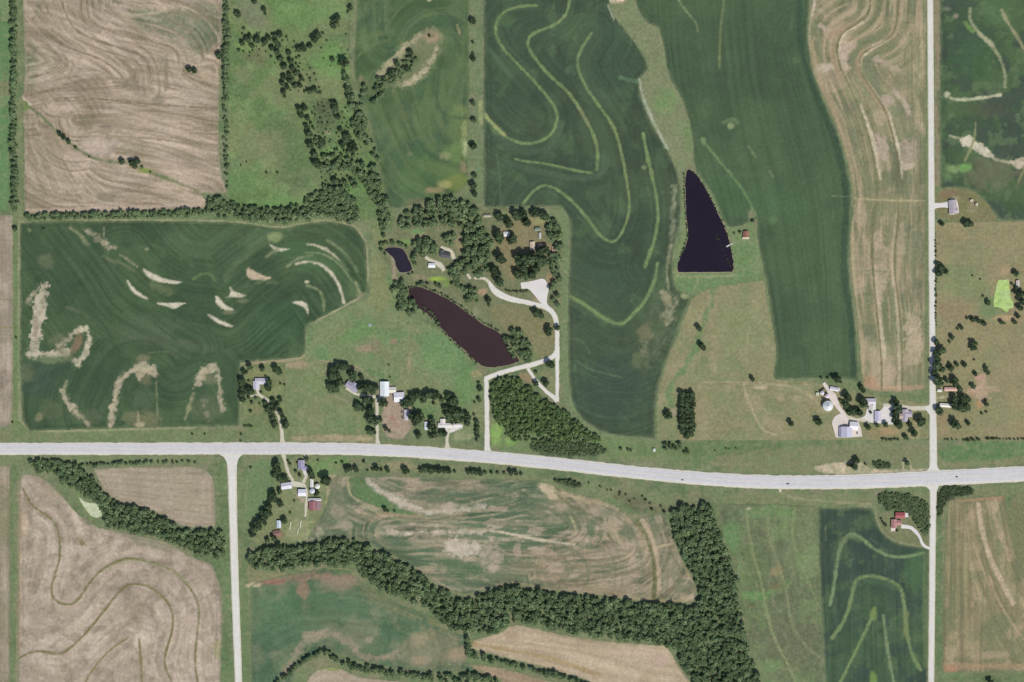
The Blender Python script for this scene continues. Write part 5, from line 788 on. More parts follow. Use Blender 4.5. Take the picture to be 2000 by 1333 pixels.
def lane(pts, w=5, z=0.55, mat=None, rough=0.6):
    return ribbon("driveway", pts, w, z, mat or M_LANE, rough + 0.6, step=3.0, skirt=0.8)
# lane to the pond farm, its fork and loop
lane([(952.5, 884, 14), (951.5, 872, 9), (951, 820, 8), (950, 760, 8), (949, 740, 8)], 8, 0.58, M_GRAVEL)
lane([(947, 741, 9), (960, 735, 8), (985, 726, 8), (1015, 718, 8), (1045, 711, 8), (1070, 702, 8), (1083, 695, 9), (1088, 685, 9)], 8, 0.57, M_GRAVEL)
lane([(1088, 785, 6), (1088.5, 760, 5.5), (1088, 700, 7), (1088, 660, 8), (1087, 630, 8), (1084, 618, 9), (1076, 606, 9), (1060, 598, 8), (1030, 591, 8), (1000, 585, 10), (980, 578, 12), (965, 568, 11), (958, 557, 7), (955, 550, 4)], 8, 0.56, M_GRAVEL)
lane([(1031, 720, 5), (1038, 732, 5), (1047, 745, 5), (1057, 755, 6), (1070, 768, 6), (1082, 776, 8), (1089, 784, 8)], 5, 0.55, M_GRAVEL)
slab("yard", [(1017, 552), (1030, 551), (1045, 548), (1058, 544), (1066, 548), (1073, 560), (1070, 575), (1067, 590), (1072, 598), (1080, 608), (1078, 614), (1066, 604), (1056, 592), (1046, 580), (1036, 568), (1030, 564), (1018, 564)], 0.60, M_YARD, 1.5, 0.8)
# farm drives
lane([(552, 868, 12), (551.5, 858, 7), (551, 845, 6), (549, 834, 5), (544, 814, 4), (538, 800, 4), (533, 792, 4), (525, 784, 4), (512, 775, 4.5), (504, 770, 6), (503, 758, 7)], 5)
lane([(503, 772, 3), (485, 774, 2)], 2.5)
lane([(738, 870, 10), (737, 858, 5.5), (736.5, 832, 4.5), (736.5, 800, 5.5), (736, 780, 7), (744, 776, 7), (752, 777, 6)], 5)
lane([(735, 776, 5), (715, 772, 4.5), (696, 771, 4), (686, 765, 4), (676, 758, 4)], 4, 0.53)
lane([(874, 879, 14), (873.5, 868, 6), (873, 858, 5), (874, 846, 5), (878, 836, 7)], 5)
slab("yard", [(866, 830), (884, 830), (905, 830), (903, 837), (892, 841), (884, 845), (874, 846), (868, 838)], 0.56, M_YARD, 1.5, 0.6)
lane([(553, 886, 9), (555, 896, 5), (558, 908, 4.5), (562, 921, 4.5), (567, 931, 5), (573, 940, 5)], 5)
lane([(597, 887, 6), (597.5, 893, 5)], 5, 0.54)
lane([(600, 912, 4), (600, 925, 5), (595, 936, 4.5), (592, 943, 5)], 4, 0.53)
slab("yard", [(567, 941), (575, 940), (592, 943), (598, 948), (599, 956), (596, 956), (592, 952), (572, 951)], 0.56, M_LANE, 1.5, 0.5)
slab("yard", [(592, 917), (600, 916), (602, 925), (598, 932), (592, 926)], 0.55, M_YARD, 1.5, 0.5)
lane([(598, 955, 4), (598.5, 970, 4), (597.5, 992, 4), (596, 1010, 3)], 4, 0.52)
lane([(831, 502, 5), (838, 508, 5), (849, 512, 6), (857, 516, 8), (864, 522, 8), (867, 530, 5)], 6, 0.53, M_LANE, 1.0)
lane([(861, 482, 4), (868, 486, 5), (878, 489, 6), (883, 493, 5), (884.5, 500, 5), (887, 507, 6)], 5, 0.53, M_LANE, 1.0)
lane([(906, 524, 4), (909, 531, 5), (915, 540, 5), (919, 545, 4)], 5, 0.53, M_LANE, 1.0)
lane([(926, 543, 4), (935, 543, 5), (949, 545, 5), (955, 552, 4)], 5, 0.53, M_LANE, 1.0)
lane([(1816, 797, 9), (1800, 797, 8), (1780, 798, 7), (1764, 794, 7), (1745, 791, 5), (1725, 792, 5)], 8, 0.57)
slab("yard", [(1727, 793), (1745, 792), (1746, 803), (1743, 815), (1741, 824), (1745, 829), (1735, 830), (1720, 827), (1700, 826), (1684, 822), (1682, 816), (1690, 812), (1692, 805), (1694, 798), (1700, 790), (1706, 796), (1710, 802), (1720, 802)], 0.56, M_YARD, 1.5, 0.7)
lane([(1609, 748, 4), (1614, 757, 6), (1621, 766, 9), (1627, 776, 12), (1632, 787, 11), (1638, 796, 7), (1646, 806, 7), (1651, 816, 10), (1652, 826, 12)], 8, 0.55, M_PINK, 1.0)
lane([(1653, 814, 6), (1662, 817, 6), (1672, 821, 5), (1682, 819, 6), (1698, 824, 8)], 6, 0.54)
slab("yard", [(1624, 824), (1632, 812), (1642, 808), (1648, 820), (1660, 822), (1676, 822), (1680, 832), (1684, 853), (1658, 855), (1632, 855), (1628, 840)], 0.56, M_PINK, 1.5, 0.8)
slab("yard", [(1622, 757), (1632, 757), (1641, 758), (1640, 764), (1630, 764), (1624, 764)], 0.57, M_YARD, 1.5, 0.5)
lane([(1822, 402, 12), (1830, 402, 8), (1840, 401, 8), (1853, 400, 10)], 8, 0.56, M_YARD)
slab("patio", [(1856, 388), (1866, 389), (1871, 396), (1873, 416), (1866, 419), (1856, 420), (1854, 400)], 0.55, M_PINK, 1.0, 0.3)
lane([(1760, 1028, 6), (1768, 1029, 6), (1780, 1031, 5.5), (1788, 1038, 4.5), (1796, 1048, 4), (1800, 1060, 4), (1807, 1069, 4), (1820, 1072, 5)], 5, 0.56, M_YARD)
slab("patio", [(1740, 1030), (1749, 1031), (1748, 1038), (1740, 1038)], 0.55, M_PINK, 1.0, 0.3)
slab("patio", [(1766, 1002), (1775, 1003), (1773, 1007), (1775, 1010), (1766, 1011)], 0.55, M_YARD, 1.0, 0.4)
lane([(1523.5, 952, 4), (1524, 962, 3)], 3, 0.54)

# ------------------------------------------------------------------ ponds
def water_mat(name, rgb, rough=0.12, bump=0.1):
    m, nt, b = new_mat(name, rough, 0.5)
    b.inputs["IOR"].default_value = 1.33
    c = nt.nodes.new("ShaderNodeRGB"); c.outputs[0].default_value = (*alb(rgb), 1)
    geo = nt.nodes.new("ShaderNodeNewGeometry")
    s = noise_mul(nt, c.outputs[0], geo.outputs["Position"], 0.02, 0.92, 1.08)
    nt.links.new(s, b.inputs["Base Color"])
    n = nt.nodes.new("ShaderNodeTexNoise"); n.inputs["Scale"].default_value = 0.8; n.inputs["Detail"].default_value = 3
    nt.links.new(geo.outputs["Position"], n.inputs["Vector"])
    bp = nt.nodes.new("ShaderNodeBump"); bp.inputs["Strength"].default_value = bump; bp.inputs["Distance"].default_value = 0.1
    nt.links.new(n.outputs["Fac"], bp.inputs["Height"]); nt.links.new(bp.outputs[0], b.inputs["Normal"])
    return m
W_DARK = water_mat("deep clear pond water", (38, 31, 43)); W_BROWN = water_mat("muddy pond water", (63, 49, 50))
W_GREY = water_mat("grey pond water", (48, 43, 54)); M_ALGAE = cover_mat("duckweed", (0.05, 0.14, 0.16), 0.15)  # small pond: one even dark grey base colour
M_MUD = road_mat("pond bank mud", (150, 142, 112), 0.10)
def pond(poly, mat, z=0.56, bank=2.0, rough=1.4):
    p = np.array(poly, float); c = p.mean(0)
    slab("pond_bank", [tuple(c + (q - c) * (1 + bank / (np.hypot(*(q - c)) + 1e-6))) for q in p], z - 0.03, M_MUD, 2.0, 1.4)
    return slab("pond", poly, z, mat, 2.0, rough)
pond([(1342, 332), (1350, 332), (1366, 348), (1383, 378), (1399, 410), (1415, 443), (1423, 468), (1430, 498), (1433, 520), (1430, 531), (1380, 532), (1325, 532), (1322, 522), (1327, 505), (1336, 488), (1345, 463), (1341, 430), (1339, 390), (1338, 350)], W_DARK)
pond([(797, 568), (802, 561), (818, 560), (845, 570), (880, 587), (910, 609), (942, 634), (976, 650), (990, 668), (1003, 690), (1016, 706), (990, 714), (957, 720), (935, 712), (914, 690), (884, 665), (860, 638), (842, 618), (815, 600), (802, 588)], W_BROWN, bank=1.2)
pond([(748, 488), (760, 483), (778, 484), (790, 490), (800, 510), (806, 526), (796, 533), (780, 532), (772, 520), (771, 508), (762, 497)], W_GREY, bank=1.5)
def algae_pond(poly, base, ops):
    x, y, F = grid_sheet(poly, 1.5, 1, 1.2)
    col, h = paint(x, y, base, ops)
    link("pond", make_mesh("pond", np.stack([x, y, np.full(len(x), 0.56)], 1), F, M_ALGAE, attrs={"cover": col}), kind='structure')
algae_pond([(1949, 548), (1970, 546), (1972, 566), (1974, 582), (1980, 592), (1978, 602), (1970, 603), (1969, 609), (1962, 608), (1955, 602), (1941, 599), (1940, 588), (1944, 572), (1946, 560)], (176, 204, 116), [blob(1960, 575, 12, 5, (156, 186, 108), 0.8), blob(1955, 587, 9, 4, (140, 166, 92), 0.8, 30), blob(1968, 594, 6, 5, (150, 190, 118), 0.7), mottle((188, 206, 140), 9, 0.5, 0.65, 0.6)])
algae_pond([(152, 969), (160, 976), (170, 982), (188, 983), (197, 992), (199, 1008), (190, 1012), (178, 1010), (170, 998), (160, 985)], (198, 204, 168), [mottle((180, 192, 146), 9, 0.5, 0.65, 0.6)])

# ------------------------------------------------------------------ trees
def leaf_mat(name, c1, c2, var=0.25):
    m, nt, b = new_mat(name, 0.75, 0.12)
    at = nt.nodes.new("ShaderNodeAttribute"); at.attribute_name = "leaf"
    oi = nt.nodes.new("ShaderNodeObjectInfo")
    x = nt.nodes.new("ShaderNodeMix"); x.data_type = 'RGBA'
    x.inputs["A"].default_value = (*c1, 1); x.inputs["B"].default_value = (*c2, 1)
    nt.links.new(at.outputs["Fac"], x.inputs["Factor"])
    hu = nt.nodes.new("ShaderNodeAttribute"); hu.attribute_name = "species"
    hx = nt.nodes.new("ShaderNodeMix"); hx.data_type = 'RGBA'; hx.inputs["A"].default_value = (*c2, 1)
    hx.inputs["B"].default_value = (c2[0] * 1.22, c2[1] * 1.12, c2[2] * 1.05, 1)
    nt.links.new(hu.outputs["Fac"], hx.inputs["Factor"]); nt.links.new(hx.outputs["Result"], x.inputs["B"])
    r = nt.nodes.new("ShaderNodeMapRange"); r.inputs["To Min"].default_value = 1 - var; r.inputs["To Max"].default_value = 1 + var
    nt.links.new(oi.outputs["Random"], r.inputs["Value"])
    y = nt.nodes.new("ShaderNodeMix"); y.data_type = 'RGBA'; y.blend_type = 'MULTIPLY'; y.inputs["Factor"].default_value = 1.0
    nt.links.new(x.outputs["Result"], y.inputs["A"]); nt.links.new(r.outputs[0], y.inputs["B"])
    nt.links.new(y.outputs["Result"], b.inputs["Base Color"])
    tr = nt.nodes.new("ShaderNodeBsdfTranslucent")          # sunlight glowing through the leaves
    tc = nt.nodes.new("ShaderNodeMix"); tc.data_type = 'RGBA'; tc.blend_type = 'MULTIPLY'; tc.inputs["Factor"].default_value = 1.0
    tc.inputs["B"].default_value = (1.1, 1.2, 0.85, 1)
    nt.links.new(y.outputs["Result"], tc.inputs["A"]); nt.links.new(tc.outputs["Result"], tr.inputs["Color"])
    ms = nt.nodes.new("ShaderNodeMixShader"); ms.inputs[0].default_value = 0.32
    nt.links.new(b.outputs[0], ms.inputs[1]); nt.links.new(tr.outputs[0], ms.inputs[2])
    nt.links.new(ms.outputs[0], nt.nodes["Material Output"].inputs["Surface"])
    return m
M_LEAF = leaf_mat("leaves", (0.040, 0.063, 0.034), (0.150, 0.210, 0.105))
M_WOOD = leaf_mat("woodland leaves", (0.098, 0.148, 0.072), (0.275, 0.370, 0.190), 0.0)
M_BUSH = leaf_mat("bush leaves", (0.068, 0.098, 0.048), (0.185, 0.250, 0.120))
M_YOUNG = leaf_mat("young plantation leaves", (0.080, 0.130, 0.050), (0.235, 0.340, 0.140), 0.0)
M_BARK = plain_mat("bark", (92, 80, 68), 0.95, 0.1, 0.2, 2.0)

def crown_arrays(seed, n_leaf, core=True, flat=0.85):
    r = np.random.default_rng(seed)
    nb = r.integers(4, 7)
    lob = [(0, 0, 0, 0.66)]
    for i in range(nb):
        a = 2 * math.pi * (i + r.uniform(-0.3, 0.3)) / nb
        q = r.uniform(0.38, 0.60)
        lob.append((q * math.cos(a), q * math.sin(a), r.uniform(-0.25, 0.30), r.uniform(0.32, 0.48)))
    lob = np.array(lob)
    V = []; F = []; T = []
    if core:
        bm = bmesh.new(); bmesh.ops.create_icosphere(bm, subdivisions=1, radius=1.0)
        iv = np.array([v.co[:] for v in bm.verts]); jf = np.array([[v.index for v in f.verts] for f in bm.faces]); bm.free()
        for L in lob:
            k = len(V)
            q = iv * (L[3] * 0.84) * (1 + r.uniform(-0.16, 0.16, (len(iv), 1)))
            q[:, 2] *= flat
            V += list(q + L[:3]); F += [tuple(f + k) + (f[2] + k,) for f in jf]; T += list(np.full(len(iv), 0.18) + r.uniform(-0.1, 0.15, len(iv)))
    wts = lob[:, 3] ** 2; wts = wts / wts.sum()
    for i in range(n_leaf):
        L = lob[r.choice(len(lob), p=wts)]
        n = r.normal(size=3); n[2] = abs(n[2]) * 0.9 + r.uniform(-0.35, 0.2); n /= np.linalg.norm(n)
        c = L[:3] + n * L[3] * np.array([1, 1, flat]) * r.uniform(0.78, 1.10)
        nn = n + r.normal(size=3) * 0.45; nn /= np.linalg.norm(nn)
        u = np.cross(nn, [0.3, 0.5, 0.8]); u /= np.linalg.norm(u); w = np.cross(nn, u)
        s = r.uniform(0.10, 0.21); k = len(V)
        ang = r.uniform(0, 6.28)
        u, w = u * math.cos(ang) + w * math.sin(ang), -u * math.sin(ang) + w * math.cos(ang)
        V += [c - u * s - w * s * 0.6, c + u * s * 0.7 - w * s, c + u * s * 1.1 + w * s * 0.7 + nn * s * 0.3, c - u * s * 0.5 + w * s]
        F.append((k, k + 1, k + 2, k + 3)); T += [np.clip(r.beta(1.6, 1.9), 0, 1)] * 4
    return np.array(V), F, np.array(T)

def crown_mesh(name, seed, n_leaf, mat, **kw):
    V, F, T = crown_arrays(seed, n_leaf, **kw)
    V = V.copy(); V[:, 2] += 1.05
    F = [f[:3] if f[2] == f[3] else f for f in F]
    return make_mesh(name, V, F, mat, attrs={"leaf": T})

def trunk_mesh(seed):
    r = np.random.default_rng(seed); bm = bmesh.new()
    def limb(a, b, ra, rb, n=6):
        a = Vector(a); b = Vector(b); z = (b - a).normalized(); x = z.orthogonal().normalized(); y = z.cross(x)
        A = [bm.verts.new(a + (x * math.cos(6.2832 * i / n) + y * math.sin(6.2832 * i / n)) * ra) for i in range(n)]
        B = [bm.verts.new(b + (x * math.cos(6.2832 * i / n) + y * math.sin(6.2832 * i / n)) * rb) for i in range(n)]
        for i in range(n): bm.faces.new((A[i], A[(i + 1) % n], B[(i + 1) % n], B[i]))
        bm.faces.new(B)
    limb((0, 0, -0.03), (0.02, 0.01, 0.55), 0.075, 0.055); limb((0.02, 0.01, 0.53), (0.0, 0.03, 1.15), 0.055, 0.025)
    for i in range(4):
        a = 1.57 * i + r.uniform(-0.4, 0.4)
        limb((0.02, 0.01, 0.48 + 0.05 * i), (0.45 * math.cos(a), 0.45 * math.sin(a), 0.95 + 0.05 * i), 0.038, 0.015, 5)
    me = bpy.data.meshes.new("trunk"); bm.to_mesh(me); bm.free(); me.materials.append(M_BARK)
    return me
CROWNS = [crown_mesh("crown", 100 + i, 230, M_LEAF) for i in range(9)]
TRUNKS = [trunk_mesh(i) for i in range(3)]
BUSHES = [crown_mesh("foliage", 200 + i, 120, M_BUSH, flat=0.75) for i in range(5)]
for b_ in BUSHES:
    co = np.empty(len(b_.vertices) * 3, np.float32); b_.vertices.foreach_get("co", co); co = co.reshape(-1, 3); co[:, 2] -= 0.35; b_.vertices.foreach_set("co", co.ravel())

ORD = ["", "first", "second", "third", "fourth", "fifth", "sixth", "seventh", "eighth", "ninth", "tenth", "eleventh", "twelfth", "thirteenth", "fourteenth", "fifteenth", "sixteenth", "seventeenth", "eighteenth", "nineteenth", "twentieth"]
def ordn(i):
    if i <= 20: return ORD[i]
    t, o = divmod(i, 10)
    tens = {2: "twenty", 3: "thirty", 4: "forty", 5: "fifty"}[t]
    return tens + "-" + ORD[o] if o else {2: "twentieth", 3: "thirtieth", 4: "fortieth", 5: "fiftieth"}[t]
tree_n = [0, 0]
proto = {}
def plant(kind, u, v, r, label, group):
    x, y = P(u, v)
    i = tree_n[0]; tree_n[0] += 1
    if kind not in proto:
        t = empty(kind, (0, 0, 0))
        a = link("trunk" if kind == "tree" else "stem", TRUNKS[0], t)
        b = link("crown" if kind == "tree" else "foliage", CROWNS[0] if kind == "tree" else BUSHES[0], t)
        proto[kind] = (t, a, b); o, a, b = proto[kind]
    else:
        t0, a0, b0 = proto[kind]
        o = t0.copy(); a = a0.copy(); b = b0.copy()
        for q in (o, a, b): COL.objects.link(q)
        a.parent = o; b.parent = o
    a.data = TRUNKS[i % 3]
    b.data = (CROWNS if kind == "tree" else BUSHES)[(i * 5 + i // 7) % (9 if kind == "tree" else 5)]
    if kind != "tree": a.scale = (0.8, 0.8, 0.55)
    o.location = (x, y, 0.3); o.rotation_euler = (0, 0, random.uniform(0, 6.28))
    s = r * (0.86 if u > 1828 else 1.0) * (random.uniform(1.06, 1.22) if kind == "tree" else random.uniform(0.92, 1.05))
    o.scale = (s * random.uniform(0.93, 1.07), s, s * random.uniform(0.9, 1.15))
    o['label'] = label; o['category'] = "tree" if kind == "tree" else "shrub"
    o['group'] = group
    return o

def grove(pts, phrase, group, axis='x', kind_split=4.6):
    """single trees one can tell apart: each is named by its place in a west-to-east or north-to-south count"""
    tr = sorted([p for p in pts if p[2] >= kind_split], key=lambda p: p[0] if axis == 'x' else p[1])
    sh = sorted([p for p in pts if p[2] < kind_split], key=lambda p: p[0] if axis == 'x' else p[1])
    end = "west" if axis == 'x' else "north"
    for kind, L in (("tree", tr), ("shrub", sh)):
        word = "tree" if kind == "tree" else "bush"
        for i, (u, v, r) in enumerate(L):
            size = "big " if r >= 9 else ("small " if r < 6 and kind == "tree" else "")
            if len(L) == 1: lab = f"single {size}{word} {phrase}"
            else: lab = f"{size}{word}, {ordn(i + 1)} from {end}, {phrase}"
            plant(kind, u, v, r, lab, group + (" trees" if kind == "tree" else " bushes"))

def wood(name, label, cat, spots, n_leaf=70, mat=None, squash=1.0):
    """a wood that reads as one mass: crowns of its trees joined"""
    A = [crown_arrays(300 + i, n_leaf) for i in range(6)]
    VV = []; FF = []; TT = []; HH = []; k = 0
    for (x, y, r) in spots:
        V, F, T = A[random.randrange(6)]
        a = random.uniform(0, 6.28); ca, sa = math.cos(a), math.sin(a)
        q = np.empty_like(V); q[:, 0] = V[:, 0] * ca - V[:, 1] * sa; q[:, 1] = V[:, 0] * sa + V[:, 1] * ca; q[:, 2] = V[:, 2]
        hgt = random.uniform(0.92, 1.12)
        q = q * (r * np.array([random.uniform(0.78, 1.25), random.uniform(0.78, 1.25), 1.0])); q[:, 2] = (q[:, 2] + r * hgt) * squash; HH.append(np.full(len(V), random.random() ** 2.2))
        VV.append(q + [x, y, 0.3]); FF.append(np.array(F) + k); k += len(V)
        TT.append(np.clip(T * random.uniform(0.35, 1.35) + (0.28 if random.random() < 0.15 else 0.0), 0, 1))
    V = np.concatenate(VV); F = np.concatenate(FF); T = np.concatenate(TT)
    tri = F[F[:, 2] == F[:, 3]][:, :3]; quad = F[F[:, 2] != F[:, 3]]
    F3 = np.concatenate([tri, quad[:, [0, 1, 2]], quad[:, [0, 2, 3]]])
    me = make_mesh(name, V, F3, mat or M_WOOD, attrs={"leaf": T, "species": np.concatenate(HH)})
    return link(name, me, kind='stuff', label=label, category=cat)

def fill(poly, sp, r0, r1, sm=1, inset=0.0):
    p = PP(poly); p = chaikin(p, sm, True) if sm else p
    lo = p.min(0); hi = p.max(0)
    xs = np.arange(lo[0], hi[0], sp); ys = np.arange(lo[1], hi[1], sp * 0.87)
    X, Y = np.meshgrid(xs, ys); X = X + (np.arange(len(ys)) % 2)[:, None] * sp / 2
    X = (X + rng.uniform(-0.33, 0.33, X.shape) * sp).ravel(); Y = (Y + rng.uniform(-0.33, 0.33, Y.shape) * sp).ravel()
    m = inside(X, Y, p)
    return [(x, y, random.uniform(r0, r1)) for x, y in zip(X[m], Y[m])]

def along(pts, sp, r0, r1, jit=2.0):
    p = chaikin(PP(pts), 2)
    s = np.concatenate([[0], np.cumsum(np.sqrt((np.diff(p, axis=0) ** 2).sum(1)))])
    t = np.arange(0, s[-1], sp) + rng.uniform(-0.3, 0.3, len(np.arange(0, s[-1], sp))) * sp
    x = np.interp(t, s, p[:, 0]) + rng.uniform(-jit, jit, len(t)); y = np.interp(t, s, p[:, 1]) + rng.uniform(-jit, jit, len(t))
    return [(a, b, random.uniform(r0, r1)) for a, b in zip(x, y)]

# dense woods
wood("woodland", "dense dark green forest south of the highway beside the pale hay field", "woodland",
     fill([(1310, 1002), (1330, 988), (1388, 982), (1398, 1000), (1408, 1050), (1428, 1100), (1442, 1140), (1448, 1200), (1462, 1280), (1486, 1333), (1530, 1473), (1400, 1473), (1356, 1333), (1334, 1300), (1316, 1268), (1370, 1178), (1364, 1140), (1340, 1098), (1324, 1060), (1314, 1030)], 9.5, 4.4, 8.8)
     + fill([(1370, 1182), (1300, 1182), (1220, 1175), (1150, 1165), (1080, 1160), (1000, 1144), (960, 1156), (920, 1172), (890, 1168), (850, 1146), (808, 1112), (768, 1092), (730, 1073), (700, 1058), (690, 1085), (700, 1118), (725, 1138), (760, 1156), (800, 1176), (850, 1196), (880, 1230), (915, 1236), (945, 1240), (985, 1225), (1002, 1212), (1040, 1218), (1090, 1231), (1150, 1242), (1240, 1252), (1318, 1262), (1340, 1300), (1380, 1260)], 9.5, 4.4, 9.0))
wood("woodland", "winding belt of dark trees west of the forest under the patchy field", "woodland",
     fill([(478, 1088), (500, 1075), (540, 1068), (570, 1070), (600, 1064), (640, 1056), (675, 1050), (700, 1058), (705, 1090), (690, 1106), (640, 1102), (600, 1108), (560, 1112), (520, 1114), (484, 1106)], 9, 4.2, 8.4)
     + along([(552, 1325), (580, 1302), (605, 1285), (630, 1272)], 9, 4.5, 7, 3) + along([(628, 1268), (645, 1282), (670, 1295), (705, 1306), (740, 1312), (800, 1318), (860, 1320), (905, 1324), (960, 1328)], 8.5, 4.5, 7.5, 4)
     + along([(690, 1300), (760, 1316), (850, 1326), (920, 1334)], 9, 4.5, 6.5, 4) + along([(535, 1345), (552, 1325)], 9, 5, 7, 3)
     + along([(913, 1250), (915, 1265), (918, 1280)], 9, 6, 7, 1.5) + along([(918, 1278), (960, 1290), (1010, 1300), (1060, 1312), (1110, 1326), (1150, 1340), (1190, 1360)], 8, 5, 7.5, 3.5) + along([(905, 1318), (940, 1322), (970, 1332)], 9, 5, 7, 3))
wood("woodland", "belt of dark trees running south-east past the pale green pond", "woodland",
     fill([(54, 904), (75, 896), (108, 900), (140, 906), (178, 922), (192, 942), (204, 968), (236, 986), (278, 994), (318, 1011), (350, 1034), (398, 1038), (442, 1036), (442, 1080), (425, 1092), (384, 1082), (342, 1060), (292, 1046), (242, 1037), (205, 1026), (202, 1005), (192, 980), (168, 970), (152, 955), (126, 945), (112, 926), (88, 922), (60, 918)], 8.6, 4.2, 8.2)
     + along([(150, 912), (200, 908), (250, 905), (300, 903)], 7, 3.5, 5, 2) + along([(310, 904), (350, 902), (390, 904)], 9, 2.8, 4, 1.5))
wood("woodland", "long belt of trees north of the dark crop field with pale patches", "woodland",
     fill([(402, 388), (438, 384), (462, 402), (520, 408), (598, 402), (614, 378), (640, 368), (690, 385), (704, 420), (698, 438), (640, 428), (592, 430), (545, 442), (475, 428), (405, 424)], 9.5, 4.5, 7.5)
     + along([(50, 424), (120, 420), (200, 420), (300, 416), (400, 412)], 7.5, 4, 6.5, 3) + along([(56, 427), (200, 425), (400, 420)], 7, 3, 5.5, 2.5))
wood("hedgerow", "dark green hedgerow of tall trees along the far west edge of the tan field", "hedgerow",
     along([(28, -130), (28, 0), (29, 100), (28, 200), (27, 260), (30, 330), (29, 415)], 4.6, 4.5, 8.0, 3.5))
wood("hedgerow", "ragged hedgerow between the tan terraced field and the bright pasture", "hedgerow",
     along([(440, -100), (441, 0), (443, 50)], 6, 4, 7.5, 3) + along([(446, 62), (446, 90), (440, 108), (441, 130), (443, 150), (442, 175), (443, 195)], 6.5, 4.5, 7, 2) + along([(440, 200), (441, 300), (444, 372)], 7, 2.5, 5, 3) + along([(441, 55), (442, 195)], 6, 4, 7, 3) + along([(445, 240), (446, 275)], 12, 4, 6, 1) + along([(444, 288), (446, 330)], 18, 3.5, 5, 1))
wood("thicket", "thicket of trees along the creek south of the bright pasture", "thicket",
     fill([(688, 222), (715, 228), (722, 260), (715, 275), (700, 270), (690, 250)], 10, 5, 8) + fill([(618, 300), (660, 302), (690, 318), (735, 320), (742, 350), (700, 345), (680, 332), (652, 338), (622, 335)], 11.5, 5, 8.5)
     + fill([(706, 340), (742, 335), (758, 385), (765, 432), (745, 445), (738, 405), (722, 380), (708, 362)], 11, 5.5, 8.5) + fill([(626, 372), (645, 362), (690, 380), (702, 410), (698, 438), (650, 425), (620, 400)], 11, 5.5, 8.5) + fill([(736, 150), (752, 152), (756, 180), (742, 190), (728, 205), (735, 180)], 9, 5, 7.5)
     + along([(716, 170), (710, 195), (700, 215)], 9, 4.5, 7, 4) + along([(674, 150), (682, 175), (690, 200), (694, 225), (700, 250), (714, 270), (722, 290)], 7.5, 5, 8, 5) + along([(694, 205), (708, 225), (716, 250)], 9, 4.5, 7, 4) + fill([(640, 360), (662, 350), (690, 352), (700, 372), (676, 378), (650, 372)], 11, 4.5, 7.5) + fill([(600, 258), (618, 262), (640, 280), (625, 300), (604, 290)], 11, 4, 6) + fill([(636, 285), (690, 298), (720, 325), (700, 330), (660, 305)], 12, 4, 7.5) + fill([(725, 290), (738, 295), (745, 330), (730, 325)], 10, 4.5, 7))
wood("grove", "dense grove of tall trees around the pond farm north of the muddy pond", "grove",
     fill([(776, 428), (800, 412), (836, 398), (868, 386), (916, 392), (938, 408), (944, 440), (915, 452), (905, 446), (860, 446), (800, 448), (778, 446)], 12, 6, 9)
     + fill([(905, 450), (938, 445), (958, 450), (962, 500), (958, 530), (945, 540), (925, 540), (918, 528), (905, 518), (892, 505), (905, 490), (906, 470)], 12.5, 6.5, 9.5) + fill([(812, 470), (828, 462), (850, 470), (856, 495), (842, 500), (826, 498), (812, 512), (806, 492)], 11, 6, 9) + fill([(872, 462), (890, 456), (892, 474), (888, 484), (874, 482), (866, 474)], 10, 6, 8) + fill([(872, 520), (905, 515), (912, 545), (890, 556), (876, 545)], 10.5, 5.5, 8)
     + fill([(904, 565), (928, 560), (936, 580), (930, 596), (910, 592)], 10, 6, 9) + fill([(1072, 420), (1092, 430), (1096, 470), (1093, 540), (1090, 580), (1090, 605), (1078, 598), (1074, 575), (1080, 540), (1070, 510), (1080, 480), (1068, 450)], 11, 5.5, 8) + fill([(988, 650), (1000, 642), (1018, 648), (1026, 662), (1040, 672), (1042, 700), (1030, 706), (1014, 700), (1004, 684), (992, 672)], 10.5, 5.5, 8)
     + fill([(768, 560), (785, 548), (800, 556), (798, 572), (804, 588), (818, 602), (812, 614), (796, 618), (776, 610), (772, 585)], 10.5, 5.5, 8) + along([(984, 660), (994, 682), (1008, 700)], 7, 4, 6, 2) + along([(816, 556), (840, 556)], 9, 4, 5.5, 1.5) + along([(850, 558), (862, 562)], 9, 4, 6, 2) + along([(885, 555), (905, 562)], 9, 4.5, 6, 3) + along([(745, 478), (760, 475), (776, 477), (794, 482)], 7, 4, 5.5, 1.5) + along([(806, 505), (812, 522)], 8, 4, 6, 1) + along([(744, 486), (752, 498)], 7, 3.5, 5, 1) + along([(746, 442), (750, 465)], 9, 4, 6, 2) + along([(808, 532), (770, 555)], 14, 3, 4.5, 1.5))
wood("woodland", "triangular woodlot between the farm lane and the highway", "woodland",
     fill([(958, 748), (976, 738), (1002, 738), (1018, 742), (1042, 762), (1068, 786), (1098, 798), (1128, 826), (1160, 850), (1178, 857), (1130, 856), (1060, 852), (1002, 850), (990, 846), (974, 828), (962, 806)], 5.6, 2.4, 5.8) + fill([(985, 846), (1030, 856), (1100, 854), (1180, 858), (1200, 866), (1120, 864), (1030, 866), (990, 858)], 6, 2.4, 4.4), 44, M_YOUNG)
wood("shrubbery", "long low oval mass of dark brush beside the highway below the woodlot", "shrubs",
     fill([(1032, 868), (1060, 863), (1110, 862), (1160, 866), (1185, 876), (1178, 888), (1120, 891), (1060, 886), (1036, 878)], 4.6, 2.6, 4.0), 40, M_BUSH, 0.6)
wood("shrubbery", "dark brush patch on the south verge of the highway", "shrubs",
     fill([(1080, 936), (1110, 936), (1132, 944), (1140, 952), (1110, 950), (1085, 942)], 4.6, 2.6, 4.0) + along([(1150, 948), (1220, 966), (1290, 992)], 16, 2, 3, 4), 50, M_BUSH)
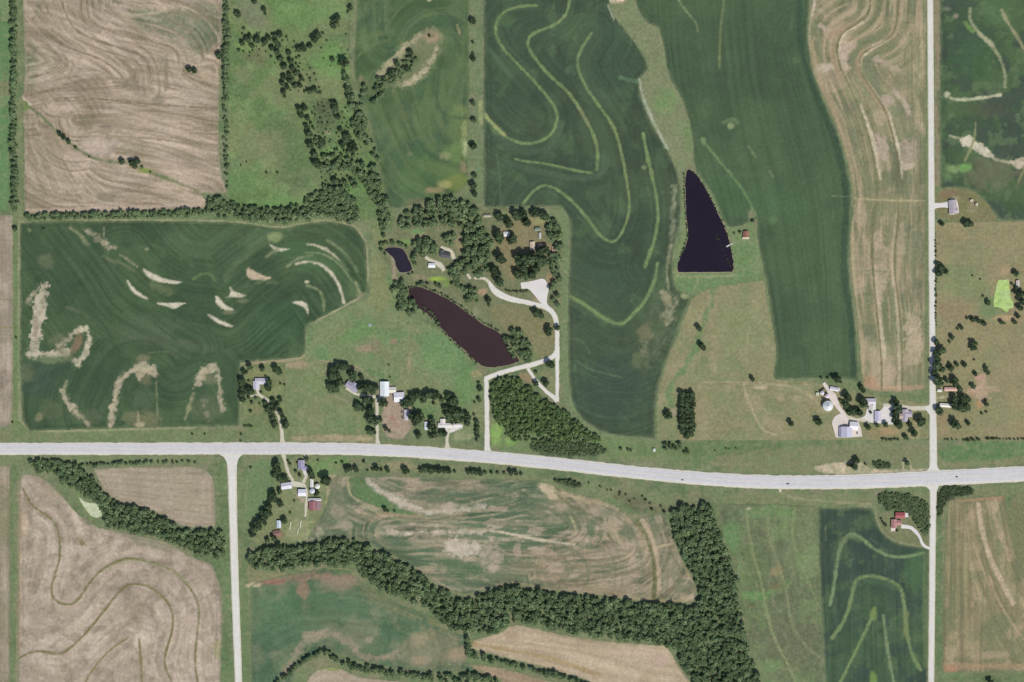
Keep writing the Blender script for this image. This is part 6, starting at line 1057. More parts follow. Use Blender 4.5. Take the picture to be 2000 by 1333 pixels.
wood("shrubbery", "green brush behind the red-roofed house on the corner lot", "shrubs",
     fill([(1712, 966), (1730, 962), (1775, 964), (1800, 975), (1815, 985), (1815, 1045), (1804, 1045), (1795, 1030), (1785, 1018), (1778, 1004), (1760, 996), (1740, 1000), (1722, 990)], 5.2, 3.0, 4.8), 45, M_BUSH, 0.5)
wood("shrubbery", "dark green brush on the corner east of the gravel road", "shrubs",
     fill([(1832, 950), (1880, 950), (1904, 955), (1898, 966), (1860, 970), (1845, 985), (1838, 1010), (1830, 1005)], 4.8, 2.6, 4.2), 40, M_BUSH, 0.45)
wood("shrubbery", "dense green willow patch beside the bare dirt pull-off on the highway", "shrubs",
     fill([(1702, 906), (1710, 901), (1728, 901), (1742, 908), (1735, 915), (1712, 916)], 4.2, 2.4, 3.6), 40, M_BUSH, 0.6)
wood("shrubbery", "scattered brush on the verge below the windbreak rows", "shrubs",
     fill([(1292, 866), (1318, 862), (1332, 868), (1326, 882), (1300, 884)], 8, 3.5, 5, 1) + fill([(1335, 874), (1346, 872), (1354, 886), (1338, 890)], 7, 3.5, 4.5) + along([(1400, 880), (1440, 878)], 13, 1.5, 2.5, 4) + along([(1210, 876), (1240, 880)], 8, 2.5, 3.5, 3), 50, M_BUSH)
wood("hedge", "long low clipped hedge line west of the white concrete yard", "hedge",
     along([(988, 568), (1010, 571), (1032, 569)], 3.5, 2.2, 3.0, 0.8), 40, M_BUSH)
wood("hedge", "thin brushy fence line along the south edge of the dry eastern pasture", "hedge",
     along([(1845, 859), (1870, 859)], 7, 1.8, 2.8, 0.8) + along([(1882, 860), (1912, 859)], 5, 2.5, 4, 1) + along([(1927, 857), (1949, 857)], 4, 2.5, 3.2, 0.6) + along([(1952, 858), (2060, 858)], 7, 1.8, 3, 1), 40, M_BUSH)
wood("hedge", "narrow strip of roadside brush along the dry eastern pasture", "hedge",
     along([(1827, 470), (1828, 500)], 6, 2, 3, 1) + along([(1828, 545), (1828, 640)], 6, 2, 3, 1), 40, M_BUSH)
wood("hedge", "low dark hedge on the lawn south-east of the lavender-roofed house", "hedge",
     along([(1722, 858), (1738, 860), (1756, 858)], 4, 2.4, 3.4, 0.8), 40, M_BUSH)
wood("woodland", "thick strip of small trees on the pale eroded draw inside the crop", "woodland",
     fill([(748, 152), (766, 138), (788, 118), (806, 104), (816, 112), (808, 132), (786, 156), (764, 168)], 8, 3.2, 6.2))
wood("scrub", "patchy low scrub spread across the bright pasture and creek bottom", "scrub",
     fill([(455, 62), (560, 58), (606, 120), (640, 185), (560, 195), (540, 112), (470, 112)], 13, 1.4, 3.0) + fill([(585, 205), (690, 190), (722, 290), (705, 380), (640, 365), (600, 310)], 12, 1.4, 3.2) + fill([(600, 80), (684, 30), (684, 150), (640, 150)], 22, 1.2, 2.4), 36, M_BUSH)
def rim(poly, sp, r0, r1, jit):
    return along(list(poly) + [poly[0]], sp, r0, r1, jit)
wood("reeds", "dark reeds and brush fringing the dark triangular pond", "reeds",
     rim([(1338, 334), (1350, 331), (1366, 347), (1384, 378), (1400, 410), (1416, 443), (1424, 468), (1431, 498), (1434, 520), (1432, 532)], 5, 0.8, 1.9, 1.2)[:-26] + along([(1337, 340), (1337, 390), (1340, 430), (1344, 463), (1335, 488), (1326, 505)], 5, 1.0, 2.4, 1.3), 30, M_BUSH)
wood("reeds", "reeds, brush and low willows fringing the muddy brown pond", "reeds",
     along([(800, 562), (820, 558), (846, 568), (882, 585), (912, 607), (944, 632), (978, 648)], 5, 1.4, 3.4, 1.8) + along([(796, 572), (812, 600), (842, 620), (860, 641), (884, 668), (914, 693), (934, 714)], 6, 1.2, 3.0, 1.6) + along([(828, 598), (846, 614), (856, 630)], 6, 2.5, 4, 1.5), 30, M_BUSH)
# ------------------------------------------------------------------ single trees and bushes
grove([(466, 30, 6), (477, 57, 4), (484, 79, 6), (474, 86, 5), (467, 99, 4), (493, 91, 5), (489, 73, 5), (504, 81, 7), (504, 69, 4), (518, 84, 6), (525, 76, 5), (538, 71, 5), (547, 69, 6), (540, 84, 6), (531, 95, 5), (545, 91, 6), (560, 73, 3), (516, 20, 5), (498, 5, 5), (519, 28, 4)],
      "in the curved cluster at the top of the bright pasture", "bright pasture top cluster")
grove([(543, 105, 6), (548, 116, 6), (565, 105, 5), (555, 132, 6), (568, 121, 5), (572, 135, 5), (567, 149, 5), (555, 152, 5), (553, 165, 6), (555, 182, 6), (579, 145, 6), (585, 142, 4), (589, 154, 5), (577, 169, 5), (587, 169, 5), (596, 179, 4), (606, 155, 4), (606, 181, 5), (616, 177, 5), (626, 182, 4), (566, 160, 5), (573, 155, 4), (562, 172, 5), (557, 190, 4), (579, 126, 4), (585, 112, 4)],
      "in the scrub cluster in the middle of the bright pasture", "bright pasture middle cluster", 'y')
grove([(585, 98, 6), (594, 96, 6), (606, 91, 5), (616, 79, 7), (622, 71, 7), (631, 66, 4), (656, 44, 7), (653, 52, 5), (661, 37, 6), (685, 17, 5), (680, 24, 4), (650, 118, 5), (673, 125, 9), (677, 154, 6), (682, 176, 8), (683, 192, 7)],
      "along the east side of the bright pasture", "bright pasture east", 'y')
grove([(587, 216, 7), (596, 213, 5), (589, 226, 6), (602, 233, 5), (599, 248, 5), (604, 262, 7), (607, 284, 7), (629, 280, 7), (655, 206, 7), (655, 216, 7), (666, 255, 5), (716, 279, 6), (678, 270, 8), (690, 290, 9), (670, 285, 6), (653, 354, 6), (597, 388, 4), (616, 304, 7), (619, 321, 9), (608, 242, 4), (660, 230, 5), (612, 250, 4)],
      "around the dull hollow beside the creek", "creek hollow", 'y')
grove([(521, 338, 3), (542, 338, 3), (482, 317, 2.2), (471, 324, 2.2)], "alone on the open bright pasture", "open bright pasture")
grove([(764, 145, 6), (776, 127, 6), (785, 145, 4), (795, 137, 5), (801, 103, 6), (839, 71, 4), (770, 138, 4), (793, 122, 4), (806, 115, 3)], "on the pale eroded draw inside the crop", "eroded draw")
grove([(118, 263, 5), (125, 270, 5), (135, 278, 5), (148, 289, 4), (175, 307, 3), (240, 317, 6), (260, 320, 7), (270, 317, 6), (264, 326, 5), (278, 327, 4), (294, 337, 3)], "on the grassy diagonal ditch of the tan field", "diagonal ditch")
grove([(371, 137, 6), (381, 140, 5), (429, 111, 7)], "on the east side of the tan terraced field", "tan field east side")
grove([(924, 44, 6), (924, 84, 4), (924, 106, 4), (924, 116, 5), (924, 203, 5), (925, 236, 5), (925, 287, 7), (927, 344, 5), (925, 365, 7), (927, 380, 6)], "on the straight fence line between two crop fields", "straight fence line", 'y')
grove([(489, 717, 6), (513, 721, 5), (540, 723, 7), (546, 727, 6), (477, 727, 5), (473.5, 746, 7), (486, 744, 3), (475, 760, 6), (475, 770, 6), (475, 781, 6), (486, 764, 7), (492, 764, 6), (526, 748, 7), (525, 757, 7), (510, 767, 4), (486, 777, 4), (500, 778, 4.4), (492, 787, 4), (507, 789, 3), (490, 804, 4), (548, 750, 3), (556, 752, 3), (471, 849, 3), (519, 735, 3), (482, 728, 4)],
      "on the lawn of the pale lavender L-shaped house", "corner house lawn")
grove([(533.5, 782, 5), (548, 781, 4.7), (519, 788, 5), (523, 799, 6), (529, 806, 6), (537, 798, 4.7), (543, 792, 4.7), (534, 817, 7), (537, 828, 7), (549, 806, 5), (554, 816, 5), (558.5, 830, 7), (531, 792, 4.7)], "lining the curved drive of the lavender L-shaped house", "curved drive", 'y')
grove([(478, 832.6, 3), (483, 832.6, 3), (488, 832.6, 3), (492, 832.6, 2.6)], "in the short clipped row on the corner lawn", "short clipped row")
grove([(651, 726, 8), (661, 718, 8), (669, 717, 7), (648, 736, 8), (658, 733, 8), (647, 757, 9), (656, 760, 8), (665, 746, 8), (677, 716, 6), (690, 733, 8), (707, 738, 5), (693, 744, 4), (704, 756, 7), (713, 758, 8), (723, 756, 8), (733, 758, 7), (728, 766, 6)], "around the tilted lavender-roofed farmhouse", "tilted farmhouse")
grove([(715.5, 781, 8), (725, 783, 6), (700, 795, 8), (708, 798, 6), (725, 803, 8), (724, 821, 9), (733, 823, 7), (743, 820, 5), (723, 844, 7), (731, 844, 5), (747, 787, 8), (753, 788, 6), (754, 838, 5), (761, 843, 4)], "along the drive south of the white barns", "barn drive", 'y')
grove([(760, 713.5, 2.5), (762, 737, 2.5)], "on the fence line north of the long white barn", "barn fence line")
grove([(791, 788, 8), (801, 788, 7), (807, 777, 7), (818, 773, 8), (827, 780, 8), (836, 772, 8), (847, 774, 8), (854, 772, 6), (847, 788, 4), (863, 781, 5), (876, 775, 6), (883, 783, 9), (889, 785, 7)], "in the arc of trees east of the square white barn", "east arc")
grove([(804, 814, 7), (815, 818, 9), (811, 826, 6), (822, 814, 8), (817, 851, 6), (845, 822, 6), (841, 833, 6), (848, 837, 5), (842, 852, 5), (851, 850, 6), (863, 848, 6), (869, 847, 6)], "west of the white-roofed roadside house", "roadside house west")
grove([(872, 801, 7), (882, 800, 7), (878, 812, 10), (886, 820, 8), (891, 809, 9), (898, 809, 8), (902, 819, 6), (910, 810, 5), (915, 816, 6), (913, 827, 6)], "behind the white-roofed roadside house", "roadside house rear")
grove([(927, 786, 3), (926, 810, 3.5), (935.5, 781, 5), (937.5, 760, 5), (935, 748, 4), (932, 825, 5), (933, 834, 5), (932, 843, 5), (933, 852, 5), (931, 860, 4)], "along the west side of the long straight lane", "long lane", 'y')
grove([(541, 908, 7), (544, 917, 8), (538, 913, 6), (541, 925, 7), (536, 928, 5), (548, 936, 7), (558, 936, 6), (547, 960, 5), (534, 966, 7), (537, 975, 7), (548, 985, 6), (530, 976, 6)], "west of the southern farmstead drive", "southern farmstead west", 'y')
grove([(526, 991, 8), (524, 1002, 8), (518, 1010, 7), (514, 1000, 6), (510, 1016, 7), (503, 1024, 7), (498, 1034, 7), (508, 1030, 6), (494, 1044, 6), (518, 1022, 5), (536, 1052, 5), (545, 1066, 6), (523, 1055, 5)], "in the diagonal windbreak of the southern farmstead", "diagonal windbreak", 'y')
grove([(556, 1017, 6), (567, 1002, 3.5), (575, 979, 3), (578, 921, 4), (586, 929, 4.4), (567, 907, 4), (563, 901, 3), (600, 898, 5), (598, 911, 4), (608, 924, 7), (611, 931, 5), (638, 938, 10), (620, 963, 5), (616, 968, 4), (621, 900, 3), (581, 904, 3)], "among the buildings of the southern farmstead", "southern farmstead yard")
grove([(669, 903, 4), (657, 905, 3), (678, 918, 6), (685, 915, 5), (696, 917, 5), (711, 902, 4), (718, 919, 3), (728, 917, 4), (736, 915, 6), (745, 918, 4), (758, 919, 5), (792, 919, 7), (798, 921, 4), (823, 919, 5), (832, 917, 6), (841, 919, 7), (850, 918, 5), (859, 919, 6), (868, 920, 5), (877, 920, 5), (888, 921, 4), (914, 922, 5), (922, 922, 5), (930, 923, 5), (939, 924, 5), (948, 923, 4), (960, 923, 4), (972, 924, 4), (985, 924, 4), (998, 924, 5), (1008, 924, 5), (1018, 926, 4)], "in the broken hedge south of the highway", "broken hedge")
grove([(752.5, 995, 5), (758, 999, 3.5), (770.6, 998.5, 3)], "on the green lens inside the patchy southern field", "green lens")
grove([(1211, 962, 3), (1230, 980, 3), (1255, 970, 3), (1273, 995, 3.4), (1297, 1000, 4), (1222, 966, 2.5), (1262, 976, 3)], "on the south verge near the forest corner", "south verge")
wb = []
for i in range(9):
    for j in range(3):
        if (i, j) in ((8, 0),): continue
        wb.append((1332.5 + 9.3 * j + random.uniform(-1.2, 1.2), 771 + 9.8 * i + random.uniform(-1.5, 1.5), random.uniform(5.6, 7.0)))
for j, nm in enumerate(("western", "middle", "eastern")):
    grove([t for t in wb if abs(t[0] - (1332.5 + 9.3 * j)) < 2.5], f"in the {nm} row of the windbreak block", "windbreak block", 'y')
grove([(1304, 811, 7), (1310, 815, 4)], "near the washed gully west of the windbreak block", "gully")
grove([(1364, 642, 6), (1369, 676, 6), (1374, 680, 5)], "beside the green swale below the dark triangular pond", "swale", 'y')
grove([(1469, 741, 4.7), (1544, 827.5, 6), (1598, 824, 6.5)], "standing alone on the olive pasture by the track", "olive pasture")
grove([(1445, 454, 4), (1434, 456, 2.5), (1470, 432, 4)], "near the red-roofed pond cabin", "pond cabin")
grove([(1633.5, 741, 7), (1641, 746, 4), (1681, 756, 5), (1685, 763, 5), (1617, 739, 4), (1604, 738, 3)], "at the north edge of the white bin yard", "bin yard north")
grove([(1653.5, 777, 7), (1658, 780, 5), (1652, 792, 7), (1641, 782, 4), (1658, 803, 7), (1664, 806, 7), (1671, 805, 6), (1677, 806, 7), (1655, 797, 5), (1684, 787, 8), (1689, 788, 5)], "between the white bins and lavender garage", "bin yard east")
grove([(1749, 787, 7), (1752, 797, 9), (1747, 806, 7), (1747, 815, 6), (1752.5, 828, 7), (1756, 834, 6), (1729, 830, 5), (1712.6, 831, 4.7), (1695, 835, 5), (1700, 806, 4), (1797.6, 824.5, 9), (1776, 829, 5), (1784, 847, 6), (1767, 854, 5), (1771, 857, 4)], "around the lavender house by the gravel crossroads", "crossroads house")
grove([(1827, 668, 6), (1828, 690, 8), (1838, 685, 8), (1830, 703, 7), (1828, 715, 9), (1839, 722, 7), (1823, 728, 6), (1831, 745, 11), (1855, 713, 5), (1856, 721, 7), (1868, 713, 5), (1883, 713, 5), (1902, 703, 3), (1848, 744, 6), (1864, 742, 8), (1864, 750, 8), (1874, 760, 6)], "along the roadside north of the long pink shed", "roadside clump", 'y')
grove([(1863, 780, 9), (1880, 778, 9), (1890, 781, 7), (1863, 794, 10), (1876, 797, 11), (1888, 795, 9), (1879, 787, 7), (1833, 803, 9), (1863, 828, 9), (1870, 833, 8), (1890, 827, 5)], "around the white shed east of the gravel road", "white shed clump")
grove([(1900, 755, 6), (1904, 731, 5), (1925, 720, 5), (1928, 728, 6), (1925, 790, 5.5), (1925, 782, 4), (1917, 808, 4), (1926, 805, 4), (1898, 681, 6)], "around the bare pinkish lot in the dry pasture", "bare lot")
grove([(1831, 518, 6), (1836, 526, 9), (1832, 535, 7), (1846, 531, 6), (1840, 521, 5)], "in the dark roadside clump halfway up the pasture", "roadside dark clump")
grove([(1858, 659, 6), (1854, 668, 4), (1870, 643, 4), (1876, 640, 5), (1888, 622, 4), (1899, 625, 6), (1910, 627, 6), (1921, 632.6, 5), (1901, 672, 7), (1904, 681, 4.8)], "on the diagonal draw of the dry pasture", "diagonal draw")
grove([(1955, 630, 5), (1961, 632, 4), (1981, 630, 6), (1987, 618, 5), (1983, 535, 6), (1977, 534, 4), (1990, 575, 9), (1996, 590, 9), (1991, 602, 6), (1984, 563, 5), (1920, 579, 4), (1929, 592, 5), (1899, 539, 3), (1914, 546, 3), (1926, 594, 3), (1976, 555, 4), (1978, 570, 4)], "around the bright green algae pond", "algae pond")
grove([(1838.5, 438, 5), (1885, 437, 8), (1893, 439, 7)], "south of the gray-roofed house by the gravel road", "gray house")
grove([(974.6, 466, 11), (1001, 467.6, 10), (978, 507, 11), (976, 425, 8), (994.5, 438, 9), (975.5, 552, 10), (965, 530, 9), (972, 536, 8), (1014, 507, 10), (1032, 509, 12), (1042, 503, 9), (1011, 538, 9), (1027, 539, 9), (1039, 538, 8), (1055, 512, 10), (1055, 492, 9), (1066, 489, 8), (1009, 423, 8), (1022, 418, 7), (1029, 436, 8), (1044, 418, 8), (1062, 423, 8), (1047, 528, 8), (1022, 525, 9), (1065, 512, 8)],
      "in the open glade of the pond farm grove", "grove glade")
grove([(1047, 613, 8), (1057, 617, 6), (1089, 641, 5), (1072, 645, 7), (1071, 652, 6), (1072, 711, 7), (1078, 714, 5), (1047, 727, 4), (1066, 750, 6), (1047, 749, 6), (954, 587, 5), (955, 597, 4)], "along the white gravel lane by the muddy pond", "pond lane", 'y')
grove([(1672.5, 900, 5.5), (1656, 909, 4), (1668, 912, 6.5), (1662, 909, 4.7), (1771, 904, 4.7), (1690, 907, 3)], "at the bare dirt pull-off beside the highway", "pull-off")
grove([(1721, 1014, 3), (1724, 1020, 3), (1729, 1026, 4), (1752, 1037, 3)], "on the lawn west of the red-roofed house", "red house lawn")
grove([(490, 914, 3), (376, 849, 3), (400, 848, 2.5), (470, 862, 2.5), (1934, 1331, 6), (86, 448, 3), (32, 660, 3), (25, 825, 3), (31, 448, 5)], "standing alone at a field edge or verge", "lone edge")

# ------------------------------------------------------------------ buildings
def bm_obj(name, bm, mat, parent):
    me = bpy.data.meshes.new(name); bmesh.ops.recalc_face_normals(bm, faces=bm.faces); bm.to_mesh(me); bm.free()
    for m in (mat if isinstance(mat, (list, tuple)) else [mat]): me.materials.append(m)
    return link(name, me, parent)
def box_bm(bm, x0, x1, y0, y1, z0, z1):
    v = [bm.verts.new((x, y, z)) for x in (x0, x1) for y in (y0, y1) for z in (z0, z1)]
    for f in ((0, 1, 3, 2), (4, 6, 7, 5), (0, 4, 5, 1), (2, 3, 7, 6), (0, 2, 6, 4), (1, 5, 7, 3)): bm.faces.new([v[i] for i in f])
def poly_prism(bm, sec, y0, y1):
    A = [bm.verts.new((x, y0, z)) for x, z in sec]; B = [bm.verts.new((x, y1, z)) for x, z in sec]
    n = len(sec)
    for i in range(n): bm.faces.new((A[i], A[(i + 1) % n], B[(i + 1) % n], B[i]))
    bm.faces.new(A); bm.faces.new(B[::-1])

_mats = {}
def pm(rgb, rough=0.7, metal=0.0, var=0.06):
    k = (rgb, rough, metal)
    if k not in _mats:
        _mats[k] = plain_mat("paint %d %d %d" % rgb, rgb, rough, 0.3, var, 0.8, metal)
    return _mats[k]
GLASS = pm((52, 60, 70), 0.15); DOORC = pm((120, 100, 86)); CONC = pm((190, 186, 180)); WHITE = (228, 226, 224)

def gable(root, cx, cy, w, l, h, rise, roof, wall, over=0.6, ridge='y', hip=0.0, z0=0.45):
    """walls with pitched gable ends and two roof slopes of real thickness; ridge along the local y (or x)"""
    sub = empty("x", (0, 0, 0)); bpy.data.objects.remove(sub)
    a, b = (w, l) if ridge == 'y' else (l, w)
    rot = Matrix.Rotation(math.pi / 2 if ridge == 'x' else 0, 3, 'Z')
    def place(bm):
        for v in bm.verts: v.co = rot @ v.co + Vector((cx, cy, z0))
    bm = bmesh.new()
    poly_prism(bm, [(-a / 2, -0.3), (a / 2, -0.3), (a / 2, h), (0, h + rise), (-a / 2, h)], -b / 2, b / 2)
    place(bm); bm_obj("wall", bm, wall, root)
    bm = bmesh.new(); t = 0.22
    e = a / 2 + over; ze = h - rise * over / (a / 2)
    if hip:
        y1 = b / 2 + over; ins = min(hip * a / 2, b / 2 - 0.3)
        low = [(-e, -y1), (e, -y1), (e, y1), (-e, y1)]
        L = [bm.verts.new((x, y, ze)) for x, y in low]; U = [bm.verts.new((x, y, ze + t)) for x, y in low]
        r0 = bm.verts.new((0, -y1 + ins + over, h + rise + t)); r1 = bm.verts.new((0, y1 - ins - over, h + rise + t))
        bm.faces.new((U[0], U[1], r0)); bm.faces.new((U[1], U[2], r1, r0)); bm.faces.new((U[2], U[3], r1)); bm.faces.new((U[3], U[0], r0, r1))
        for i in range(4): bm.faces.new((L[i], L[(i + 1) % 4], U[(i + 1) % 4], U[i]))
        bm.faces.new(L[::-1])
    else:
        poly_prism(bm, [(-e, ze + 0.03), (0, h + rise + 0.03), (e, ze + 0.03), (e, ze + t), (0, h + rise + t + 0.03), (-e, ze + t)], -b / 2 - over, b / 2 + over)
    place(bm); return bm_obj("roof", bm, roof, root)

def pieces(root, w, l, cx=0, cy=0, z0=0.45, wins=2, barn=False, h=3.0):
    def one(name, x0, x1, y0, y1, za, zb, m, par=root):
        bm = bmesh.new(); box_bm(bm, x0, x1, y0, y1, za, zb); return bm_obj(name, bm, m, par)
    y = cy - l / 2
    dw = min(4.0, w * 0.4) if barn else 1.1
    dr = one("door", cx - dw / 2, cx + dw / 2, y - 0.07, y + 0.05, z0, z0 + (min(3.4, h * 0.8) if barn else 2.1), DOORC)
    if not barn: one("handle", cx + 0.35, cx + 0.45, y - 0.13, y - 0.075, z0 + 1.0, z0 + 1.1, CONC, dr)
    for i in range(wins):
        xx = cx + (w / 2 - 1.8) * (1 if i % 2 else -1)
        if i < 2: f = one("window", xx - 0.7, xx + 0.7, y - 0.06, y + 0.05, z0 + 0.95, z0 + 2.15, pm(WHITE)); one("pane", xx - 0.58, xx + 0.58, y - 0.09, y - 0.065, z0 + 1.07, z0 + 2.03, GLASS, f)
        else:
            s = 1 if i % 2 else -1; x = cx + s * w / 2; lo, hi = (x - 0.05, x + 0.06) if s > 0 else (x - 0.06, x + 0.05)
            f = one("window", lo, hi, cy - 0.7, cy + 0.7, z0 + 0.95, z0 + 2.15, pm(WHITE))
            lo, hi = (x + 0.065, x + 0.09) if s > 0 else (x - 0.09, x - 0.065)
            one("pane", lo, hi, cy - 0.58, cy + 0.58, z0 + 1.07, z0 + 2.03, GLASS, f)

def thing(name, label, cat, u, v, rot=0.0, group=None):
    x, y = P(u, v)
    t = empty(name, (x, y, 0.1), math.radians(rot), label=label, category=cat)
    if group: t['group'] = group
    return t

def house(label, u, v, rot, parts, roof, wall=(214, 208, 200), cat="house", name="house", chimney=None, wins=4, h=3.2, pitch=0.42, hip=0.0, rough=0.8):
    t = thing(name, label, cat, u, v, rot)
    rm, wm = pm(roof, rough, var=0.09), pm(wall)
    first = None
    for i, p in enumerate(parts):
        cx, cy, w, l, rd = p[:5]; hh = p[5] if len(p) > 5 else h
        a = w if rd == 'y' else l
        r = gable(t, cx, cy, w, l, hh - 0.13 * i, min(a / 2 * pitch, 4.0), rm if len(p) < 7 else pm(p[6], rough, var=0.09), wm, 0.55, rd, hip)
        if first is None:
            first = r; pieces(t, w, l, cx, cy, wins=wins, h=hh)
            if chimney:
                bm = bmesh.new(); box_bm(bm, chimney[0] - 0.5, chimney[0] + 0.5, chimney[1] - 0.4, chimney[1] + 0.4, hh - 0.2, hh + a / 2 * pitch + 1.4)
                bm_obj("chimney", bm, pm((132, 90, 76)), r)
    return t

def barn(label, u, v, rot, w, l, roof, wall=(205, 200, 194), ridge='y', h=4.4, pitch=0.34, name="barn", cat="barn", lean=None, rough=0.45):
    t = thing(name, label, cat, u, v, rot)
    gable(t, 0, 0, w, l, h, (w if ridge == 'y' else l) / 2 * pitch, pm(roof, rough, var=0.07), pm(wall), 0.4, ridge)
    pieces(t, w, l, wins=0, barn=True, h=h)
    rm = bmesh.new()       # ridge cap
    n = (l if ridge == 'y' else w) / 2 + 0.3; zr = 0.45 + h + (w if ridge == 'y' else l) / 2 * pitch + 0.25
    box_bm(rm, -0.25, 0.25, -n, n, zr, zr + 0.12)
    if ridge == 'x':
        for q in rm.verts: q.co = Vector((-q.co.y, q.co.x, q.co.z))
    bm_obj("ridge_cap", rm, pm(tuple(max(0, c - 18) for c in roof), rough), t)
    if lean:      # lean-to shed along one side: (cx, cy, w, l, roof colour)
        cx, cy, lw, ll, rc = lean
        bm = bmesh.new(); box_bm(bm, cx - lw / 2, cx + lw / 2, cy - ll / 2, cy + ll / 2, 0.15, 0.45 + h * 0.6); bm_obj("lean_to_wall", bm, pm(wall), t)
        bm = bmesh.new()
        s = 1 if abs(cx) >= abs(cy) else 0
        z1, z2 = 0.45 + h * 0.62, 0.45 + h * 0.85
        if s:
            zi, zo = (z2, z1) if cx > 0 else (z1, z2)
            poly_prism(bm, [(cx - lw / 2 - .2, zi), (cx + lw / 2 + .2, zo), (cx + lw / 2 + .2, zo + .18), (cx - lw / 2 - .2, zi + .18)], cy - ll / 2 - .2, cy + ll / 2 + .2)
        else:
            poly_prism(bm, [(cx - lw / 2 - .2, z1), (cx + lw / 2 + .2, z1), (cx + lw / 2 + .2, z1 + .18), (cx - lw / 2 - .2, z1 + .18)], cy - ll / 2 - .2, cy + ll / 2 + .2)
        bm_obj("lean_to_roof", bm, pm(rc, rough), t)
    return t

def shed(label, u, v, rot, w, l, roof, wall=(198, 192, 184), **kw):
    return barn(label, u, v, rot, w, l, roof, wall, name="shed", cat="shed", h=kw.pop('h', 2.8), **kw)

def grain_bin(label, u, v, r, h, rgb=(222, 226, 228), group=None):
    t = thing("grain_bin", label, "grain bin", u, v, 0, group)
    m = pm(rgb, 0.4); n = 32
    bm = bmesh.new(); rings = []
    k = 14
    for i in range(k + 1):
        rr = r * (1.0 + (0.006 if i % 2 else 0.0)); z = 0.3 + h * i / k
        rings.append([bm.verts.new((rr * math.cos(6.28319 * j / n), rr * math.sin(6.28319 * j / n), z)) for j in range(n)])
    for i in range(k):
        for j in range(n): bm.faces.new((rings[i][j], rings[i][(j + 1) % n], rings[i + 1][(j + 1) % n], rings[i + 1][j]))
    bm_obj("wall", bm, m, t)
    bm = bmesh.new(); e = r * 1.06; rz = r * 0.52
    A = []
    for j in range(n * 2):
        up = 0.10 if j % 4 == 0 else 0.0
        a = 6.28319 * j / (n * 2)
        A.append((bm.verts.new((e * math.cos(a), e * math.sin(a), 0.3 + h - 0.1 + up)), bm.verts.new((r * 0.12 * math.cos(a), r * 0.12 * math.sin(a), 0.3 + h + rz + up * 0.3))))
    for j in range(n * 2):
        b = A[(j + 1) % (n * 2)]; a = A[j]; bm.faces.new((a[0], b[0], b[1], a[1]))
    bm.faces.new([a[0] for a in A][::-1])
    rf = bm_obj("roof", bm, m, t)
    bm = bmesh.new(); bmesh.ops.create_cone(bm, cap_ends=True, segments=16, radius1=r * 0.15, radius2=r * 0.10, depth=0.5, matrix=Matrix.Translation((0, 0, 0.45 + h + rz)))
    bm_obj("hatch", bm, pm((190, 194, 196), 0.5), rf)
    bm = bmesh.new(); box_bm(bm, -0.5, 0.5, -r - 0.12, -r * 0.97, 0.3, 2.4); bm_obj("door", bm, pm((176, 180, 182)), t)
    bm = bmesh.new()
    for s in (-0.25, 0.25): box_bm(bm, r + 0.12, r + 0.18, s - 0.03, s + 0.03, 0.4, 0.3 + h)
    for i in range(int(h / 0.4)): box_bm(bm, r + 0.13, r + 0.17, -0.22, 0.22, 0.6 + i * 0.4, 0.64 + i * 0.4)
    bm_obj("ladder", bm, pm((150, 152, 154)), t)
    return t

LAV = (196, 190, 204); LAVD = (168, 160, 178)
# corner house
house("pale lavender-roofed L-shaped house on the tree-dotted lawn by the dark crop field", 508, 749, 0,
      [(3, 4, 24, 11, 'x'), (-7, -4, 12, 16, 'y')], (202, 198, 208), chimney=(6, 3), pitch=0.35)
# central farm
house("tilted farmhouse with dark lavender roof among trees west of the long white barn", 688, 755.5, -33,
      [(0, 0, 25, 12, 'x'), (2, 5, 9, 9, 'y')], (170, 164, 182), chimney=(-5, 1))
barn("long white-roofed barn, largest of the farm east of the tilted farmhouse", 751.3, 760, 0, 17, 28, (228, 234, 234))
shed("small cream-white shed between the two white barns", 767, 762, 0, 13, 11, (226, 220, 206), ridge='x', h=3.2)
barn("square white-roofed barn at the head of the bare pink yard", 780, 776, 4, 20, 18, (230, 226, 230), ridge='x')
shed("low pale grey open shed on the east edge of the bare pink yard", 794, 811, 0, 8, 20, (206, 200, 208), h=3.0)
house("white-roofed roadside house with a long side wing west of the straight lane", 869, 831, 0,
      [(0, 0, 26, 8, 'x'), (-4, 6, 9, 12, 'y'), (24, 0, 14, 6, 'x', 2.8)], (224, 217, 214), chimney=(-6, 1), pitch=0.3)
shed("narrow white shed standing on the lawn west of the roadside house", 832.5, 832, 0, 6, 15, (232, 234, 238))
# southern farmstead
house("lavender-roofed house in the trees just south of the highway", 589, 909, 0,
      [(0, 1, 12, 17, 'y'), (6, -6, 9, 9, 'x')], (164, 158, 182), chimney=(2, 4), wall=(200, 190, 190))
barn("pale lavender machine shed at the west end of the southern farmyard", 560, 949, 8, 20, 12, (218, 214, 224), ridge='x', h=4.0)
barn("white-roofed barn in the middle of the southern farmyard", 590.5, 962.5, 0, 15, 13, (228, 226, 234), ridge='x', h=4.2)
shed("narrow white shed north of the white round bin", 609, 944, 0, 6, 16, (222, 220, 216))
grain_bin("lavender-white round bin beside the narrow white shed", 610.5, 959, 4.8, 6.5, (216, 216, 228))
grain_bin("cream-white round bin under the big tree of the southern farmyard", 620.5, 950, 4.8, 6.0, (228, 228, 216))
barn("red-roofed barn with a grey-red lean-to at the south end of the farmyard", 611, 988, 0, 14, 17, (154, 106, 108), (176, 130, 124), lean=(12, 0, 8, 17, (146, 122, 124)), rough=0.7)
shed("long pale tin shed along the north side of the red-roofed barn", 615, 976, 0, 25, 5, (202, 202, 196), ridge='x')
shed("light blue-white tin shed at the foot of the diagonal windbreak", 545, 1024, 0, 8, 14, (204, 214, 222))
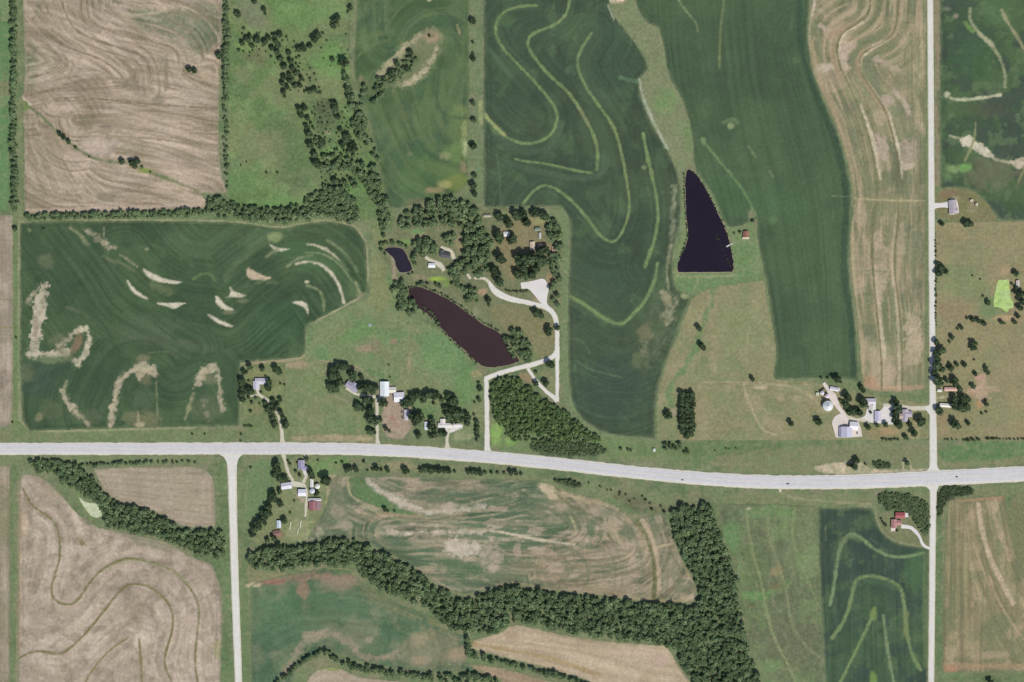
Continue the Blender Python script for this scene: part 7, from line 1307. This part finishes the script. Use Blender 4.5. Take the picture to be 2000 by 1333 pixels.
shed("rusty brown collapsed-looking shed south of the light blue tin shed", 541, 1042, 10, 14, 11, (142, 114, 100), (140, 116, 102), ridge='x', h=2.2, rough=0.9)
# pond farm in the grove
house("dark grey-roofed house hidden in the grove north of the muddy pond", 870, 499, -8, [(0, 0, 18, 10, 'x'), (-8, 4, 8, 9, 'y')], (88, 90, 92), chimney=(3, 1))
shed("small bright white shed by the pale drive in the pond grove", 843.5, 519, 0, 13, 8, (236, 238, 242), ridge='x')
shed("small white shed between two big trees in the grove glade", 989.5, 458, 0, 12, 9, (226, 226, 222), ridge='x')
shed("narrow tan-roofed shed east of the grove glade", 1040, 481, 4, 9, 16, (206, 190, 168), rough=0.8)
shed("pinkish-roofed shed beside the narrow tan-roofed shed", 1055, 481, 0, 9, 8, (196, 166, 150), ridge='x', rough=0.8)
shed("narrow tan tin shed at the east edge of the grove beside the crop", 1082, 490, 0, 6, 17, (204, 178, 148), rough=0.8)
shed("long pale tan shed at the north-west corner of the grove glade", 952, 422.5, 2, 15, 4.5, (186, 176, 156), ridge='x', rough=0.8)
shed("green-roofed shed under the north trees of the grove glade", 1050, 448, 0, 10, 6, (124, 146, 128), ridge='x')
shed("slim grey-white shed just south of the green-roofed shed", 1054.5, 461, 0, 4, 11, (196, 198, 190))
# pond cabin
t = house("small red-roofed cabin with a cream porch near the dark triangular pond", 1456.5, 458, 0, [(0, 0, 10, 11, 'y')], (150, 104, 90), (204, 186, 160), cat="cabin", name="cabin", wins=2, h=2.8, pitch=0.5)
bm = bmesh.new(); poly_prism(bm, [(-7, 2.95), (6.5, 2.95), (6.5, 3.1), (-7, 3.1)], -9.6, -6.2); bm_obj("porch_roof", bm, pm((224, 208, 182)), t)
for sx in (-6.6, -2.2, 2.2, 6.1):
    bm = bmesh.new(); box_bm(bm, sx - 0.12, sx + 0.12, -9.4, -9.16, 0.3, 2.95); bm_obj("post", bm, pm((196, 176, 150)), t)
# dock
t = thing("dock", "short pale wooden dock reaching into the dark triangular pond", "dock", 1425, 479, 28)
for i in range(24):
    bm = bmesh.new(); box_bm(bm, -7.2 + i * 0.6, -7.2 + i * 0.6 + 0.54, -1.5, 1.5, 1.0, 1.08); bm_obj("plank", bm, pm((196, 200, 184)), t)
for sx in (-6.8, -2.2, 2.4, 6.6):
    for sy in (-1.3, 1.3):
        bm = bmesh.new(); box_bm(bm, sx - 0.12, sx + 0.12, sy - 0.12, sy + 0.12, 0.1, 0.998); bm_obj("post", bm, pm((120, 108, 92)), t)
# bin farm
grain_bin("huge white round bin, largest of the bins on the pink rock yard", 1616, 793, 9.6, 8.0, (220, 222, 222))
grain_bin("small white round bin, westernmost of the pair north of the huge bin", 1605, 768, 3.8, 6.0, (226, 220, 224))
grain_bin("small pinkish white bin, easternmost of the pair north of the huge bin", 1615, 774, 3.8, 6.5, (232, 214, 222))
shed("tiny cream shed just west of the small round bins", 1596, 770, 0, 5, 5, (214, 214, 186))
shed("low grey-white shed north-east of the small round bins", 1629, 760, -12, 17, 7, (208, 206, 210), ridge='x')
barn("lavender-roofed machine shed on the pink rock lot west of the white shed", 1652.5, 844, 0, 21, 20, (198, 196, 212), lean=(-12.3, 0, 4, 20, (150, 146, 170)))
barn("white-roofed shed at the north-east corner of the pink rock lot", 1667, 832, -4, 16, 15, (230, 224, 230), ridge='x', h=3.8)
barn("lavender-white shed north of the concrete yard by the crossroads", 1700, 785, 0, 19, 12, (206, 198, 206), ridge='x', h=3.8)
shed("white garage joining the lavender-white shed to the concrete yard", 1703, 796, 0, 13, 9, (222, 218, 210), h=3.4)
barn("bright lavender-roofed garage on the concrete yard", 1713.5, 813, 0, 11, 19, (198, 192, 212), h=3.8)
house("lavender-roofed house beside the big trees at the gravel crossroads", 1767, 812, -4, [(0, 0, 11, 23, 'y'), (8, 4, 10, 11, 'x'), (-7, -2, 7, 10, 'x', 2.9, (196, 178, 166))], (182, 172, 184), chimney=(1, 5))
# sheds east of the gravel road
barn("long narrow pink-roofed shed in the trees east of the gravel road", 1856, 760.5, 0, 24, 7, (216, 178, 164), ridge='x', h=3.2, rough=0.7)
shed("small white shed at the roadside west of the long pink-roofed shed", 1834.5, 763, 0, 8, 5, (216, 212, 204), ridge='x')
barn("long white-roofed shed beside the big green tree block", 1846, 792, -3, 22, 7, (226, 222, 208), ridge='x', h=3.2)
# gray house
house("gray-roofed house with cream patio at the end of a short white drive", 1860, 405, 3, [(0, 0, 14, 26, 'y'), (5, -7, 8, 11, 'x')], (176, 168, 172), (214, 204, 190), chimney=(2, 6), pitch=0.34, hip=0.0)
shed("tiny cream shed on the lawn north-east of the gray-roofed house", 1897, 392.5, 20, 5, 4, (210, 204, 178))
shed("tiny cream shed, further east of the gray-roofed house", 1907, 400, 0, 4, 5, (204, 198, 170))
# red house
house("pinkish-red-roofed house at the end of the curving white drive", 1748, 1023, 0, [(-2.5, 0, 10, 16, 'y'), (5, 2, 13, 9, 'x')], (182, 134, 130), (220, 204, 190), chimney=(-3, 4))
barn("bright red-roofed shed just north of the pinkish-red-roofed house", 1757.5, 1006.5, 0, 18, 10.5, (168, 92, 92), (190, 150, 140), ridge='x', h=3.2, rough=0.7)
# sheds at the top edge and field side
shed("cream tin shed cut by the top edge of the picture area", 1195, -4, 0, 10, 11, (208, 200, 180))
shed("tan tin shed with a rusty side at the top of the grass waterway", 1211, -3, 0, 14, 12, (196, 170, 148), ridge='x')
shed("tiny white hut by the algae pond", 1987, 555, 0, 6, 13, (204, 194, 188))
shed("tiny white pump hut on the verge south of the dark crop", 1277.5, 879.5, 0, 4, 5, (222, 220, 216), h=2.2)

# wrapped hay rows
def bale_row(label, u, v, rot, n):
    t = thing("bale_row", label, "hay bales", u, v, rot, "rows of wrapped bales")
    for i in range(n):
        bm = bmesh.new(); bmesh.ops.create_cone(bm, cap_ends=True, segments=12, radius1=0.95, radius2=0.95, depth=1.7, matrix=Matrix.Translation((0, (i - n / 2) * 1.8, 1.0)) @ Matrix.Rotation(math.pi / 2, 4, 'X'))
        bm_obj("bale", bm, pm((222, 222, 192), 0.5), t)
bale_row("short row of pale wrapped bales, western of the two rows below the barn", 567, 1026, -10, 9)
bale_row("long row of pale wrapped bales, northern half of the eastern row", 587, 1024, -8, 9)
bale_row("pale wrapped bales, southern half of the eastern row", 582, 1037, -8, 6)

# stock tank
t = thing("stock_tank", "round pale stock tank on the green pasture west of the muddy pond", "tank", 722.5, 635, 0)
bm = bmesh.new(); bmesh.ops.create_cone(bm, cap_ends=True, segments=20, radius1=3.0, radius2=3.0, depth=0.8, matrix=Matrix.Translation((0, 0, 0.6))); bm_obj("wall", bm, pm((206, 206, 204), 0.5), t)
bm = bmesh.new(); bmesh.ops.create_circle(bm, cap_ends=True, segments=20, radius=2.6, matrix=Matrix.Translation((0, 0, 1.02))); bm_obj("water", bm, pm((150, 160, 166), 0.2), t)

# vehicles
def vehicle(name, label, cat, u, v, rot, rgb, z=0.95, long=4.7, truck=False):
    t = thing(name, label, cat, u, v, rot); t.location.z = z
    sc = long / 4.7; hw = 0.9
    prof = [(-2.35, 0.35), (2.35, 0.35), (2.35, 0.75), (2.1, 0.92), (0.9, 1.0), (-2.2, 1.02), (-2.35, 0.85)]
    bm = bmesh.new(); poly_prism(bm, [(x * sc, z_) for x, z_ in prof], -hw, hw); bmesh.ops.bevel(bm, geom=bm.edges[:], offset=0.05, segments=1, affect='EDGES'); bm_obj("body", bm, pm(rgb, 0.3), t)
    cab = [(-1.8, 1.0), (1.0, 1.0), (0.35, 1.42), (-1.35, 1.45)] if not truck else [(-0.4, 1.0), (1.1, 1.0), (0.6, 1.6), (-0.3, 1.62)]
    bm = bmesh.new(); poly_prism(bm, [(x * sc, z_ - 0.02) for x, z_ in cab], -hw * 0.86, hw * 0.86); bm_obj("window", bm, GLASS, t)
    x0, x1 = cab[3][0], cab[2][0]
    bm = bmesh.new(); box_bm(bm, x0 * sc + 0.05, x1 * sc - 0.05, -hw * 0.8, hw * 0.8, cab[2][1] - 0.015, cab[2][1] + 0.05); bm_obj("roof", bm, pm(rgb, 0.3), t)
    for sx in (-1.45, 1.45):
        for sy in (-1, 1):
            bm = bmesh.new(); bmesh.ops.create_cone(bm, cap_ends=True, segments=16, radius1=0.34, radius2=0.34, depth=0.24, matrix=Matrix.Translation((sx * sc, sy * (hw - 0.09), 0.34)) @ Matrix.Rotation(math.pi / 2, 4, 'X'))
            w = bm_obj("wheel", bm, pm((40, 40, 42), 0.9), t)
            bm = bmesh.new(); bmesh.ops.create_cone(bm, cap_ends=True, segments=12, radius1=0.2, radius2=0.2, depth=0.04, matrix=Matrix.Translation((sx * sc, sy * (hw + 0.05), 0.34)) @ Matrix.Rotation(math.pi / 2, 4, 'X')); bm_obj("rim", bm, pm((180, 182, 186), 0.3, 0.0), w)
    for sy in (-0.62, 0.62):
        bm = bmesh.new(); box_bm(bm, 2.34 * sc, 2.38 * sc, sy - 0.18, sy + 0.18, 0.6, 0.74); bm_obj("headlight", bm, pm((230, 230, 225), 0.2), t)
        bm = bmesh.new(); box_bm(bm, -2.38 * sc, -2.34 * sc, sy - 0.18, sy + 0.18, 0.62, 0.8); bm_obj("taillight", bm, pm((150, 40, 36), 0.3), t)
    return t
vehicle("car", "grey car on the highway, westernmost of the three cars", "car", 1333, 938, -4, (140, 140, 146))
vehicle("car", "dark grey car on the highway, between the two other cars", "car", 1538.5, 945.5, 180, (88, 88, 104), long=5.4)
vehicle("car", "grey car on the highway just east of the crossroads", "car", 1868.5, 932, 3, (110, 112, 118))
vehicle("pickup_truck", "dark pickup parked beside the low grey open shed, northern of two", "pickup", 785, 805, 90, (48, 50, 66), 0.3, 5.6, True)
vehicle("pickup_truck", "dark pickup parked beside the low grey open shed, southern of two", "pickup", 785.5, 815, 88, (36, 38, 58), 0.3, 5.6, True)
vehicle("pickup_truck", "white pickup parked at the east end of the roadside house yard", "pickup", 899, 838, 20, (226, 226, 228), 0.62, 5.4, True)
vehicle("car", "dark car parked on the pink rock lot east of the lavender machine shed", "car", 1674, 846, 80, (90, 84, 86), 0.62, 4.8)

def trailer(label, u, v, rot, rgb):  # dark trailer shapes added to stand for the shadow spots beside the bins
    t = thing("shadow_trailer", label, "trailer", u, v, rot); t.location.z = 0.5
    bm = bmesh.new(); box_bm(bm, -3.4, 3.4, -1.25, 1.25, 0.75, 0.95); bm_obj("bed", bm, pm(rgb), t)
    for q in ((-3.4, -3.28, -1.25, 1.25), (3.28, 3.4, -1.25, 1.25), (-3.27, 3.27, -1.25, -1.13), (-3.27, 3.27, 1.13, 1.25)):
        bm = bmesh.new(); box_bm(bm, *q, 0.952, 1.9); bm_obj("side_board", bm, pm(rgb), t)
    bm = bmesh.new(); poly_prism(bm, [(3.4, 0.72), (5.4, 0.5), (5.4, 0.62), (3.4, 0.88)], -0.08, 0.08); bm_obj("tow_bar", bm, pm((70, 70, 72)), t)
    for sx in (-2.0, 2.0):
        for sy in (-1.05, 1.05):
            bm = bmesh.new(); bmesh.ops.create_cone(bm, cap_ends=True, segments=14, radius1=0.42, radius2=0.42, depth=0.3, matrix=Matrix.Translation((sx, sy, 0.42)) @ Matrix.Rotation(math.pi / 2, 4, 'X')); bm_obj("wheel", bm, pm((40, 40, 42), 0.9), t)
trailer("dark grain trailer added for the shadow just north of the small round bins", 1607, 760, 15, (84, 62, 66))
trailer("dark purple grain trailer added for the shadow between the small bins and the huge bin", 1607, 778, -10, (88, 74, 92))
bpy.context.view_layer.update()
